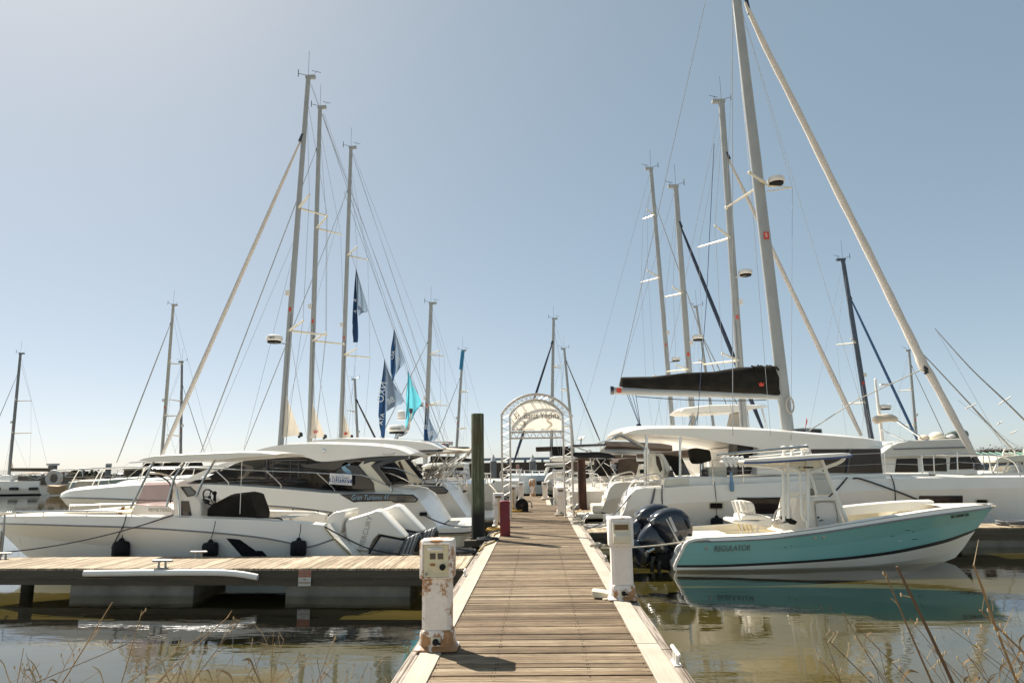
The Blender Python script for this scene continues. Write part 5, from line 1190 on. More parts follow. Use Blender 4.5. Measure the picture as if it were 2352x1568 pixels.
    for q in ((1485, 998, 1118), (1562, 1003, 1095)):
        for yy in (yc - .1, yc + off + .1):
            m = MB(); m.tube([P(q[0], q[1], yy), P(q[0], q[2], yy)], .04, 8); m.build('hardtop_post', CHROME, root)
    # stainless davits over the stern
    for k, ex in ((yc - .2, 0), (yc + .25, 8), (yc + off - .6, 0)):
        bent(root, 'davit', [P(a + ex, b, k) for a, b in ((1404, 1008), (1412, 1003), (1426, 1000), (1452, 1014), (1478, 1029), (1481, 1040), (1481, 1118))], .032)
    m = MB(); m.tube([P(1404, 1008, yc - .2), (P(1404, 1008, yc - .2).x, yc + off - .6, P(1404, 1008, yc - .2).z)], .03, 8); m.build('davit_bar', CHROME, root)
    # helm stations, seats, dodger
    m = MB(); m.pslab([(1496, 1046), (1505, 1040), (1514, 1042), (1526, 1060), (1530, 1100), (1506, 1102), (1498, 1080)], yc + .1, .8); hs = m.build('helm_seat', CREAM, root, bevel=.05)
    m = MB(); m.pslab([(1506, 1045), (1514, 1048), (1522, 1078), (1516, 1084), (1508, 1066)], yc + .085, .03); m.build('cushion', BROWNC, hs, bevel=.01)
    m = MB(); m.pslab([(1512, 1040), (1524, 1042), (1552, 1094), (1544, 1098), (1532, 1092)], yc + .3, .9); m.build('helm_pod', WHITE, root, bevel=.04)
    m = MB(); m.add(wpx([(1524, 1043), (1562, 1048), (1580, 1090), (1552, 1092)], yc + .35) + wpx([(1530, 1044), (1566, 1050), (1586, 1090), (1556, 1092)], yc + 1.3), [(0, 1, 2, 3), (7, 6, 5, 4), (0, 4, 5, 1), (1, 5, 6, 2)]); m.build('dodger', CANV, root)
    m = MB(); m.add(wpx([(1566, 1062), (1601, 1093), (1556, 1094)], yc + .05), [(0, 1, 2)]); m.build('clear_screen', CLEAR, root)
    m = MB(); m.pslab([(1590, 1031), (1600, 1028), (1632, 1033), (1636, 1058), (1600, 1066), (1594, 1056)], yc + .5, .7); m.build('covered_seat', pm('olive_black_canvas', (.028, .026, .018), (.04, .036, .026), 4, .85, bump=.3, spec=.15), root, bevel=.06)
    m = MB(); m.tube([P(1612, 1062, yc + .8), P(1612, 1096, yc + .8)], .06, 8); m.build('seat_post', CHROME, root)
    m = MB(); m.pslab([(1628, 1072), (1670, 1072), (1670, 1098), (1628, 1098)], yc + .3, .7); m.build('galley_box', CREAM, root, bevel=.03)
    for q in ((1541, 1088, .9), (1619, 1086, 1.15)):
        c = P(q[0], q[1] + 9, yc - .3); m = MB(); s_ = q[2]; m.lathe([(.12 * s_, 0), (.12 * s_, .04), (.08 * s_, .08), (.085 * s_, .17), (.10 * s_, .19), (.06 * s_, .22), (0, .22)], tuple(c), 14); m.build('winch', BLACK, root)
    # rails, stanchions, lifelines
    for k in (0, off):
        bent(root, 'stern_rail', [(p.x, p.y + k, p.z) for p in (P(a, b, yc - .5) for a, b in ((1438, 1138), (1444, 1118), (1460, 1101), (1490, 1091), (1508, 1089), (1517, 1098), (1520, 1119)))], .025)
        bent(root, 'stern_rail', [(p.x, p.y + k, p.z) for p in (P(a, b, yc - .5) for a, b in ((1452, 1124), (1466, 1110), (1510, 1104), (1520, 1106)))], .018)
    m = MB(); m.tube([P(1430, 1094, yc + off - .4), P(1431, 1160, yc + off - .4)], .07, 8); m.build('white_post', PLAST, root)
    rl = []
    for x, yt, yb in ((1636, 1055, 1112), (1705, 1052, 1108), (2031, 1039, 1090), (2117, 1045, 1089), (2144, 1045, 1089), (2198, 1037, 1085), (2290, 1043, 1089)):
        m = MB(); m.tube([P(x, yt, yc - .68), P(x + 2, yb, yc - .68)], .018, 6); m.build('stanchion', CHROME, root); rl.append((P(x, yt + 1, yc - .68), P(x + 1, yt + (yb - yt) * .5, yc - .68)))
    m = MB()
    for i in range(len(rl) - 1):
        for j in (0, 1): m.tube([rl[i][j], rl[i + 1][j]], .007, 5)
    m.build('lifeline', WIRE, root)
    bent(root, 'pulpit', [P(a, b, yc - .4) for a, b in ((2117, 1045), (2144, 1044), (2250, 1045), (2300, 1048), (2330, 1062), (2344, 1093))], .022)
    # mast, boom, bag
    Ym = ym
    mb_, mt_ = P(1809, 986, Ym), P(1692, 0, Ym); up_ = mb_ + (mt_ - mb_) * 1.22
    m = MB(); m.tube([mb_, mb_.lerp(up_, .5), mb_.lerp(up_, .86), up_], [.215, .205, .17, .11], 20, sq=.62); mast = m.build('mast', ALU, root)
    m = MB(); m.tube([mb_ + Vector((-.20, -.03, .9)), mb_.lerp(up_, .98) + Vector((-.13, -.03, 0))], .022, 6); m.build('mast_track', GREY, mast)
    m = MB(); c = mb_.lerp(mt_, .42); m.bx(c.x - .085, c.x + .10, c.y - .160, c.y - .136, c.z - .13, c.z + .13); lg = m.build('red_badge', RED, mast)
    text('S', .2, lg, pm('letter_white', (.8, .8, .78)), (c.x, c.y - .164, c.z), (1, 0, 0), (0, 0, 1))
    gp = P(1757, 420, Ym)
    for tip, r_ in ((P(1722, 397, Ym - 1.6), .07), (P(1668, 477, Ym + 1.4), .06)):
        m = MB(); m.tube([gp, tip], [r_, r_ * .55], 8); m.ball(tip, .07); m.build('spreader', CREAM, mast)
    for a in ((1757, 425), (1762, 440)):
        m = MB(); m.tube([P(*a, Ym), P(1820, 431, Ym - .2)], .022, 6); m.build('jumper_strut', CREAM, mast)
    radome(mast, tuple(P(1783, 420, Ym - .1)), .30, brand='RADAR' if False else None)
    m = MB(); c = P(1783, 428, Ym); m.tube([P(1762, 428, Ym), c], .04, 6); m.build('radome_bracket', PLAST, mast)
    b0_, b1_ = P(1796, 909, Ym), P(1405, 896.5, Ym - .1)
    m = MB(); m.tube([b0_, b1_], .135, 16, sq=1.0); bm_ = m.build('boom', ALU, root)
    m = MB(); m.tube([b1_ + Vector((-.05, 0, 0)), b1_ + Vector((.06, 0, 0))], .15, 14); m.build('boom_end', BLACK, bm_)
    c = P(1421, 897, Ym - .1); m = MB(); m.bx(c.x - .08, c.x + .08, c.y - .152, c.y - .136, c.z - .08, c.z + .08); m.build('red_badge', RED, bm_)
    rg = []
    for x, zt, zb, w_ in ((1424, 884, 892, .04), (1428, 868, 894, .20), (1500, 862.5, 898, .26), (1570, 856, 900, .28), (1640, 850, 903, .30), (1700, 844, 905, .32), (1740, 838.5, 908, .32), (1762, 841, 909, .30), (1780, 839, 911, .24), (1786, 850, 912, .10)):
        t_, b_ = P(x, zt, Ym), P(x, zb, Ym)
        ring = []
        for k in range(16):
            a = 2 * math.pi * k / 16; zz = (math.cos(a) + 1) / 2; ww = w_ * (abs(math.sin(a)) ** .7) * (1.05 - .55 * zz) * (1 if math.sin(a) >= 0 else -1)
            ring.append(Vector((t_.x + .03 * math.sin(5 * a + x), Ym + ww, b_.z + (t_.z - b_.z) * zz + .018 * math.sin(x * .7 + k) + (.035 * math.sin(x * .045 + 1) - .02 * (x > 1440)) * (zz > .6))))
        rg.append(ring)
    m = MB(); m.rings(rg); bag = m.build('sail_bag', CANV, bm_, smooth=60)
    m = MB()
    for i in range(8):
        x = 1726 + i * 7; m.tube(cat([P(x, 840 + 2 * math.sin(i * 2), Ym - .05), P(x + 8, 843, Ym - .2), P(x + 14, 850, Ym - .26)], 3), .03, 6)
    m.build('sail_fold', CANV, bag)
    c = P(1748, 882, Ym - .325); m = MB(); s_ = .011
    m.add([Vector((c.x + x * s_, c.y - .03, c.z + z * s_)) for x, z in ((-9, 6), (-4, 0), (0, 8), (4, 0), (9, 6), (6, -7), (-6, -7))], [(0, 1, 6), (1, 2, 3), (3, 4, 5), (1, 3, 5, 6)]); m.build('crown_mark', RED, bag, smooth=0)
    m = MB()
    for a, b in (((1440, 905), (1466, 970)), ((1444, 905), (1468, 972)), ((1452, 903), (1470, 974)), ((1460, 905), (1470, 970))): m.tube(wpx([a, b], Ym - .1), .010, 5)
    m.ball(P(1467, 977, Ym - .1), .09); m.build('mainsheet', ROPEN, bm_)
    m = MB(); m.curve(wpx([(1460, 910), (1560, 917), (1680, 920), (1760, 918)], Ym - .15), .014, 6); m.build('boom_line', ROPED, bm_)
    c = P(1814, 930, Ym - .25); m = MB(); m.tube([c + Vector((.12 * math.cos(t), -.02 * t / 9, .27 * math.sin(t))) for t in np.linspace(0, 6 * math.pi, 48)], .025, 6); m.build('halyard_coil', ROPEW, mast)
    # furled genoa on its stay down to the crossbeam
    gl = [(1712, 6), (1722, 30), (1760, 112), (1800, 190), (1860, 310), (1920, 432), (1990, 570), (2060, 712), (2105, 804), (2122, 842), (2134, 856), (2185, 950), (2222, 1018), (2243, 1058)]
    rr = [.05, .08, .105, .11, .115, .12, .125, .13, .14, .17, .13, .12, .11, .08]
    w3 = [(*P(a, b, Ym), r_) for (a, b), r_ in zip(gl, rr)]; cw3 = cat(w3, 4)
    m = MB(); m.tube([q[:3] for q in cw3], [q[3] * (1 + .06 * math.sin(i * 1.9)) for i, q in enumerate(cw3)], 12); fg = m.build('furled_genoa', SAILW, root)
    m = MB(); c = P(2122, 843, Ym - .14)
    for i in range(7): m.ball(c + Vector((.035 * (i % 3) + .01, -.03, -.035 * i)), .045)
    m.build('sheet_knot', ROPED, fg)
    m = MB(); c = P(2248, 1072, Ym); m.lathe([(.09, 0), (.16, .03), (.16, .16), (.09, .2), (0, .2)], (c.x, c.y, c.z - .1), 14); m.tube([P(2236, 1048, Ym), P(2247, 1066, Ym)], .1, 10); m.build('furler_drum', BLACK, fg)
    m = MB(); m.tube(wpx([(1712, -10), (1722, 34)], Ym), .07, 8); m.build('furler_swivel', BLACK, fg)
    c = P(2262, 1100, Ym); m = MB(); m.tube([(c.x, yc, c.z + .02), (c.x, yc + off, c.z + .02)], .1, 10); m.build('crossbeam', ALU, root)
    m = MB()
    for a, b, Y2 in (((1692, 0), (2296, 1068), 0),): pass
    def wire(a, b, ya, yb, r_=.007): m.tube([P(*a, ya), P(*b, yb)], r_, 5)
    wire((1682, -60), (1683, 1000), Ym - 1, yc - .6, .012); wire((1703, 20), (1820, 431), Ym, Ym - .2); wire((1820, 431), (1817, 1010), Ym - .2, yc - .4)
    wire((1722, 397), (1686, 20), Ym - 1.6, Ym); wire((1722, 397), (1770, 1000), Ym - 1.6, yc - .4); wire((1668, 477), (1686, 20), Ym + 1.4, Ym); wire((1668, 477), (1720, 1000), Ym + 1.4, ym + 2.6)
    wire((1620, 5), (1425, 872), Ym, Ym, .011); wire((1715, 60), (2000, 1000), Ym, yc + off - .2)
    m.build('standing_rigging', WIRE, root)
    m = MB(); m.tube(wpx([(1640, 330), (1622, 700), (1600, 990)], Ym - 1.2), .011, 5); m.build('halyard', ROPEN, root)
    return rows, onh, yc, off, Ym
CTR, onhull_cat, CYC, COFF, CYM = catamaran()
c = onhull_cat([(1647, 1202)], .15)[0]; fender(tuple(c), .17, .34, 'flat black fender on the white catamaran, right of the black outboards', tuple(onhull_cat([(1641, 1106)], .03)[0]))
c = onhull_cat([(1680.5, 1110)], .06)[0]
root = T('fender_board', 'light blue teardrop tag hanging from the catamaran lifeline', 'float', tuple(c)); m = MB(); m.tube([c + Vector((0, 0, .32)), c + Vector((0, 0, .18)), c + Vector((0, 0, -.05)), c + Vector((0, 0, -.19)), c + Vector((0, 0, -.22))], [.03, .04, .065, .06, .02], 12); m.build('float_body', pm('faded_blue', (.16, .30, .45), (.12, .24, .38), 5, .5), root); m = MB(); m.tube([c + Vector((0, 0, .32)), c + Vector((0, 0, .8))], .012, 6); m.build('cord', ROPEN, root)
root = None
rope('mooring_line', 'dark spring line across the bow end of the catamaran hull', [*onhull_cat([(1960, 1098), (1980, 1100)], .05), *onhull_cat([(2060, 1128), (2145, 1162)], .08), P(2180, 1180, 19.2)], .022, ROPED)
rope('mooring_line', 'dark line from the catamaran midship cleat down to the left', [*onhull_cat([(1946, 1096), (1920, 1126)], .05), P(1880, 1160, 19.4)], .022, ROPED)
rope('mooring_line', 'grey line hanging from the catamaran stern cleat', [*onhull_cat([(1504, 1120), (1498, 1150)], .04), P(1484, 1185, 19.9), P(1470, 1206, 19.4)], .03, pm('grey_rope', (.16, .17, .18), (.1, .1, .11), 40, .9))
rope('mooring_line', 'black line dropping down the catamaran hull near its stern', onhull_cat([(1521, 1113), (1520.5, 1140), (1522, 1170)], .03), .016, ROPED)
rope('mooring_line', 'navy line dropping over the catamaran hull below the hardtop front end', onhull_cat([(2046, 1091), (2054, 1115), (2058, 1163)], .03), .016, ROPED)
rope('mooring_line', 'twin pale line from the dock to the catamaran stern', sag((1.25, 18.6, .55), P(1448, 1137, 20.2), .18), .020, pm('grey_rope', (.16, .17, .18)))
rope('mooring_line', 'pale crossed line from the dock cleat to the catamaran stern step', sag((1.22, 19.4, .55), P(1450, 1160, 20.5), .25), .022, ROPEW)
rope('furling_line', 'long cream sheet from the catamaran sail down to its hardtop', [P(2118, 846, CYM), P(1960, 915, CYM - 1), P(1858, 975, CYM - 1.4), P(1850, 990, CYM - 1.6)], .02, ROPEW, cat_='rope', group=None) if False else None
m = MB(); m.tube([P(2122, 846, CYM - .1), P(1968, 918, CYM - .6), P(1860, 988, CYM - 1.4)], .017, 6); tag(m.build('sheet_rope', ROPEW, loc=P(2122, 846, CYM)), 'long cream sheet slanting from the furled sail to the catamaran hardtop', 'rope')
# ================================================================ sailing yachts: rigs and hulls
def yacht_hull(root, xs_, xb, yc, beam, fs, fb, mt=None, stripe=None, win=0):
    """plain displacement hull from stern xs_ to bow xb"""
    n = 26; rows = [[], [], [], []]
    for i in range(n):
        t = i / (n - 1); x = xs_ + (xb - xs_) * t; b = beam / 2 * (0.86 + .14 * math.sin(min(1, t * 2.2) * math.pi / 2)) * (1 - max(0, (t - .45) / .55) ** 2.2)
        z = fs + (fb - fs) * t ** 1.6; sw = .25 * (1 - t)
        rows[0].append(Vector((x, yc - b, z))); rows[1].append(Vector((x - (xb - xs_) * .02 * t, yc - b * .98, z * .45)))
        rows[2].append(Vector((x - (xb - xs_) * .045 * t, yc - b * .84, .10))); rows[3].append(Vector((x - (xb - xs_) * .07 * t, yc - b * .2, -.45)))
    m = MB(); shell(m, yc, rows, [0, 0, 1]); m.mi(0)
    m.grid([rows[0], [Vector((p.x, yc, p.z + .12)) for p in rows[0]], mirror(rows[0], yc)])
    h = m.build('hull', [mt or WHITE, stripe or DARK], root, smooth=45)
    return h, rows
def rig(root, base, top, Y, bowdir, r=.1, mt=None, spr=((.36, 1.15), (.66, .95)), furl=None, furl_mat=None, furl_r=.06, backstay=None, vane=True, head=True, sail=None, radar=None, rake_pt=None, wires=True, deck_z=1.4, boom=None, boom_mat=None, wr=.008):
    b, t = P(*base, Y), P(*top, Y); mt = mt or ALU
    foot = b + (b - t).normalized() * max(0, (b.z - deck_z)); 
    m = MB(); m.tube([foot, foot.lerp(t, .5), t], [r, r, r * .82], 14, sq=.7); mast = m.build('mast', mt, root)
    if head:
        m = MB(); m.bx(t.x - r * .9 - (r * 1.6 if bowdir > 0 else 0), t.x + r * .9 + (r * 1.6 if bowdir < 0 else 0), Y - r * .6, Y + r * .6, t.z - .02, t.z + .12); m.build('masthead', mt, mast)
    if vane:
        m = MB(); m.tube([t + Vector((0, 0, .1)), t + Vector((0, 0, 1.3))], .008, 5)
        q = t + Vector((.45 * bowdir, 0, .25)); m.tube([t + Vector((0, 0, .12)), q], .012, 5); m.tube([q + Vector((0, 0, -.16)), q + Vector((0, 0, .18))], .018, 6)
        q2 = t + Vector((-.35 * bowdir, 0, .3)); m.tube([t + Vector((-.2 * bowdir, 0, .1)), q2], .008, 5); m.tube([q2 + Vector((-.2, 0, .06)), q2 + Vector((.2, 0, -.05))], .012, 5)
        m.build('wind_vane', DARK, mast)
    L = (t - foot).length; tips = []
    ax = (t - foot).normalized(); sd_ = Vector((-bowdir * r * .55, -r * .72, 0))
    m = MB(); m.tube([foot.lerp(t, .12) + sd_, foot.lerp(t, .40) + sd_], r * .16, 6); m.build('mast_slot', GREY, mast)
    if r > .11:
        q = foot.lerp(t, .45) + Vector((bowdir * r * 1.2, -.05, 0)); m = MB(); m.bx(q.x - .09, q.x + .09, q.y - .08, q.y + .08, q.z - .12, q.z + .10); m.build('steaming_light', PLAST, mast)
        q = foot.lerp(t, .41) + Vector((0, -r * .75, 0)); m = MB(); m.bx(q.x - r * .35, q.x + r * .35, q.y - .02, q.y + .02, q.z - .09, q.z + .09); m.build('mast_badge', RED, mast)
    for f, w_ in spr:
        c = foot.lerp(t, f); tp = []
        for sg in (-1, 1):
            e = c + Vector((-bowdir * w_ * .72, sg * w_, .08)); tp.append(e)
            m = MB(); m.tube([c, e], [.055, .035], 8); m.ball(e, .05, n=8, m=6); m.build('spreader', CREAM, mast)
        tips.append(tp)
    if wires:
        m = MB()
        for sg in (0, 1):
            ch = Vector((foot.x - bowdir * .7, Y + (-1.7 if sg == 0 else 1.7), deck_z))
            path = [foot.lerp(t, .95)] + [tp[sg] for tp in reversed(tips)] + [ch]
            m.tube(path, wr, 5)
            if tips: m.tube([foot.lerp(t, spr[0][0]), ch + Vector((.25, 0, 0))], wr, 5)
        m.tube([t, P(*backstay, Y)] if backstay else [t, Vector((foot.x - bowdir * L * .34, Y, deck_z))], wr, 5)
        m.build('standing_rigging', WIRE, root)
    if furl:
        a, e = foot.lerp(t, furl[0]), P(*furl[1], Y)
        n_ = 12; m = MB(); pts = [a.lerp(e, i / n_) for i in range(n_ + 1)]
        m.tube(pts, [furl_r * k for k in (.35, .6, .8, .9, .95, 1, 1, 1.05, 1.05, 1.1, 1.1, 1.0, .7)], 8); m.build('furled_headsail', furl_mat or SAILW, root)
        m = MB(); d_ = (e - a).normalized(); m.tube([a + d_ * .1, a + d_ * .45], furl_r * 1.1, 8); m.build('furler_swivel', BLACK, root)
    if sail:
        q = wpx(sail, Y - r * .5); m = MB(); n_ = 8
        m.grid([[q[0].lerp(q[2], v).lerp(q[0].lerp(q[1], v), u) + Vector((0, -.10 * math.sin(math.pi * u) * v, 0)) for u in np.linspace(0, 1, n_)] for v in np.linspace(0, 1, 9)])
        s_ = m.build('mainsail_clew', SAILT, root, smooth=60)
        c = q[0].lerp(q[1], .72).lerp(q[2], .36) + Vector((0, -.16, 0)); k = .013
        if sail[0] != (656, 905): m = MB(); m.add([Vector((c.x + x * k, c.y, c.z + z * k)) for x, z in ((-9, 6), (-4, 0), (0, 8), (4, 0), (9, 6), (6, -7), (-6, -7))], [(0, 1, 6), (1, 2, 3), (3, 4, 5), (1, 3, 5, 6)]); m.build('crown_mark', RED, s_, smooth=0)
        m = MB()
        for i in range(5): m.ball(q[1] + Vector((.05 * math.sin(i * 2.2), -.04, .06 * math.cos(i * 1.7))), .06, n=8, m=6)
        m.build('clew_knot', ROPED, s_)
    if radar: 
        c = foot.lerp(t, radar[0]) + Vector((radar[1], -.1, 0)); radome(mast, tuple(c), radar[2], brand=radar[3] if len(radar) > 3 else None)
        m = MB(); m.tube([c - Vector((radar[1], 0, .12)), c - Vector((0, 0, .05))], .03, 6); m.tube([c - Vector((radar[2] * .8, 0, .03)), c + Vector((radar[2] * .8, 0, -.03))], .02, 6); m.build('radome_bracket', CHROME, mast)
    if boom:
        a, e = P(*boom[0], Y), P(*boom[1], Y); m = MB(); m.tube([a, e], boom[2], 12); bo2 = m.build('boom', boom_mat or ALU, root)
        m = MB(); e2 = a.lerp(e, .96); m.bx(e2.x - .07, e2.x + .07, e2.y - boom[2] - .012, e2.y - boom[2] + .01, e2.z - .07, e2.z + .07); m.build('boom_badge', RED, bo2)
        m = MB(); m.tube([a.lerp(e, .82), a.lerp(e, .825)], boom[2] * 1.04, 12); m.build('boom_strap', BLACK, bo2)
    return mast, foot, t
def helm(root, x, yc, z, w_=1.2):
    for yy in (yc - w_, yc + w_):
        m = MB(); m.tube([Vector((x + .1 * math.sin(a), yy + .45 * math.cos(a), z + .75 + .45 * math.sin(a))) for a in np.linspace(0, 2 * math.pi, 20)], .02, 6); m.bx(x - .25, x - .05, yy - .15, yy + .15, z, z + .75); m.build('helm_wheel', pm('wheel_cover', (.24, .2, .15), (.18, .15, .11), 4, .8), root)
def pushpit(root, x, yc, z, bow=-1, half=1.5):
    m = MB()
    for yy in (yc - half, yc + half):
        s_ = 1 if yy > yc else -1
        m.curve([Vector((x + bow * 1.2, yy, z)), Vector((x + bow * 1.15, yy, z + .62)), Vector((x + .05, yy, z + .66)), Vector((x + .12, yy - s_ * .8, z + .66)), Vector((x + .1, yy - s_ * .85, z))], .02, 6, 4)
        m.tube([(x, yy, z), (x, yy, z + .64)], .018, 6); m.tube([Vector((x + bow * 1.15, yy, z + .32)), Vector((x + .1, yy, z + .33)), Vector((x + .12, yy - s_ * .8, z + .33))], .014, 6)
    m.build('pushpit', CHROME, root)
def bimini(root, x0, x1, yc, z, w_, mt, z0, sagk=.08):
    m = MB(); n_ = 9
    m.grid([[Vector((x0 + (x1 - x0) * u, yc + w_ * v, z + .14 * (1 - v * v) + sagk * math.sin(u * math.pi * 3) * .5)) for u in np.linspace(0, 1, n_)] for v in np.linspace(-1, 1, 9)])
    b = m.build('bimini', mt, root, solid=.03)
    xc = (x0 + x1) / 2
    for yy in (yc - w_, yc + w_):
        m = MB()
        for xx in (x0, x1, x0 * .3 + x1 * .7): m.tube([(xc, yy, z0), (xx, yy, z)], .018, 6)
        m.tube([(x0 * .5 + xc * .5, yy, z0), (x1, yy, z)], .014, 6); m.build('bimini_frame', CHROME, root)

# three sister yachts on the left
LY = (27.2, 31.6, 36.6)
for i, (Y, base, top, sail, stern, fr, rd, boom, lab) in enumerate((
    (LY[0], (645, 1016), (708, 180), [(656, 905), (691, 999), (650, 1004)], 1064, (.855, (372, 1044)), (.335, -.55, .33, 'B&G'), ((660, 1030), (990, 1029), .125), 'tall grey masted sailing yacht with radome, nearest of the three sister yachts'),
    (LY[1], (711, 1016), (735, 249), [(716, 922), (747, 1003), (708, 1008)], 1062, (.90, (461, 1040)), None, ((720, 1022), (1031, 1022), .12), 'middle of the three sister yachts on the left, with small sail and red crown'),
    (LY[2], (783, 1014), (806, 341), [(789, 948), (808, 1003), (785, 1007)], 1065, (.88, (560, 1035)), None, ((790, 1016), (1040, 1018), .12), 'rightmost and lowest mast of the three sister yachts, its sail marked with a red crown'))):
    mb2 = P(*base, Y); xs_ = P(stern, 1150, Y).x
    root = T('sailing_yacht', lab, 'sailing yacht', (mb2.x, Y, 0), 'sister sailing yachts on the left')
    h, rws = yacht_hull(root, xs_, xs_ - 12.3, Y, 4.1, 1.15, 1.45)
    rig(root, base, top, Y, -1, .125, ALU, ((.36, 1.5), (.66, 1.2)), fr, [SAILW, WIRE, WIRE][i], [.085, .026, .022][i], (stern - 3, 1120), sail=sail, radar=rd, boom=boom)
    m = MB(); xm = mb2.x; m.rings([[(xm + x, Y - w_, 1.25), (xm + x, Y - w_ * .8, 1.25 + hh), (xm + x, Y + w_ * .8, 1.25 + hh), (xm + x, Y + w_, 1.25)] for x, w_, hh in ((-3.5, .5, .1), (-2, .9, .35), (0, 1.2, .5), (2.2, 1.3, .55), (3.2, 1.25, .5))]); m.build('coachroof', WHITE, root, bevel=.05)
    helm(root, xs_ - 1.1, Y, 1.0); pushpit(root, xs_ - .05, Y, 1.2)
    if i < 2: bimini(root, xs_ - 3.0, xs_ + .2, Y, P(1000, 1036, Y).z, 1.5, CANV, 1.3, .02)
    if i == 0:
        text('Oceanis 40.1', .28, h, pm('name_grey', (.22, .21, .2), None, 4, .5), (xs_ - 1.55, Y - 2.06, P(1000, 1152, 25.1).z), (1, 0, .0), (0, 0, 1))
        m = MB(); zq = P(1000, 1151, 25.1).z; m.bx(xs_ - .75, xs_ - .25, Y - 2.02, Y - 1.80, zq - .015, zq + .015); m.build('rub_strake', GREY, h)
# hanging yellow hose over the nearest yacht's stern
yh = P(1042, 1138, 25.05); rope('water_hose', 'yellow hose hanging over the quarter of the nearest sister yacht', [P(1043, 1139, 25.05), P(1044, 1150, 25.02), P(1038, 1170, 25.0), P(1040, 1190, 24.6), P(1058, 1194, 24.0)], .03, YELLOW, cat_='hose', group=None)
# cream bimini and radar mast of the second cruiser
root = T('cruiser_canopy', 'cream fabric bimini on stainless hoops over the second cruiser cockpit', 'bimini', (P(1000, 1045, 25).x, 25.4, 0))
m = MB(); pts = [(938, 1049), (965, 1042), (1002, 1037), (1030, 1038.5), (1055, 1037), (1073, 1038), (1076, 1047)]
m.grid([[Vector((p.x, 23.9 + 3.2 * v, p.z + .14 * math.sin(math.pi * v) + .03 * math.sin(i * 2 + v * 6))) for i, p in enumerate(cat3 for cat3 in [P(a, b, 23.9) for a, b in pts])] for v in np.linspace(0, 1, 8)]); m.build('canvas', CREAMC, root, solid=.03, smooth=60)
for Yb in (23.95, 27.0):
    m = MB()
    for a, b in (((1004, 1040), (1062, 1112)), ((1058, 1040), (1002, 1114)), ((1073, 1042), (1010, 1116)), ((1003, 1040), (1052, 1100)), ((1060, 1042), (952, 1116))): m.tube(wpx([a, b], Yb), .022, 6)
    m.build('hoop_frame', CHROME, root)
m = MB(); m.add(wpx([(888, 1064), (917, 1058), (943, 1104), (900, 1108)], 24.1), [(0, 1, 2, 3)]); m.add(wpx([(917, 1058), (935, 1062), (944, 1106)], 24.12), [(0, 1, 2)]); m.build('clear_screen', SMOKE, root, smooth=0)
m = MB(); m.tube(wpx([(917, 1059), (938, 1108)], 24.05), .06, 8); m.build('screen_post', BROWNC, root)
m = MB(); m.pslab([(938, 1109), (1008, 1111), (1012, 1118), (1020, 1135), (1000, 1126), (940, 1119)], 23.95, .8); m.build('cockpit_side', pm('olive_canvas', (.06, .055, .042), (.05, .045, .035), 4, .8), root, bevel=.02)
Yr2 = 25.4; base_ = P(905, 1022, Yr2)
root = T('radar_mast', 'stainless raked radar mast with two white radomes above the cruiser roof', 'radar mast', tuple(base_))
m = MB(); m.tube(wpx([(905, 1021), (915, 992)], Yr2), .075, 10); m.curve(wpx([(912, 994), (928, 995), (935, 985), (941, 965), (945, 948)], Yr2), .04, 8); m.curve(wpx([(912, 997), (920, 1001), (930, 996), (938, 985), (942, 960)], Yr2 + .2), .035, 8); m.build('mast_tube', CHROME, root)
c = P(911, 991, Yr2); radome(root, (c.x, c.y, c.z), .33, brand='GARMIN')
c = P(921, 960, Yr2); m = MB(); m.lathe([(.1, 0), (.15, .03), (.15, .16), (.13, .24), (.06, .29), (0, .3)], tuple(c), 16); m.build('satellite_dome', PLAST, root)
m = MB(); m.tube([c - Vector((.12, 0, .03)), c + Vector((.2, 0, -.03))], .04, 6); m.build('dome_bracket', CHROME, root)
c = P(944, 943, Yr2); m = MB(); m.lathe([(.05, -.1), (.07, -.02), (.06, .02), (.07, .08), (0, .1)], tuple(c), 10); m.build('mast_light', BLACK, root)

# ---------------------------------------------------------------- dressing flags on their lines
def flag(label, Y, poly_dark, poly_light, md, ml, texts):
    a = P(*poly_dark[0], Y); root = T('bunting_flag', label, 'flag', tuple(a), 'flags hanging from the rigging on the left')
    for nm, poly, mt, dy in (('dark_fold', poly_dark, md, -.02), ('pale_panel', poly_light, ml, 0)):
        q = [P(x, y_, Y + dy) for x, y_ in poly]; m = MB(); L, Rr = [], []
        n_ = 14; h_ = len(q) // 2 + 1
        left = cat([q[0]] + q[h_:][::-1], 6) if len(q[h_:]) > 0 else [tuple(q[0])]
        right = cat(q[:h_], 6)
        def rsm(pl):
            w3 = np.array(pl); d = np.r_[0, np.cumsum(np.linalg.norm(np.diff(w3, axis=0), axis=1))]; t = np.linspace(0, d[-1], n_); return [Vector([np.interp(u, d, w3[:, k]) for k in range(3)]) for u in t]
        lf, rt2 = rsm(left), rsm(right)
        m.grid([[l.lerp(r_, u) + Vector((0, .05 * math.sin(u * 9 + i * .5) * (1 - abs(2 * u - 1) * .3), 0)) for u in np.linspace(0, 1, 8)] for i, (l, r_) in enumerate(zip(lf, rt2))])
        o = m.build(nm, mt, root, smooth=70)
        for t_, px, py, sz, tgt_, ang in texts:
            if tgt_ == nm: text(t_, sz, o, pm('flag_letter', (.62, .66, .7), None, 4, .7), P(px, py, Y - .14), (-math.cos(ang), 0, -math.sin(ang)), (-math.sin(ang), 0, math.cos(ang)))
    return root
FY = 29.0
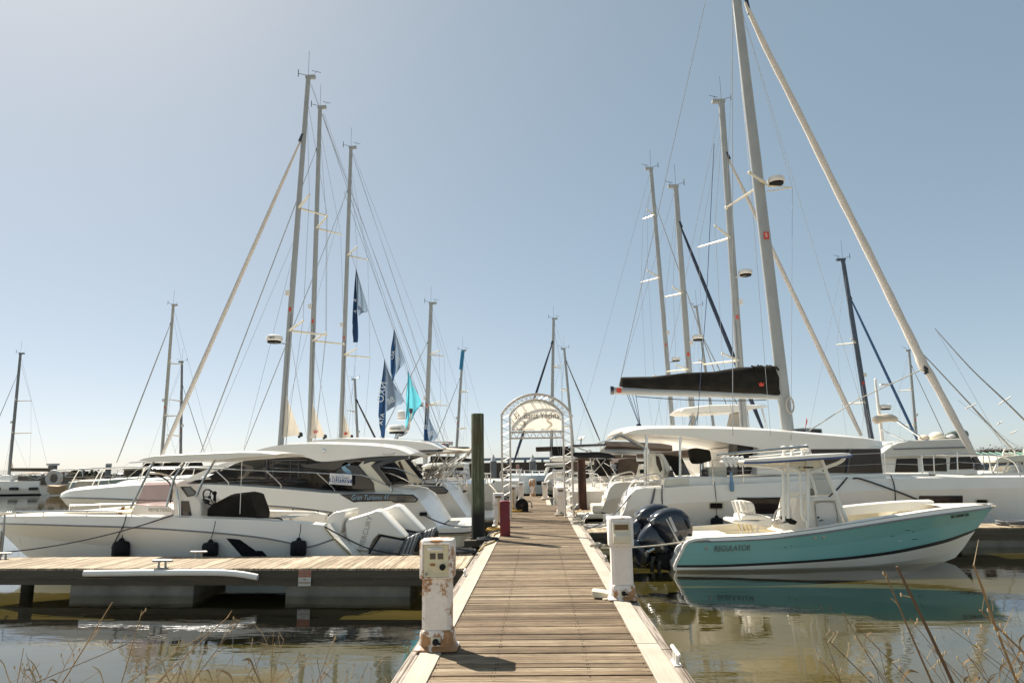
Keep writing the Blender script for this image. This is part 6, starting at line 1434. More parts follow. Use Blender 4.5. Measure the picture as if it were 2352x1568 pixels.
flag('navy and grey flag flown highest on the stay beside the third sister mast', FY, [(818, 618), (819, 660), (821, 722), (822, 785), (811, 786), (809, 740), (812, 690), (814, 650)], [(818, 620), (832, 665), (845, 712), (836, 716), (823, 726), (820, 690), (819, 650)], FLAGN, FLAGG, [('R', 816, 690, .22, 'dark_fold', 1.2), ('A', 816, 715, .2, 'dark_fold', 1.2), ('E', 828, 703, .2, 'pale_panel', .5)])
flag('navy and grey flag in the middle of the flag group, right of the topmost one', FY + 2, [(905, 755), (907, 800), (908, 850), (902, 880), (897, 850), (898, 800), (902, 775)], [(905, 757), (917, 790), (930, 828), (921, 842), (908, 862), (907, 820), (906, 785)], FLAGN, FLAGG, [('AIO', 902, 815, .24, 'dark_fold', 1.35), ('BE', 914, 826, .22, 'pale_panel', .6)])
flag('largest navy and slate flag, low beside the radar mast', FY - 2, [(883, 825), (885, 880), (886, 950), (882, 1012), (875, 1000), (869, 955), (873, 900), (878, 860)], [(883, 828), (905, 880), (928, 920), (912, 930), (887, 945), (886, 905), (884, 865)], FLAGN, FLAGG, [('NXO', 878, 900, .36, 'dark_fold', 1.4), ('ATA', 877, 962, .24, 'dark_fold', 1.4), ('BE', 897, 920, .3, 'pale_panel', .5)])
flag('pale turquoise flag hanging right of the navy flags', FY, [(937, 850), (938, 890), (939, 930), (936, 980), (931, 990), (932, 940), (934, 895), (936, 870)], [(937, 852), (951, 888), (968, 924), (955, 935), (946, 960), (938, 975), (937, 915)], FLAGT, FLAGT, [('N', 946, 885, .2, 'pale_panel', .6)])
flag('small navy and grey flag lowest on the right, above the white booms', FY - 2, [(979, 934), (979, 965), (981, 990), (986, 1014), (974, 1014), (974, 990), (976, 960)], [(979, 936), (990, 970), (1004, 1000), (993, 1012), (984, 1014), (981, 985), (980, 960)], FLAGN, FLAGG, [('BE', 990, 996, .26, 'pale_panel', .3), ('N', 977, 980, .22, 'dark_fold', 1.3)])
for lab, pts, Y in (('thin flag line from the third sister mast past the large navy flag', [(806, 580), (818, 618), (845, 712), (883, 825), (928, 920), (985, 1024)], 28.6), ('thin flag line holding the middle navy and turquoise flags', [(790, 440), (905, 755), (930, 828), (937, 850), (968, 924), (1004, 1000), (1010, 1030)], 30)):
    m = MB(); m.tube(wpx(pts, Y), .010, 5); tag(m.build('flag_line', WIRE, loc=P(*pts[0], Y)), lab, 'line')
# more thin rigging lines of the left group, seen against the sky
m = MB()
for a, b, Y in (((716, 195), (1000, 1020), 30), ((742, 262), (985, 1010), 32), ((745, 262), (1012, 1015), 33), ((808, 352), (1030, 1010), 36), ((812, 352), (1062, 1010), 37), ((690, 520), (560, 1030), 29), ((800, 420), (640, 1010), 35), ((678, 545), (470, 1035), 28)):
    m.tube(wpx([a, b], Y), .0075, 5)
tag(m.build('backstay_lines', WIRE, loc=P(716, 195, 30)), 'fan of thin backstay wires behind the three sister masts', 'rigging')

# ---------------------------------------------------------------- other yachts whose masts stand against the sky
def other_yacht(name, lab, Y, base, top, bowdir, length, mt=None, r=.1, hullmt=None, spr=((.36, 1.0), (.66, .85)), beam=3.6, mast_at=.42, cover=None, blen=4.6, **kw):
    b = P(*base, Y); root = T(name, lab, 'sailing yacht', (b.x, Y, 0), 'yachts moored further back')
    xs_ = b.x - bowdir * length * (1 - mast_at); xb = xs_ + bowdir * length
    yacht_hull(root, xs_, xb, Y, beam, 1.1, 1.4, hullmt)
    m = MB(); m.rings([[(b.x + bowdir * x, Y - w_, 1.2), (b.x + bowdir * x, Y - w_ * .8, 1.2 + hh), (b.x + bowdir * x, Y + w_ * .8, 1.2 + hh), (b.x + bowdir * x, Y + w_, 1.2)] for x, w_, hh in ((2.6, .4, .1), (1.5, .8, .32), (0, 1.1, .46), (-1.8, 1.2, .5), (-2.6, 1.15, .45))]); m.build('coachroof', WHITE, root, bevel=.05)
    bs = b.x - bowdir * .35; be = b.x - bowdir * min(blen, length * .42)
    zb = 2.35
    m = MB(); m.tube([(bs, Y, zb), (be, Y, zb)], .09, 10); bo2 = m.build('boom', ALU, root)
    if cover:
        m = MB(); m.tube([(bs, Y, zb + .22), (b.x - bowdir * 2, Y, zb + .2), (be, Y, zb + .12)], [.24, .2, .1], 10); m.build('sail_cover', cover, bo2)
    pushpit(root, xs_, Y, 1.15, bowdir, 1.2)
    kw.setdefault('deck_z', 1.3)
    rig(root, base, top, Y, bowdir, r, mt, spr, **kw)
    return root, xs_, xb
OY = other_yacht
# right-hand group
OY('sailing_yacht', 'white masted yacht furthest left of the right hand mast group', 40, (1545, 980), (1495, 389), 1, 12, ALU, .14, spr=((.30, 1.5), (.63, 1.3), (.84, .8)), furl=(.90, (1686, 980)), furl_mat=WIRE, furl_r=.03, radar=(.36, .5, .26), cover=BROWNC, backstay=(1318, 1030))
OY('sailing_yacht', 'grey masted yacht with thick navy furled headsail and two radomes on its mast', 34.3, (1592, 985), (1552, 430), 1, 12, ALU, .16, spr=((.36, 1.2), (.62, 1.0)), furl=(.88, (1752, 985)), furl_mat=pm('navy_furl', (.03, .045, .08), (.02, .03, .055), 3, .7), furl_r=.10, radar=(.46, .55, .30), blen=.8)
OY('sailing_yacht', 'tall grey masted yacht right behind the catamaran mast, with cream furled headsail', 29.6, (1709, 985), (1657, 235), 1, 13, ALU, .17, spr=((.30, 1.6), (.62, 1.5)), furl=(.86, (1978, 1000)), furl_mat=SAILW, furl_r=.10, radar=(.52, .5, .30), cover=BROWNC, backstay=(1500, 1000))
OY('sailing_yacht', 'short thin mast between the grey masted yachts on the right', 48, (1640, 985), (1600, 706), 1, 10, ALU, .10, furl=(.85, (1722, 985)), furl_mat=WIRE, furl_r=.04)
r5, _, _ = OY('sailing_yacht', 'yacht with dark navy mast and blue furled headsail, right of the catamaran', 42, (2000, 1000), (1936, 598), 1, 12, ALUD, .16, spr=((.32, 1.2), (.60, 1.0)), furl=(.84, (2108, 1012)), furl_mat=pm('blue_furl', (.05, .12, .24), (.04, .09, .2), 3, .7), furl_r=.08, cover=BLUE)
OY('sailing_yacht', 'small distant yacht with pale mast behind the motor yacht on the right', 58, (2105, 1006), (2088, 806), 1, 9, ALU, .12, furl=(.90, (2172, 1006)), furl_mat=WIRE, furl_r=.032)
# left background
OY('sailing_yacht', 'distant yacht with twin forestays, its cream mast left of the sister yachts', 52, (372, 1040), (398, 702), -1, 11, pm('cream_mast', (.52, .48, .40), (.46, .42, .35), 2, .5), .13, furl=(.92, (268, 1062)), furl_mat=pm('dim_furl', (.48, .46, .41), None, 2, .7), furl_r=.045)
OY('sailing_yacht', 'distant yacht with thin dark mast beside the long cream furled sail', 60, (415, 1040), (418, 832), 1, 9, GREYM, .12, furl=(.82, (470, 1040)), furl_mat=WIRE, furl_r=.03)
OY('sailing_yacht', 'far yacht with grey mast carrying a small radome, right of the flags', 47, (978, 1022), (990, 698), -1, 11, ALU, .16, spr=((.41, 1.6), (.7, 1.2)), furl=(.80, (870, 1012)), furl_mat=WIRE, furl_r=.03, radar=(.41, -.55, .32), cover=CANV, blen=3.1)
OY('sailing_yacht', 'far yacht whose mast top is blue, left of the green pile', 63, (1049, 1024), (1063, 806), -1, 10, ALU, .13, furl=(.80, (1000, 1012)), furl_mat=WIRE, furl_r=.032, blen=1.2)
c = P(1061.5, 822, 62.8); m = MB(); m.tube(wpx([(1063, 806), (1058.5, 848)], 62.85), .18, 8); m.build('blue_mast_sleeve', pm('blue_sleeve', (.03, .2, .36), None, 4, .6), [o for o in bpy.data.objects if o.get('label', '').startswith('far yacht whose mast top')][0])
OY('sailing_yacht', 'far small yacht with thin mast right of the third sister mast', 66, (822, 1022), (815, 872), 1, 8, ALU, .13, furl=(.80, (868, 1018)), furl_mat=pm('dark_furl', (.12, .1, .09), None, 3, .7), furl_r=.09)
# centre, seen through and beside the arch
OY('sailing_yacht', 'yacht with navy furled headsail whose mast rises behind the arch banner', 62, (1266, 1045), (1271.5, 733), -1, 12, ALU, .15, furl=(.86, (1180, 1062)), furl_mat=pm('navy_furl', (.03, .045, .08)), furl_r=.11, spr=((.38, 1.3), (.68, 1.1)), blen=1.2)
OY('sailing_yacht', 'yacht whose leaning mast stands just right of the arch', 64, (1316, 1020), (1296, 802), 1, 10, ALU, .13, furl=(.92, (1378, 1012)), furl_mat=pm('dark_furl', (.12, .1, .09)), furl_r=.06, blen=1.5)
# far left moored yacht, seen whole
Yl = 64; b = P(20, 1096, Yl)
root = T('sailing_yacht', 'far left white sailing yacht with beige sprayhood and furled mainsail on open water', 'sailing yacht', (b.x, Yl, 0), 'yachts moored further back')
xs_ = P(118, 1120, Yl).x; h, rws = yacht_hull(root, xs_, xs_ - 12.5, Yl, 3.8, 1.25, 1.5)
for x in (30, 75, -10):
    c = P(x, 1122, Yl - 1.92); m = MB(); m.bx(c.x - .38, c.x + .38, c.y - .03, c.y + .2, c.z - .13, c.z + .13); m.build('porthole', GLASSD, h, bevel=.04)
rig(root, (20, 1098), (47, 813), Yl, -1, .15, GREYM, ((.36, 1.2), (.62, 1.0)), (.86, (-60, 1095)), WIRE, .03, deck_z=1.4)
m = MB(); m.tube([P(26, 1078, Yl), P(112, 1078, Yl)], .17, 8); m.build('boom', TIMB, root)
m = MB(); m.add(wpx([(24, 1048), (31, 1073), (22, 1073)], Yl), [(0, 1, 2)]); m.build('mainsail_clew', SAILT, root, smooth=0, solid=.01)
m = MB(); m.rings([[(xs_ - x, Yl - w_, 1.3), (xs_ - x, Yl - w_ * .8, 1.3 + hh), (xs_ - x, Yl + w_ * .8, 1.3 + hh), (xs_ - x, Yl + w_, 1.3)] for x, w_, hh in ((8, .6, .1), (6.5, 1.0, .4), (4, 1.2, .5), (3, 1.2, .55))]); m.build('coachroof', WHITE, root, bevel=.05)
bimini(root, P(74, 1088, Yl).x, P(150, 1088, Yl).x, Yl, P(110, 1087, Yl).z, 1.5, pm('tan_canvas', (.36, .26, .18), (.28, .2, .14), 2, .8), 1.4, .02)
m = MB(); c0, c1 = P(68, 1092, Yl), P(140, 1112, Yl); m.bx(c0.x, c1.x, Yl - 1.45, Yl + 1.45, c1.z, c0.z); m.build('enclosure', SMOKE, root)
c = P(124, 1098, Yl - 1.6); m = MB(); m.tube([c + Vector((.6 * math.cos(a), 0, .6 * math.sin(a))) for a in np.linspace(0, 2 * math.pi, 20)], .2, 8); m.build('life_ring', pm('dim_white', (.5, .48, .45), None, 3, .7), root)
pushpit(root, xs_, Yl, 1.3, -1, 1.3)
root = T('dinghy', 'small tan tender with orange tubes behind the far left sailing yacht', 'dinghy', tuple(P(135, 1126, 61)))
m = MB(); a, b = P(113, 1120, 61), P(160, 1124, 61); m.rings([[(x, 61 - w_, z0), (x, 61 - w_, z1), (x, 61 + w_, z1), (x, 61 + w_, z0)] for x, w_, z0, z1 in ((a.x, .3, .35, .9), (a.x + .6, .7, .1, .85), (b.x - .6, .75, .1, .8), (b.x, .6, .25, .95))]); m.build('hull', pm('tan_hull', (.30, .19, .09), None, 3, .6), root, bevel=.05)
m = MB(); m.pslab([(105, 1118), (116, 1115), (118, 1128), (108, 1132)], 60.6, .5); m.build('outboard', pm('pale_outboard', (.45, .38, .34), None, 3, .5), root, bevel=.1)
# ================================================================ far setting: wall, bridge, shore, boathouse, trees
Yw = 58.0
a, b = P(1075, 1063, Yw), P(1330, 1060, Yw)
root = T('harbour_wall', 'brown harbour wall across the end of the dock, under the bridge', 'wall', ((a.x + b.x) / 2, Yw, 0))
m = MB(); m.bx(a.x - 6, b.x + 12, Yw, Yw + .6, -.5, a.z); m.build('wall_face', WALLB, root)
for i, x in enumerate(np.arange(a.x - 6, b.x + 12, 1.9)):
    m = MB(); m.bx(x, x + .08, Yw - .06, Yw - .002, -.4, a.z - .05); m.build('wall_rib', WALLB, root)
m = MB(); m.bx(a.x - 6, b.x + 12, Yw - 1.2, Yw - .08, .1, .45); m.build('fender_beam', TIMBD, root)
m = MB(); m.bx(a.x - 6, b.x + 12, Yw - 1.22, Yw - .1, .75, .9); m.build('fender_beam', TIMB, root)
for px, py, w_, h_, mt, lab, l2 in ((1189, 1076, .14, .36, pm('orange_notice', (.55, .25, .12), (.5, .45, .4), 3, .6), 'small orange and white notice on the brown harbour wall', None), (1224, 1072, .30, .22, pm('white_notice', (.62, .60, .55), (.5, .48, .44), 9, .6), 'white rectangular notice on the brown harbour wall', None)):
    c = P(px, py, Yw - .08); root = T('wall_sign', lab, 'sign', tuple(c)); m = MB(); m.bx(c.x - w_, c.x + w_, c.y - .02, c.y, c.z - h_, c.z + h_); m.build('plate', mt, root)
    m = MB()
    for k in range(3): m.bx(c.x - w_ * .7, c.x + w_ * .7, c.y - .03, c.y - .021, c.z + h_ * (.5 - k * .45), c.z + h_ * (.62 - k * .45))
    m.build('print_lines', RED if w_ < .2 else GREY, root)
Yb = 420.0
root = T('road_bridge', 'long low concrete road bridge on the horizon behind the arch', 'bridge', (P(1180, 1055, Yb).x, Yb, 0))
za, zb2 = P(1180, 1050.5, Yb).z, P(1180, 1056, Yb).z
xs_ = [P(q, 1050, Yb).x for q in (985, 1060, 1120, 1180, 1240, 1300, 1420)]; lift = (-1.6, -.4, -.1, 0, .0, -.1, -.2)
m = MB(); m.rings([[(x, Yb, zb2 + l), (x, Yb, za + l), (x, Yb + 12, za + l), (x, Yb + 12, zb2 + l)] for x, l in zip(xs_, lift)]); m.build('bridge_deck', CONCF, root)
for q in (1062, 1098, 1132, 1168, 1206, 1246, 1286, 1330, 1375):
    x = P(q, 1060, Yb).x; m = MB(); m.bx(x - .7, x + .7, Yb + 1, Yb + 11, -1, zb2 + .2); m.build('bridge_pier', CONCF, root)
for q in (1191, 1263):
    x = P(q, 1050, Yb).x; m = MB(); m.tube([(x, Yb, za), (x, Yb, za + 5.5), (x - 1.3, Yb, za + 6.2)], .12, 5); m.build('lamp_post', GALV, root)
# low marsh shore on the left horizon
m = MB(); rnd = random.Random(3)
Ym2 = 140.0
for k in range(520):
    q = rnd.uniform(-60, 640); Yq = Ym2 + rnd.uniform(0, 25); x = P(q, 1090, Yq).x
    hh = rnd.uniform(.5, 1.0) + (1.2 * math.exp(-((q - 170) / 25) ** 2) + 1.0 * math.exp(-((q - 215) / 22) ** 2) + .9 * math.exp(-((q - 320) / 30) ** 2)) * rnd.uniform(.4, 1)
    for j in range(5):
        cx, cz = x + rnd.uniform(-1.2, 1.2), hh * rnd.uniform(.1, 1); s_ = rnd.uniform(.25, .6)
        m.ct = rnd.random(); pts = [(cx + s_ * math.cos(t) * rnd.uniform(.5, 1.2), Yq + rnd.uniform(-.3, .3), max(0, cz + s_ * .6 * math.sin(t) * rnd.uniform(.5, 1.2))) for t in np.linspace(0, 2 * math.pi, 7)[:-1]]
        m.add(pts, [list(range(6))])
tag(m.build('marsh_growth', FOLI, loc=(P(200, 1100, Ym2).x, Ym2, 0), smooth=0), 'low dark scrub and marsh along the far left shore', 'marsh', kind='stuff')
m = MB(); m.grid([[(x, y_, z) for x in np.linspace(-160, 8, 12)] for y_, z in ((138, -.1), (141, .2), (190, .3))]); struct(m.build('far_shore', pm('shore_mud', (.10, .08, .05), (.06, .05, .03), 3, .95)))
# boathouse and bare trees on the right
Yg = 82.0
p = [P(2195, 1040, Yg), P(2352, 1038, Yg)]
x0, x1 = p[0].x, p[1].x + 12; zr = p[0].z; ze = P(2250, 1059, Yg).z
root = T('boathouse', 'low boathouse with green ribbed metal roof on the right', 'building', ((x0 + x1) / 2, Yg, 0))
m = MB(); m.add([(x0, Yg + 5, zr), (x1, Yg + 5, zr), (x1, Yg - 1, ze), (x0 - 5, Yg - 1, ze), (x0, Yg + 5.2, zr - .1), (x1, Yg + 5.2, zr - .1), (x1, Yg - 1, ze - .12), (x0 - 5, Yg - 1, ze - .12)], [(0, 1, 2, 3), (4, 5, 6, 7), (0, 3, 7, 4), (2, 3, 7, 6)]); rf = m.build('roof', GREENR, root, smooth=0)
m = MB()
for k in range(30):
    x = x0 - 4.5 + (x1 - x0 + 4) * k / 30; xt = max(x0, x + 1.2); m.tube([(x, Yg - 1, ze + .05), (xt, Yg + 5, zr + .05)], .06, 4)
m.build('roof_rib', pm('pale_green_rib', (.22, .34, .27), None, 3, .5), rf)
m = MB(); m.bx(x0 - 4, x1, Yg, Yg + 4.5, -.2, ze - .12); wl_ = m.build('wall', pm('grey_cladding', (.22, .24, .27), (.18, .2, .22), .4, .8), root)
m = MB(); m.bx(x0 - 11, x0 - 4.2, Yg - 1, Yg + 3, -.2, ze + .9); m.build('white_annex', PLAST, root)
for k, (q, py, hpx, Yt) in enumerate(((2262, 1022, 1, 120), (2300, 1026, 1, 124), (2332, 1021, 1, 118), (2366, 1024, 1, 122))):
    c = P(q, 1055, Yt); tz = P(q, py, Yt).z; rnd = random.Random(k + 5)
    root = T('bare_tree', ('bare winter tree behind the green roof, nearest the furled sail', 'second bare tree behind the green roof, low and wide', 'bare tree behind the green roof near the picture edge', 'bare tree at the right picture edge behind the white boat')[k], 'tree', (c.x, Yt, 0), 'bare trees behind the boathouse')
    m = MB(); tips = []
    for j in range(5):
        a = rnd.uniform(0, 6.28); m.tube([(c.x, Yt, -.2), (c.x + .1 * j - .2, Yt, tz * .35), (c.x + 1.0 * math.cos(a), Yt + 1.0 * math.sin(a), tz * .7)], [.16, .12, .05], 6); tips.append((c.x + 1.0 * math.cos(a), Yt + math.sin(a), tz * .7))
    m.build('trunk', TWIG, root)
    m = MB()
    for j in range(190):
        bx0 = rnd.choice(tips); a = rnd.uniform(0, 6.28); l = rnd.uniform(.4, 1.6); e = (bx0[0] + l * 1.3 * math.cos(a), bx0[1] + l * math.sin(a), min(tz + .3, bx0[2] + rnd.uniform(-.9, .75) * l))
        m.tube([bx0, ((bx0[0] + e[0]) / 2 + rnd.uniform(-.2, .2), (bx0[1] + e[1]) / 2, (bx0[2] + e[2]) / 2 + .1), e], [.035, .025, .012], 3)
    for j in range(130):
        bx0 = rnd.choice(tips); q3 = [bx0[0] + rnd.gauss(0, 1.1), bx0[1] + rnd.gauss(0, .7), bx0[2] + rnd.gauss(-.2, .55)]; s_ = rnd.uniform(.06, .16)
        m.add([(q3[0] + s_ * math.cos(t + j), q3[1] + s_ * .3, q3[2] + s_ * math.sin(t + j)) for t in (0, 2.1, 4.2)], [(0, 1, 2)])
    m.build('crown', TWIG, root, smooth=0)

# ================================================================ boats in the middle distance
def wedge(root, name, pts, Y, th, mt, bevel=.04, parent=None):
    m = MB(); m.pslab(pts, Y, th); return m.build(name, mt, parent or root, bevel=bevel)
# pale blue power catamaran at the end of the dock
Y = 48
root = T('power_catamaran', 'pale blue white power catamaran lying across the end of the dock', 'boat', (P(1230, 1135, Y).x, Y, 0))
x0, x1 = P(1164, 1130, Y).x, P(1400, 1130, Y).x
h, rws = yacht_hull(root, x1, x0, Y + 2.2, 4.4, P(1290, 1091, Y).z, P(1175, 1092, Y).z, pm('pale_blue_hull', (.55, .62, .66), (.5, .57, .61), .5, .35, coat=.3))
c0, c1 = P(1232, 1104, Y), P(1260, 1113, Y); m = MB(); m.bx(c0.x, c1.x, Y - .06, Y + .2, c1.z, c0.z); m.build('hull_window', GLASSD, h)
wedge(root, 'superstructure', [(1248, 1092), (1256, 1072), (1296, 1066), (1400, 1066), (1400, 1092)], Y + .5, 3, WHITE)
wedge(root, 'saloon_window', [(1258, 1086), (1263, 1073), (1300, 1072), (1340, 1072), (1340, 1086)], Y + .45, .1, GLASSD, .01)
wedge(root, 'flybridge_roof', [(1251, 1069), (1254, 1064), (1400, 1060), (1400, 1066)], Y + .3, 3.4, WHITE)
m = MB(); w3 = wpx([(1166, 1087), (1172, 1080), (1240, 1081), (1260, 1080)], Y + .4); m.tube(cat(w3, 3), .03, 6)
m.build('guard_rail', CHROME, root)
for q in (1186, 1204, 1222, 1238):
    m = MB(); m.tube([P(q, 1081, Y + .4), P(q, 1092, Y + .4)], .04, 6); m.build('stanchion', CHROME, root)
# inflatable tender hanging at a stern
Y = 39.5
root = T('inflatable_dinghy', 'white and grey inflatable dinghy hoisted beside the far dock pedestal', 'dinghy', (P(1272, 1120, Y).x, Y, P(1272, 1130, Y).z))
m = MB(); m.tube(cat(wpx([(1258, 1116), (1257, 1104), (1264, 1093), (1276, 1089), (1290, 1089)], Y), 4), .17, 12); m.build('tube', PLAST, root)
m = MB(); m.tube(cat(wpx([(1258, 1118), (1262, 1110), (1268, 1117), (1300, 1113)], Y - .6), 4), [.20, .2, .21, .22, .22, .22, .22, .22, .22, .22, .22, .2, .18], 12); m.build('tube', pm('grey_hypalon', (.38, .38, .37), (.3, .3, .3), 3, .6), root)
wedge(root, 'rigid_hull', [(1257, 1122), (1300, 1122), (1300, 1137), (1268, 1136), (1259, 1130)], Y - .5, 1, pm('dim_green_hull', (.16, .18, .14), (.12, .13, .1), 3, .5))
wedge(root, 'outboard', [(1283, 1104), (1294, 1104), (1294, 1118), (1283, 1118)], Y - .4, .5, PLAST, .06)
# white power catamaran left of the green pile
Y = 40
root = T('power_catamaran', 'white power catamaran with dark wrapround windows left of the green pile', 'boat', (P(1015, 1120, Y).x, Y, 0))
h, rws = yacht_hull(root, P(1072, 1120, Y).x, P(900, 1120, Y).x, Y + 2, 4.2, 1.1, 1.3)
wedge(root, 'superstructure', [(968, 1100), (972, 1073), (1066, 1070), (1070, 1104)], Y + .5, 3, WHITE)
wedge(root, 'saloon_window', [(972, 1095), (976, 1076), (1064, 1073), (1066, 1097)], Y + .44, .1, GLASSD, .01)
for q in (997, 1020, 1042):
    m = MB(); m.tube([P(q, 1073, Y + .4), P(q, 1097, Y + .4)], .04, 6); m.build('window_post', PLAST, root)
wedge(root, 'roof', [(965, 1072), (985, 1064), (1050, 1061), (1066, 1064), (1064, 1070)], Y + .2, 3.6, WHITE, .08)
wedge(root, 'aft_fin', [(947, 1057), (956, 1055), (951, 1102), (932, 1104), (931, 1098)], Y - 2, .2, WHITE, .03)
m = MB(); m.bx(*(lambda a, b: (a.x, b.x))(P(1104, 1087, Y), P(1128, 1087, Y)), Y, Y + .1, P(1104, 1088, Y).z, P(1104, 1086, Y).z); m.build('rail', CHROME, root)
# white stern with rails right of the green pile
Y = 30
root = T('sailing_yacht', 'white yacht stern with square rails just right of the green pile', 'sailing yacht', (P(1120, 1130, Y).x, Y, 0))
x1 = P(1129, 1130, Y).x; h, rws = yacht_hull(root, x1, x1 - 11, Y + 1.6, 3.4, P(1120, 1110, Y).z, 1.5)
for yy in (Y + .3, Y + 2.9):
    m = MB(); m.tube([P(1105, 1087, yy), P(1127, 1087, yy)], .025, 6); m.tube([P(1105, 1098, yy), P(1127, 1098, yy)], .018, 6)
    for q in (1105, 1116, 1120, 1127): m.tube([P(q, 1087, yy), P(q, 1110, yy)], .022, 6)
    m.build('stern_rail', PLAST, root)
rope('mooring_line', 'pale line from the yacht stern to the dock right of the green pile', [P(1124, 1112, Y), P(1137, 1126, Y - 1), (-1.2, 28, .5)], .03, ROPEW)

# cluttered cruising yacht right of the arch: solar arch, canoe, canvas
Y = 31.0
root = T('cruising_yacht', 'cluttered cruising yacht with solar panel, black canoe and steel arch, right of the white arch', 'sailing yacht', (P(1375, 1200, Y).x, Y, 0))
x0 = P(1343, 1150, Y).x; h, rws = yacht_hull(root, x0, x0 + 12, Y + 1.9, 3.8, P(1360, 1130, Y).z, 1.6)
wedge(root, 'transom', [(1344, 1206), (1343, 1180), (1352, 1137), (1366, 1131), (1386, 1133), (1370, 1160), (1360, 1216)], Y - .1, 3.4, WHITE, .06)
m = MB(); q = P(1357, 1128, Y); m.tube([P(1356, 1138, Y - .2), P(1357, 1126, Y - .2)], .10, 8); m.build('horseshoe_buoy', ORANGE, root)
wedge(root, 'solar_panel', [(1310, 1026), (1312, 1021), (1395, 1018), (1393, 1022.5)], Y - .4, 2.6, pm('solar_cell', (.012, .016, .028), (.02, .024, .038), 30, .15), .01)
for yy in (Y - .2, Y + 2.4):
    for pts in (((1346, 1034), (1354, 1045), (1360, 1080), (1362, 1130)), ((1355, 1033), (1375, 1060), (1410, 1112)), ((1318, 1024), (1348, 1036), (1356, 1034)), ((1378, 1024), (1382, 1052)), ((1392, 1022), (1352, 1070)), ((1395, 1050), (1350, 1100))):
        m = MB(); m.tube(wpx(pts, yy), .028, 6); m.build('steel_arch', CHROME, root)
m = MB(); m.tube(cat(wpx([(1314, 1042), (1335, 1045), (1370, 1044), (1400, 1047), (1413, 1049)], Y - .6), 4), [.04, .09, .11, .12, .13, .13, .13, .13, .13, .13, .12, .12, .11, .09, .07, .05, .02], 12, sq=.7); m.build('canoe', RUB, root)
wedge(root, 'outboard_cover', [(1335, 1082), (1352, 1081), (1354, 1094), (1350, 1099), (1336, 1098)], Y - .5, .4, CANV, .05)
wedge(root, 'canvas_dodger', [(1420, 1054), (1444, 1051), (1470, 1054), (1462, 1090), (1416, 1092)], Y + .2, 2.8, BROWNC, .05)
wedge(root, 'coachroof', [(1384, 1078), (1414, 1066), (1498, 1066), (1510, 1104), (1384, 1104)], Y + .6, 2.4, WHITE, .05)
for q in (1398, 1432, 1470):
    wedge(root, 'cabin_window', [(q, 1078), (q + 18, 1077), (q + 18, 1086), (q, 1087)], Y + .56, .08, GLASSD, .01)
wedge(root, 'folded_biscuit_cushion', [(1466, 1080), (1484, 1078), (1484, 1086), (1466, 1087)], Y + .3, .2, YELLOW, .02) if False else None
wedge(root, 'cockpit_tent', [(1372, 1056), (1400, 1054), (1406, 1092), (1368, 1094)], Y - .1, 1.6, CANV, .05)
rnd = random.Random(12)
for k in range(16):
    a = (rnd.uniform(1340, 1480), rnd.uniform(1040, 1095)); b = (a[0] + rnd.uniform(-40, 40), a[1] + rnd.uniform(15, 55))
    m = MB(); m.tube(wpx([a, b], Y + rnd.uniform(-.3, 2.5)), .016, 5); m.build('deck_tube', CHROME, root)
pushpit(root, x0, Y + 1.9, 1.2, 1, 1.5)
m = MB(); m.tube([P(1334, 1020, Y), P(1335, 1005, Y)], .03, 6); m.build('dish_post', GALV, root)
m = MB(); q = wpx([(1326, 1009), (1334, 1002), (1346, 1001), (1338, 1010)], Y); m.add([q[0], q[1] + Vector((0, .3, 0)), q[2] + Vector((0, .3, 0)), q[3]], [(0, 1, 2, 3)]); m.build('flat_dish', PLAST, root, smooth=0, solid=.03)
# long brown boom cover of the next boat
Y = 34
root = T('sail_cover', 'long brown canvas sail cover with white boom seen under the catamaran hardtop', 'sail cover', (P(1500, 1040, Y).x, Y, P(1500, 1040, Y).z))
m = MB(); m.rings([[P(x, zt, Y), P(x, (zt + zb) / 2, Y - .25), P(x, zb, Y), P(x, (zt + zb) / 2, Y + .25)] for x, zt, zb in ((1388, 1013, 1034), (1440, 1014, 1036), (1520, 1018, 1040), (1560, 1020, 1043), (1608, 1020, 1046))]); m.build('cover', BROWNC, root, smooth=60)
m = MB(); m.tube(wpx([(1381, 1036), (1440, 1037), (1608, 1046)], Y - .05), .14, 10); m.build('boom', ALU, root)
m = MB(); m.tube(cat(wpx([(1571, 1022), (1566, 1028), (1572, 1036), (1570, 1041)], Y - .28), 4), .035, 6); m.build('yellow_tie', YELLOW, root)
# small boom cover behind the arch
Y = 61.8
root = T('sail_cover', 'short brown and black boom cover seen through the right arch leg', 'sail cover', (P(1260, 1035, Y).x, Y, P(1260, 1035, Y).z))
m = MB(); m.pslab([(1230, 1026), (1266, 1025), (1266, 1036), (1231, 1037)], Y, .4); m.build('brown_cover', BROWNC, root, bevel=.06)
m = MB(); m.pslab([(1267, 1025), (1316, 1024), (1318, 1046), (1270, 1047)], Y - .05, .5); m.build('black_cover', CANV, root, bevel=.06)
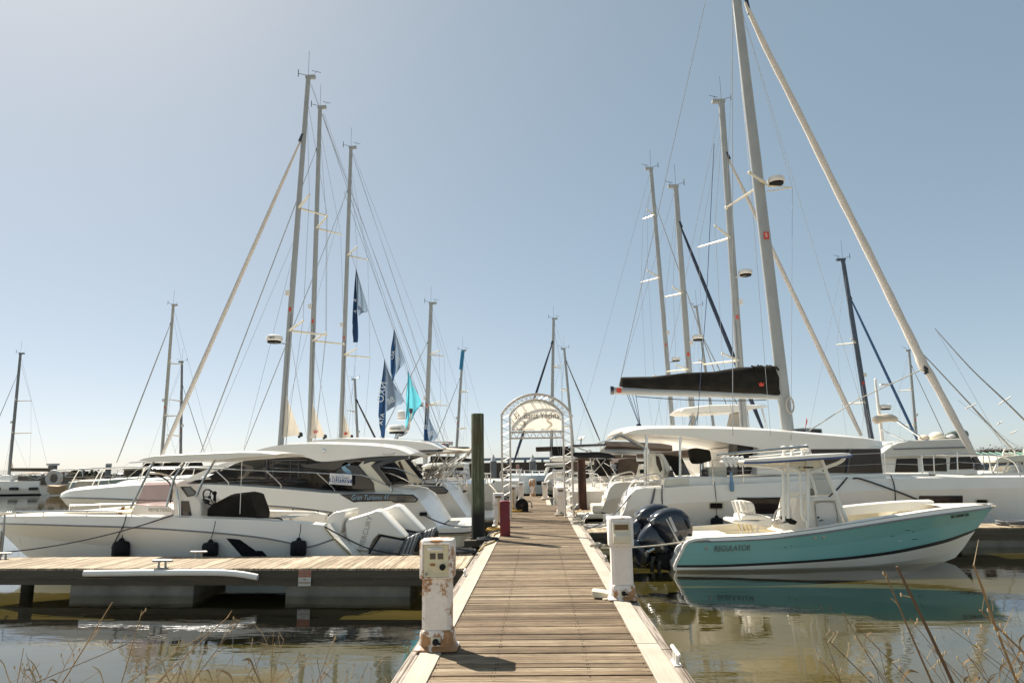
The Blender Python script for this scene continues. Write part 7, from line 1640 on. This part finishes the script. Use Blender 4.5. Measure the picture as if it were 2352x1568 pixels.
# trawler-ish yacht sterns with brown biminis behind
Y = 36.5
root = T('motor_sailer', 'white boat with pale hardtop and brown canopy behind the rusty pile', 'boat', (P(1400, 1120, Y).x, Y, 0))
h, rws = yacht_hull(root, P(1296, 1120, Y).x, P(1296, 1120, Y).x + 11, Y + 1.8, 3.6, 1.2, 1.5)
wedge(root, 'hardtop', [(1264, 1050), (1300, 1046), (1400, 1050), (1420, 1056), (1400, 1062), (1270, 1060)], Y, 3, WHITE, .06)
wedge(root, 'cabin', [(1330, 1062), (1420, 1062), (1430, 1096), (1326, 1096)], Y + .4, 2.4, WHITE, .05)
wedge(root, 'cabin_window', [(1340, 1067), (1412, 1067), (1416, 1080), (1340, 1080)], Y + .36, .08, GLASSD, .01)
wedge(root, 'spray_hood', [(1298, 1066), (1308, 1060), (1328, 1061), (1330, 1094), (1296, 1094)], Y - .2, 2.2, BROWNC, .06)
wedge(root, 'canopy', [(1316, 1056), (1330, 1050), (1412, 1054), (1400, 1062)], Y - .3, 2.4, BROWNC, .05)

# second catamaran roof standing above the long hardtop
Y = 31.5
root = T('flybridge_boat', 'boat whose white flybridge roof on slim posts stands above the catamaran hardtop', 'boat', (P(1660, 950, Y).x, Y, 0))
yacht_hull(root, P(1500, 1100, Y).x, P(1880, 1100, Y).x, Y + 1.3, 3.0, 1.2, 1.6)
wedge(root, 'deckhouse', [(1560, 1100), (1568, 1001), (1775, 1001), (1790, 1100)], Y + .1, 2.4, WHITE)
pts = [(1564, 944), (1572, 938), (1630, 931.5), (1700, 930), (1760, 931), (1766, 934), (1720, 941), (1640, 946), (1580, 947)]
f_ = wpx(pts, Y); m = MB(); m.rings([[Vector((p.x, yy, p.z + dz)) for p in f_] for yy, dz in ((Y, 0), (Y + .3, .06), (Y + 1.4, .10), (Y + 2.5, .06), (Y + 2.8, 0))]); m.build('roof', WHITE, root, smooth=50)
for a, b in (((1592, 946), (1575, 1000)), ((1604, 946), (1588, 1000)), ((1716, 940), (1722, 1000)), ((1750, 937), (1766, 1003))):
    m = MB(); m.tube(wpx([a, b], Y + .3), .04, 8); m.build('roof_post', CHROME, root)
wedge(root, 'spinnaker_chute', [(1684, 946), (1718, 944), (1722, 1000), (1672, 1000)], Y + 1, .7, pm('canvas_white', (.52, .49, .44), (.45, .42, .38), 2, .7), .1)

# motor yacht on the right
Y = 31
root = T('motor_yacht', 'white flybridge motor yacht behind the catamaran bow, with cream dinghy boom', 'motor yacht', (P(2130, 1090, Y).x, Y, 0))
h, rws = yacht_hull(root, P(2010, 1100, Y).x, P(2330, 1100, Y).x, Y + 2, 4, 1.3, 1.5)
wedge(root, 'deckhouse', [(2014, 1090), (2020, 1046), (2235, 1040), (2246, 1080), (2246, 1090)], Y + .5, 3, WHITE)
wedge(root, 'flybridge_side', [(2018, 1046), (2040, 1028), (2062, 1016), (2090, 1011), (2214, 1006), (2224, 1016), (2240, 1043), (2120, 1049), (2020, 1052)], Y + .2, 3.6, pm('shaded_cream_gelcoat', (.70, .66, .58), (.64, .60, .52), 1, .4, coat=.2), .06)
m = MB(); m.tube(wpx([(2052, 1031), (2120, 1029), (2234, 1026)], Y + .17), .03, 6); m.build('trim_line', GREY, root)
for pts in ([(2060, 1053), (2108, 1052), (2110, 1084), (2056, 1084)], [(2120, 1052), (2150, 1051), (2174, 1052), (2176, 1082), (2124, 1081)], [(2184, 1050), (2232, 1048), (2240, 1076), (2182, 1078)]):
    wedge(root, 'cabin_window', pts, Y + .46, .06, GLASSD, .03)
m = MB(); m.ball(P(2152, 1003, Y + 1.5), .34, .34, .24); m.build('stowed_fender', CREAM, root)
m = MB(); m.ball(P(2122, 1006, Y + 1.2), .22, .3, .16); m.build('covered_light', CREAMC, root)
m = MB(); m.tube(cat(wpx([(2168, 1003), (2195, 998), (2212, 996), (2222, 1002)], Y + 1.6), 4), [.08, .14, .18, .2, .2, .2, .2, .2, .2, .2, .16, .12, .08], 10); m.build('green_dinghy', pm('grey_green_hull', (.17, .21, .18), (.13, .16, .14), 3, .6), root)
wedge(root, 'dinghy_outboard', [(2180, 1000), (2192, 996), (2198, 1003), (2182, 1006)], Y + 1.2, .3, PLAST, .04)
m = MB(); m.tube(wpx([(2027, 1012), (2018, 940), (2010, 871)], Y + 1.5), [.09, .08, .05], 8); mm_ = m.build('signal_mast', PLAST, root)
radome(mm_, tuple(P(2034, 938, Y + 1.5)), .26); c = P(2024, 884, Y + 1.5)
m = MB(); m.bx(c.x - .05, c.x + .35, c.y - .1, c.y + .1, c.z - .02, c.z + .05); m.ball(P(2011, 872, Y + 1.5), .07); m.build('radar_bar', PLAST, mm_)
m = MB(); m.tube(cat(wpx([(2008, 968), (2018, 962), (2044, 959), (2060, 964)], Y + 1.2), 4), [.12, .17, .18, .18, .18, .18, .18, .18, .17, .16, .15, .13, .1], 10); m.build('furled_canvas', CREAMC, root)
m = MB(); m.tube(wpx([(2058, 964), (2138, 1020)], Y + 1.2), .05, 8); m.tube(wpx([(2022, 985), (2080, 1012)], Y + 1.3), .025, 6); m.build('davit_boom', CHROME, root)

# sport fishing boats at the right edge with outriggers
Y = 44
root = T('sport_fishing_boat', 'white sport fishing boat with tower and long outrigger poles at the right edge', 'fishing boat', (P(2330, 1085, Y).x, Y, 0))
x0 = P(2262, 1090, Y).x; h, rws = yacht_hull(root, x0, x0 + 11, Y + 1.6, 3.4, 1.2, 1.6)
wedge(root, 'hardtop', [(2286, 1056), (2300, 1048), (2352, 1044), (2400, 1044), (2400, 1060), (2290, 1062)], Y, 2.8, CREAM, .06)
wedge(root, 'console', [(2320, 1070), (2380, 1068), (2390, 1090), (2312, 1092)], Y + .4, 2, WHITE, .06)
for a, b in (((2292, 1060), (2278, 1092)), ((2318, 1060), (2300, 1092)), ((2340, 1056), (2352, 1092)), ((2304, 1048), (2306, 1034)), ((2306, 1032), (2330, 1030)), ((2330, 1030), (2342, 1092)), ((2352, 1030), (2352, 1092)), ((2270, 1046), (2280, 1092)), ((2258, 1046), (2256, 1092))):
    for yy in (Y + .2, Y + 2.6):
        m = MB(); m.tube(wpx([a, b], yy), .05, 8); m.build('tower_tube', PLAST, root)
for k in range(6):
    m = MB(); m.tube(wpx([(2304 + 4 * k, 1040), (2306 + 4 * k, 1048)], Y + .5), .05, 6); m.build('rod_holder', PLAST, root)
for pts, yy in ((((2147, 754), (2230, 846), (2310, 922), (2400, 1012)), Y + .5), (((2086, 780), (2140, 834), (2286, 990), (2334, 1040)), Y + 2.5)):
    m = MB(); m.tube(cat(wpx(pts, yy), 4), [.02, .025, .03, .035, .038, .04, .045, .05, .05, .055, .055, .06, .06], 8); o_ = m.build('outrigger_pole', GALV, root)
for a, b in (((2294, 929), (2322, 911)), ((2218, 938), (2242, 927)), ((2290, 975), (2302, 968)), ((2320, 996), (2336, 989))):
    m = MB(); m.tube(wpx([a, b], Y + .6), .045, 6); m.build('outrigger_spreader', PLAST, root)
m = MB()
for a, b in (((2150, 757), (2310, 1035)), ((2230, 932), (2320, 1036)), ((2200, 918), (2340, 1030)), ((2290, 1000), (2352, 1030))): m.tube(wpx([a, b], Y + .6), .010, 5)
m.build('outrigger_line', WIRE, root)
# grey house-boat roofline above the hardtop, centre right
Y = 62
root = T('wheelhouse_boat', 'grey wheelhouse with dark windows and small flag above the hardtop, right of the mast', 'boat', (P(1850, 1000, Y).x, Y, 0))
wedge(root, 'wheelhouse', [(1790, 1010), (1800, 986), (1846, 982), (1888, 984), (1892, 1010)], Y, 3, pm('grey_wheelhouse', (.30, .33, .33), (.26, .28, .28), 1, .6), .05)
wedge(root, 'window', [(1828, 987), (1850, 987), (1850, 994), (1828, 994)], Y - .05, .06, GLASSD, .01); wedge(root, 'window', [(1862, 986), (1886, 987), (1886, 996), (1862, 996)], Y - .05, .06, GLASSD, .01)
xa_, xb_ = P(1760, 1010, Y).x, P(1960, 1010, Y).x; yacht_hull(root, xa_, xb_, Y + 2, 4.5, 1.6, 2.2)
wedge(root, 'lower_house', [(1785, 1060), (1785, 1010.5), (1905, 1010.5), (1905, 1060)], Y + .2, 3.2, WHITE, .05)
m = MB(); m.tube(wpx([(1850, 982), (1853, 960)], Y + 1), .03, 5); m.add(wpx([(1852, 965), (1855, 963), (1853, 975), (1850, 975)], Y + 1), [(0, 1, 2, 3)]); m.build('ensign', RED, root)

# boats behind the white cruiser bow on the left
Y = 47
root = T('trawler_yacht', 'grey green hulled trawler yacht behind the cruiser bow on the left', 'boat', (P(230, 1110, Y).x, Y, 0))
x0, x1 = P(150, 1110, Y).x, P(310, 1110, Y).x; h, rws = yacht_hull(root, x0, x1, Y + 1.8, 3.6, P(170, 1107, Y).z, P(290, 1097, Y).z, pm('grey_green_gelcoat', (.30, .34, .31), (.25, .29, .27), 1, .45))
wedge(root, 'cabin', [(172, 1108), (178, 1104), (212, 1104), (219, 1120), (172, 1120)], Y - .3, 1.6, CREAMC, .05)
m = MB(); m.tube(wpx([(150, 1096), (180, 1096), (240, 1095), (290, 1094)], Y - .05), .05, 6); m.build('cap_rail', TIMB, h)
for q in (150, 190, 232, 270):
    m = MB(); m.tube(wpx([(q, 1078), (q, 1097)], Y), .02, 5); m.build('stanchion', CHROME, root)
m = MB(); m.tube(wpx([(130, 1079), (170, 1076), (300, 1073), (400, 1076)], Y), .025, 6); m.build('guard_rail', CHROME, root)
Y = 50
root = T('houseboat', 'brown cabin boat with dark roof behind the open boat hardtop', 'boat', (P(320, 1100, Y).x, Y, 0))
wedge(root, 'hull', [(284, 1112), (284, 1100), (520, 1098), (520, 1112)], Y, 4, CREAM); wedge(root, 'cabin', [(284, 1078), (470, 1078), (470, 1100), (284, 1100)], Y + .3, 3, BROWNC); wedge(root, 'roof', [(280, 1079), (280, 1073), (480, 1071), (480, 1079)], Y, 3.6, pm('dim_roof', (.36, .32, .25), (.28, .25, .2), 1, .7))
m = MB(); m.bx(P(284, 1110, Y).x, P(520, 1110, Y).x, Y, Y + 4, -.3, P(400, 1112, Y).z); m.build('float', DARK, root)
for q in (300, 335, 366):
    wedge(root, 'window', [(q, 1082), (q + 22, 1082), (q + 22, 1092), (q, 1092)], Y + .25, .06, GLASSD, .01)
for q in (324, 372, 424):
    wedge(root, 'roof_box', [(q, 1073), (q + 4, 1062), (q + 26, 1061), (q + 30, 1072)], Y + 1, 1, CANV, .06)

# ================================================================ hoses, ropes and coils on the docks
def coil(name, label, c, r, turns, rr, mt, cat_):
    m = MB(); rnd = random.Random(int(c[0] * 97 + c[1] * 13) & 999); pts = []
    for i in range(turns * 12):
        t = i / 12 * 2 * math.pi; q = r * (1 + .25 * math.sin(t * .37 + 1) + rnd.uniform(-.06, .06)); pts.append((c[0] + q * math.cos(t), c[1] + q * .8 * math.sin(t), c[2] + rr + .012 * (i / 12) + rnd.uniform(0, .02)))
    m.tube(cat(pts, 2), rr, 6); return tag(m.build(name, mt, loc=c), label, cat_, 'coils and hoses on the docks')
coil('hose_coil', 'tangled yellow shore power hose at the foot of the pedestal behind the red post', (-1.12, 18.7, DZ), .22, 4, .022, YELLOW, 'hose')
coil('cable_coil', 'black cable heap beside the green pile collar', (-1.2, 16.4, DZ), .20, 4, .022, ROPED, 'cable')
coil('cable_coil', 'dark cable tangle on the end of the left finger pier', (-1.55, 14.2, DZ), .22, 5, .02, ROPED, 'cable')
coil('rope_coil', 'grey rope pile on the right finger pier at the picture edge', (P(2335, 1206, 18.6).x, 18.7, DZ), .32, 6, .03, pm('grey_rope', (.16, .17, .18)), 'rope')
coil('rope_coil', 'pale rope tied round the right dock cleat past the second pedestal', (1.2, 15.1, DZ), .10, 4, .02, ROPEW, 'rope')
coil('rope_coil', 'pale rope knot on the dock edge nearest the catamaran stern', (1.16, 20.6, DZ), .12, 4, .024, ROPEW, 'rope')
coil('rope_coil', 'second pale rope knot on the right dock edge close to the arch foot', (1.18, 21.7, DZ), .10, 3, .024, ROPEW, 'rope')
coil('hose_coil', 'yellow hose heap beside the pedestal by the hose reel', (-.82, 25.8, DZ), .2, 3, .022, YELLOW, 'hose')
coil('rope_coil', 'pale rope heap at the end of the dock under the dinghy', (.45, 33.6, DZ), .25, 4, .03, ROPEW, 'rope')
coil('hose_coil', 'pale yellow hose heap at the foot of the pedestal behind the right arch leg', (.75, 23.7, DZ), .17, 3, .02, ROPEW, 'hose')
rope('power_cable', 'yellow cable lying along the left dock edge below the red post', [(-1.0, 18.4, DZ + .03), (-1.12, 17.4, DZ + .03), (-1.02, 16.2, DZ + .03), (-1.18, 15.4, DZ + .03), (-1.25, 14.6, DZ)], .018, pm('yellow_rope', (.45, .34, .12)), cat_='cable', group='coils and hoses on the docks')
rope('power_cable', 'black cable sagging over the left dock edge by the green pile', [(-1.0, 18.6, DZ + .05), (-1.22, 17.9, DZ + .04), (-1.32, 17.0, .42), (-1.35, 16.2, .4), (-1.15, 15.7, DZ + .03)], .022, ROPED, cat_='cable', group='coils and hoses on the docks')
for lab, x, Yp in (('yellow hose running down the pedestal behind the red post', -1.13, 20.05), ('yellow hose running down the pedestal by the hose reel', -.93, 26.1), ('yellow hose on the pedestal on the left past the arch', -.88, 33.8)):
    rope('water_hose', lab, [(x, Yp - .04, DZ + .8), (x + .02, Yp - .05, DZ + .4), (x - .03, Yp - .06, DZ + .05), (x + .12, Yp - .25, DZ + .02)], .014, YELLOW, cat_='hose', group='coils and hoses on the docks')
rope('mooring_line', 'yellow line crossing the water behind the rusty pile', sag((1.2, 25.2, .5), P(1362, 1135, 31), .2), .022, YELLOW)
rope('mooring_line', 'pale line from the dock to the cluttered cruising yacht', sag((1.2, 24.6, .5), P(1348, 1132, 30.9), .25), .022, ROPEW)

# ================================================================ dry reeds on the bank
def reed(tip, base, Y, lab, grp, seed, plume=0, thick=1.0):
    rnd = random.Random(seed); t_, b_ = P(*tip, Y + rnd.uniform(-.15, .15)), P(*base, Y)
    d = (b_ - t_).normalized(); foot = b_ + d * max(0.05, (b_.z + .15) / max(.2, -d.z)); foot.z = max(foot.z, -.12)
    bow = (t_ - foot).cross(Vector((0, 1, 0))).normalized() * (t_ - foot).length * rnd.uniform(-.05, .05)
    m = MB(); pts = cat([foot, foot.lerp(t_, .35) + bow * .7, foot.lerp(t_, .7) + bow, t_], 5); n_ = len(pts); r0 = .0042 * thick
    m.ct = rnd.uniform(.0, .55); m.tube(pts, [r0 * (1 - .65 * i / n_) for i in range(n_)], 5); P3 = [Vector(p) for p in pts]
    for k in range(rnd.randint(3, 5)):        # curled dry leaves
        i = rnd.randint(3, n_ - 3); p = P3[i]; L = rnd.uniform(.06, .19); sx = rnd.choice((-1, 1)); m.ct = rnd.uniform(.3, 1)
        q = [p, p + Vector((sx * L * .25, rnd.uniform(-.03, .03), L * .55)), p + Vector((sx * L * .45, 0, L * .85)), p + Vector((sx * L * .72, 0, L * rnd.uniform(.55, 1.1)))]
        q = [Vector(v) for v in cat(q, 4)]; w_ = rnd.uniform(.003, .007); nn = len(q)
        up_, lo_ = [], []
        for j, v in enumerate(q):
            s_ = w_ * math.sin(math.pi * (j + .6) / (nn + .2)); up_.append(v + Vector((0, s_ * .5, s_))); lo_.append(v - Vector((0, s_ * .5, s_)))
        m.grid([up_, lo_])
    m.ct = .85
    for k in range(3 + plume * 14):           # seed head
        p = t_.lerp(P3[-5 if not plume else -8], rnd.random() ** 1.2); e = p + Vector((rnd.uniform(-.05, .05), rnd.uniform(-.03, .03), rnd.uniform(.01, .07))) * (1 + plume * .6); m.tube([p, e], [.0022, .001], 4)
        if k % 2 == 0: m.ball(e, .004, .004, .010, 5, 4)
    return tag(m.build('dry_reed', REED, loc=foot), lab, 'reed', grp)
LG, RG = 'dry reeds in front of the left water', 'dry reeds in front of the right water'
LL = 'thin dry brown reed standing in the lower left corner before the water'
left = [((258, 1382), (120, 1600), 3.6, 1.5), ((326, 1402), (248, 1600), 3.7, 1.3), ((555, 1418), (430, 1600), 3.8, 1.0), ((526, 1414), (320, 1600), 3.5, 1.4), ((482, 1448), (300, 1600), 3.6, 1.2), ((470, 1442), (360, 1600), 3.8, 1.0), ((292, 1478), (110, 1590), 3.7, 1.3), ((176, 1478), (118, 1600), 3.9, .8), ((628, 1450), (640, 1600), 4.0, .8), ((616, 1462), (560, 1600), 4.0, .8), ((570, 1460), (600, 1600), 3.9, .8), ((652, 1468), (600, 1600), 4.1, .8), ((700, 1500), (610, 1600), 3.9, .8), ((92, 1522), (50, 1600), 4.0, .7), ((118, 1530), (70, 1600), 3.9, .7), ((420, 1490), (330, 1600), 3.8, .9), ((540, 1500), (470, 1600), 3.9, .8), ((762, 1535), (690, 1600), 4.0, .8), ((846, 1520), (800, 1600), 4.1, .7), ((860, 1515), (830, 1600), 4.2, .7), ((770, 1490), (700, 1600), 4.0, .6), ((350, 1520), (270, 1600), 3.8, .8), ((60, 1500), (90, 1600), 3.9, .6), ((0, 1360), (-60, 1600), 3.6, 1.0), ((500, 1530), (505, 1600), 3.9, .7), ((585, 1540), (540, 1600), 4.0, .7), ((230, 1540), (140, 1600), 3.9, .8), ((820, 1545), (760, 1600), 4.1, .7)]
rq = random.Random(77)
for k in range(18):
    q = rq.uniform(-20, 900); left.append(((q, rq.uniform(1470, 1555)), (q + rq.uniform(-130, 60), 1610), rq.uniform(3.6, 4.2), rq.uniform(.6, 1.0)))
for i, (t_, b_, Y, th) in enumerate(left): reed(t_, b_, Y, LL, LG, 100 + i, 0, th)
RL = 'thin dry straw reed standing in the lower right corner before the water'
reed((2060, 1300), (2180, 1600), 3.3, 'thick dark brown reed stem leaning left in the lower right corner', RG, 201, 0, 3.2)
reed((2030, 1310), (2170, 1600), 3.35, 'dark reed stem beside the thickest one in the lower right corner', RG, 202, 0, 2.0)
reed((2236, 1296), (2372, 1560), 3.2, 'tall golden plumed reed rising highest at the lower right', RG, 203, 1, 2.4)
reed((2250, 1400), (2400, 1600), 3.25, 'second golden plumed reed below the tallest one at the lower right', RG, 204, 1, 2.0)
right = [((1905, 1472), (2020, 1600), 3.7, 1.3), ((1935, 1405), (2080, 1600), 3.6, 1.0), ((1880, 1515), (1970, 1600), 3.8, .9), ((1990, 1500), (2100, 1600), 3.6, .9), ((1960, 1540), (1940, 1600), 3.8, .8), ((2090, 1420), (2240, 1600), 3.5, .9), ((2130, 1480), (2260, 1600), 3.5, .8), ((2010, 1545), (2000, 1600), 3.8, .8), ((2220, 1500), (2330, 1600), 3.4, .9), ((2180, 1440), (2320, 1600), 3.5, .7), ((2300, 1440), (2360, 1600), 3.4, .8), ((1860, 1548), (1900, 1600), 3.9, .7), ((2330, 1510), (2300, 1600), 3.5, .8)]
for k in range(16):
    q = rq.uniform(1880, 2380); right.append(((q, rq.uniform(1430, 1555)), (q + rq.uniform(20, 130), 1610), rq.uniform(3.4, 3.9), rq.uniform(.6, 1.1)))
for i, (t_, b_, Y, th) in enumerate(right): reed(t_, b_, Y, RL, RG, 300 + i, 0, th)
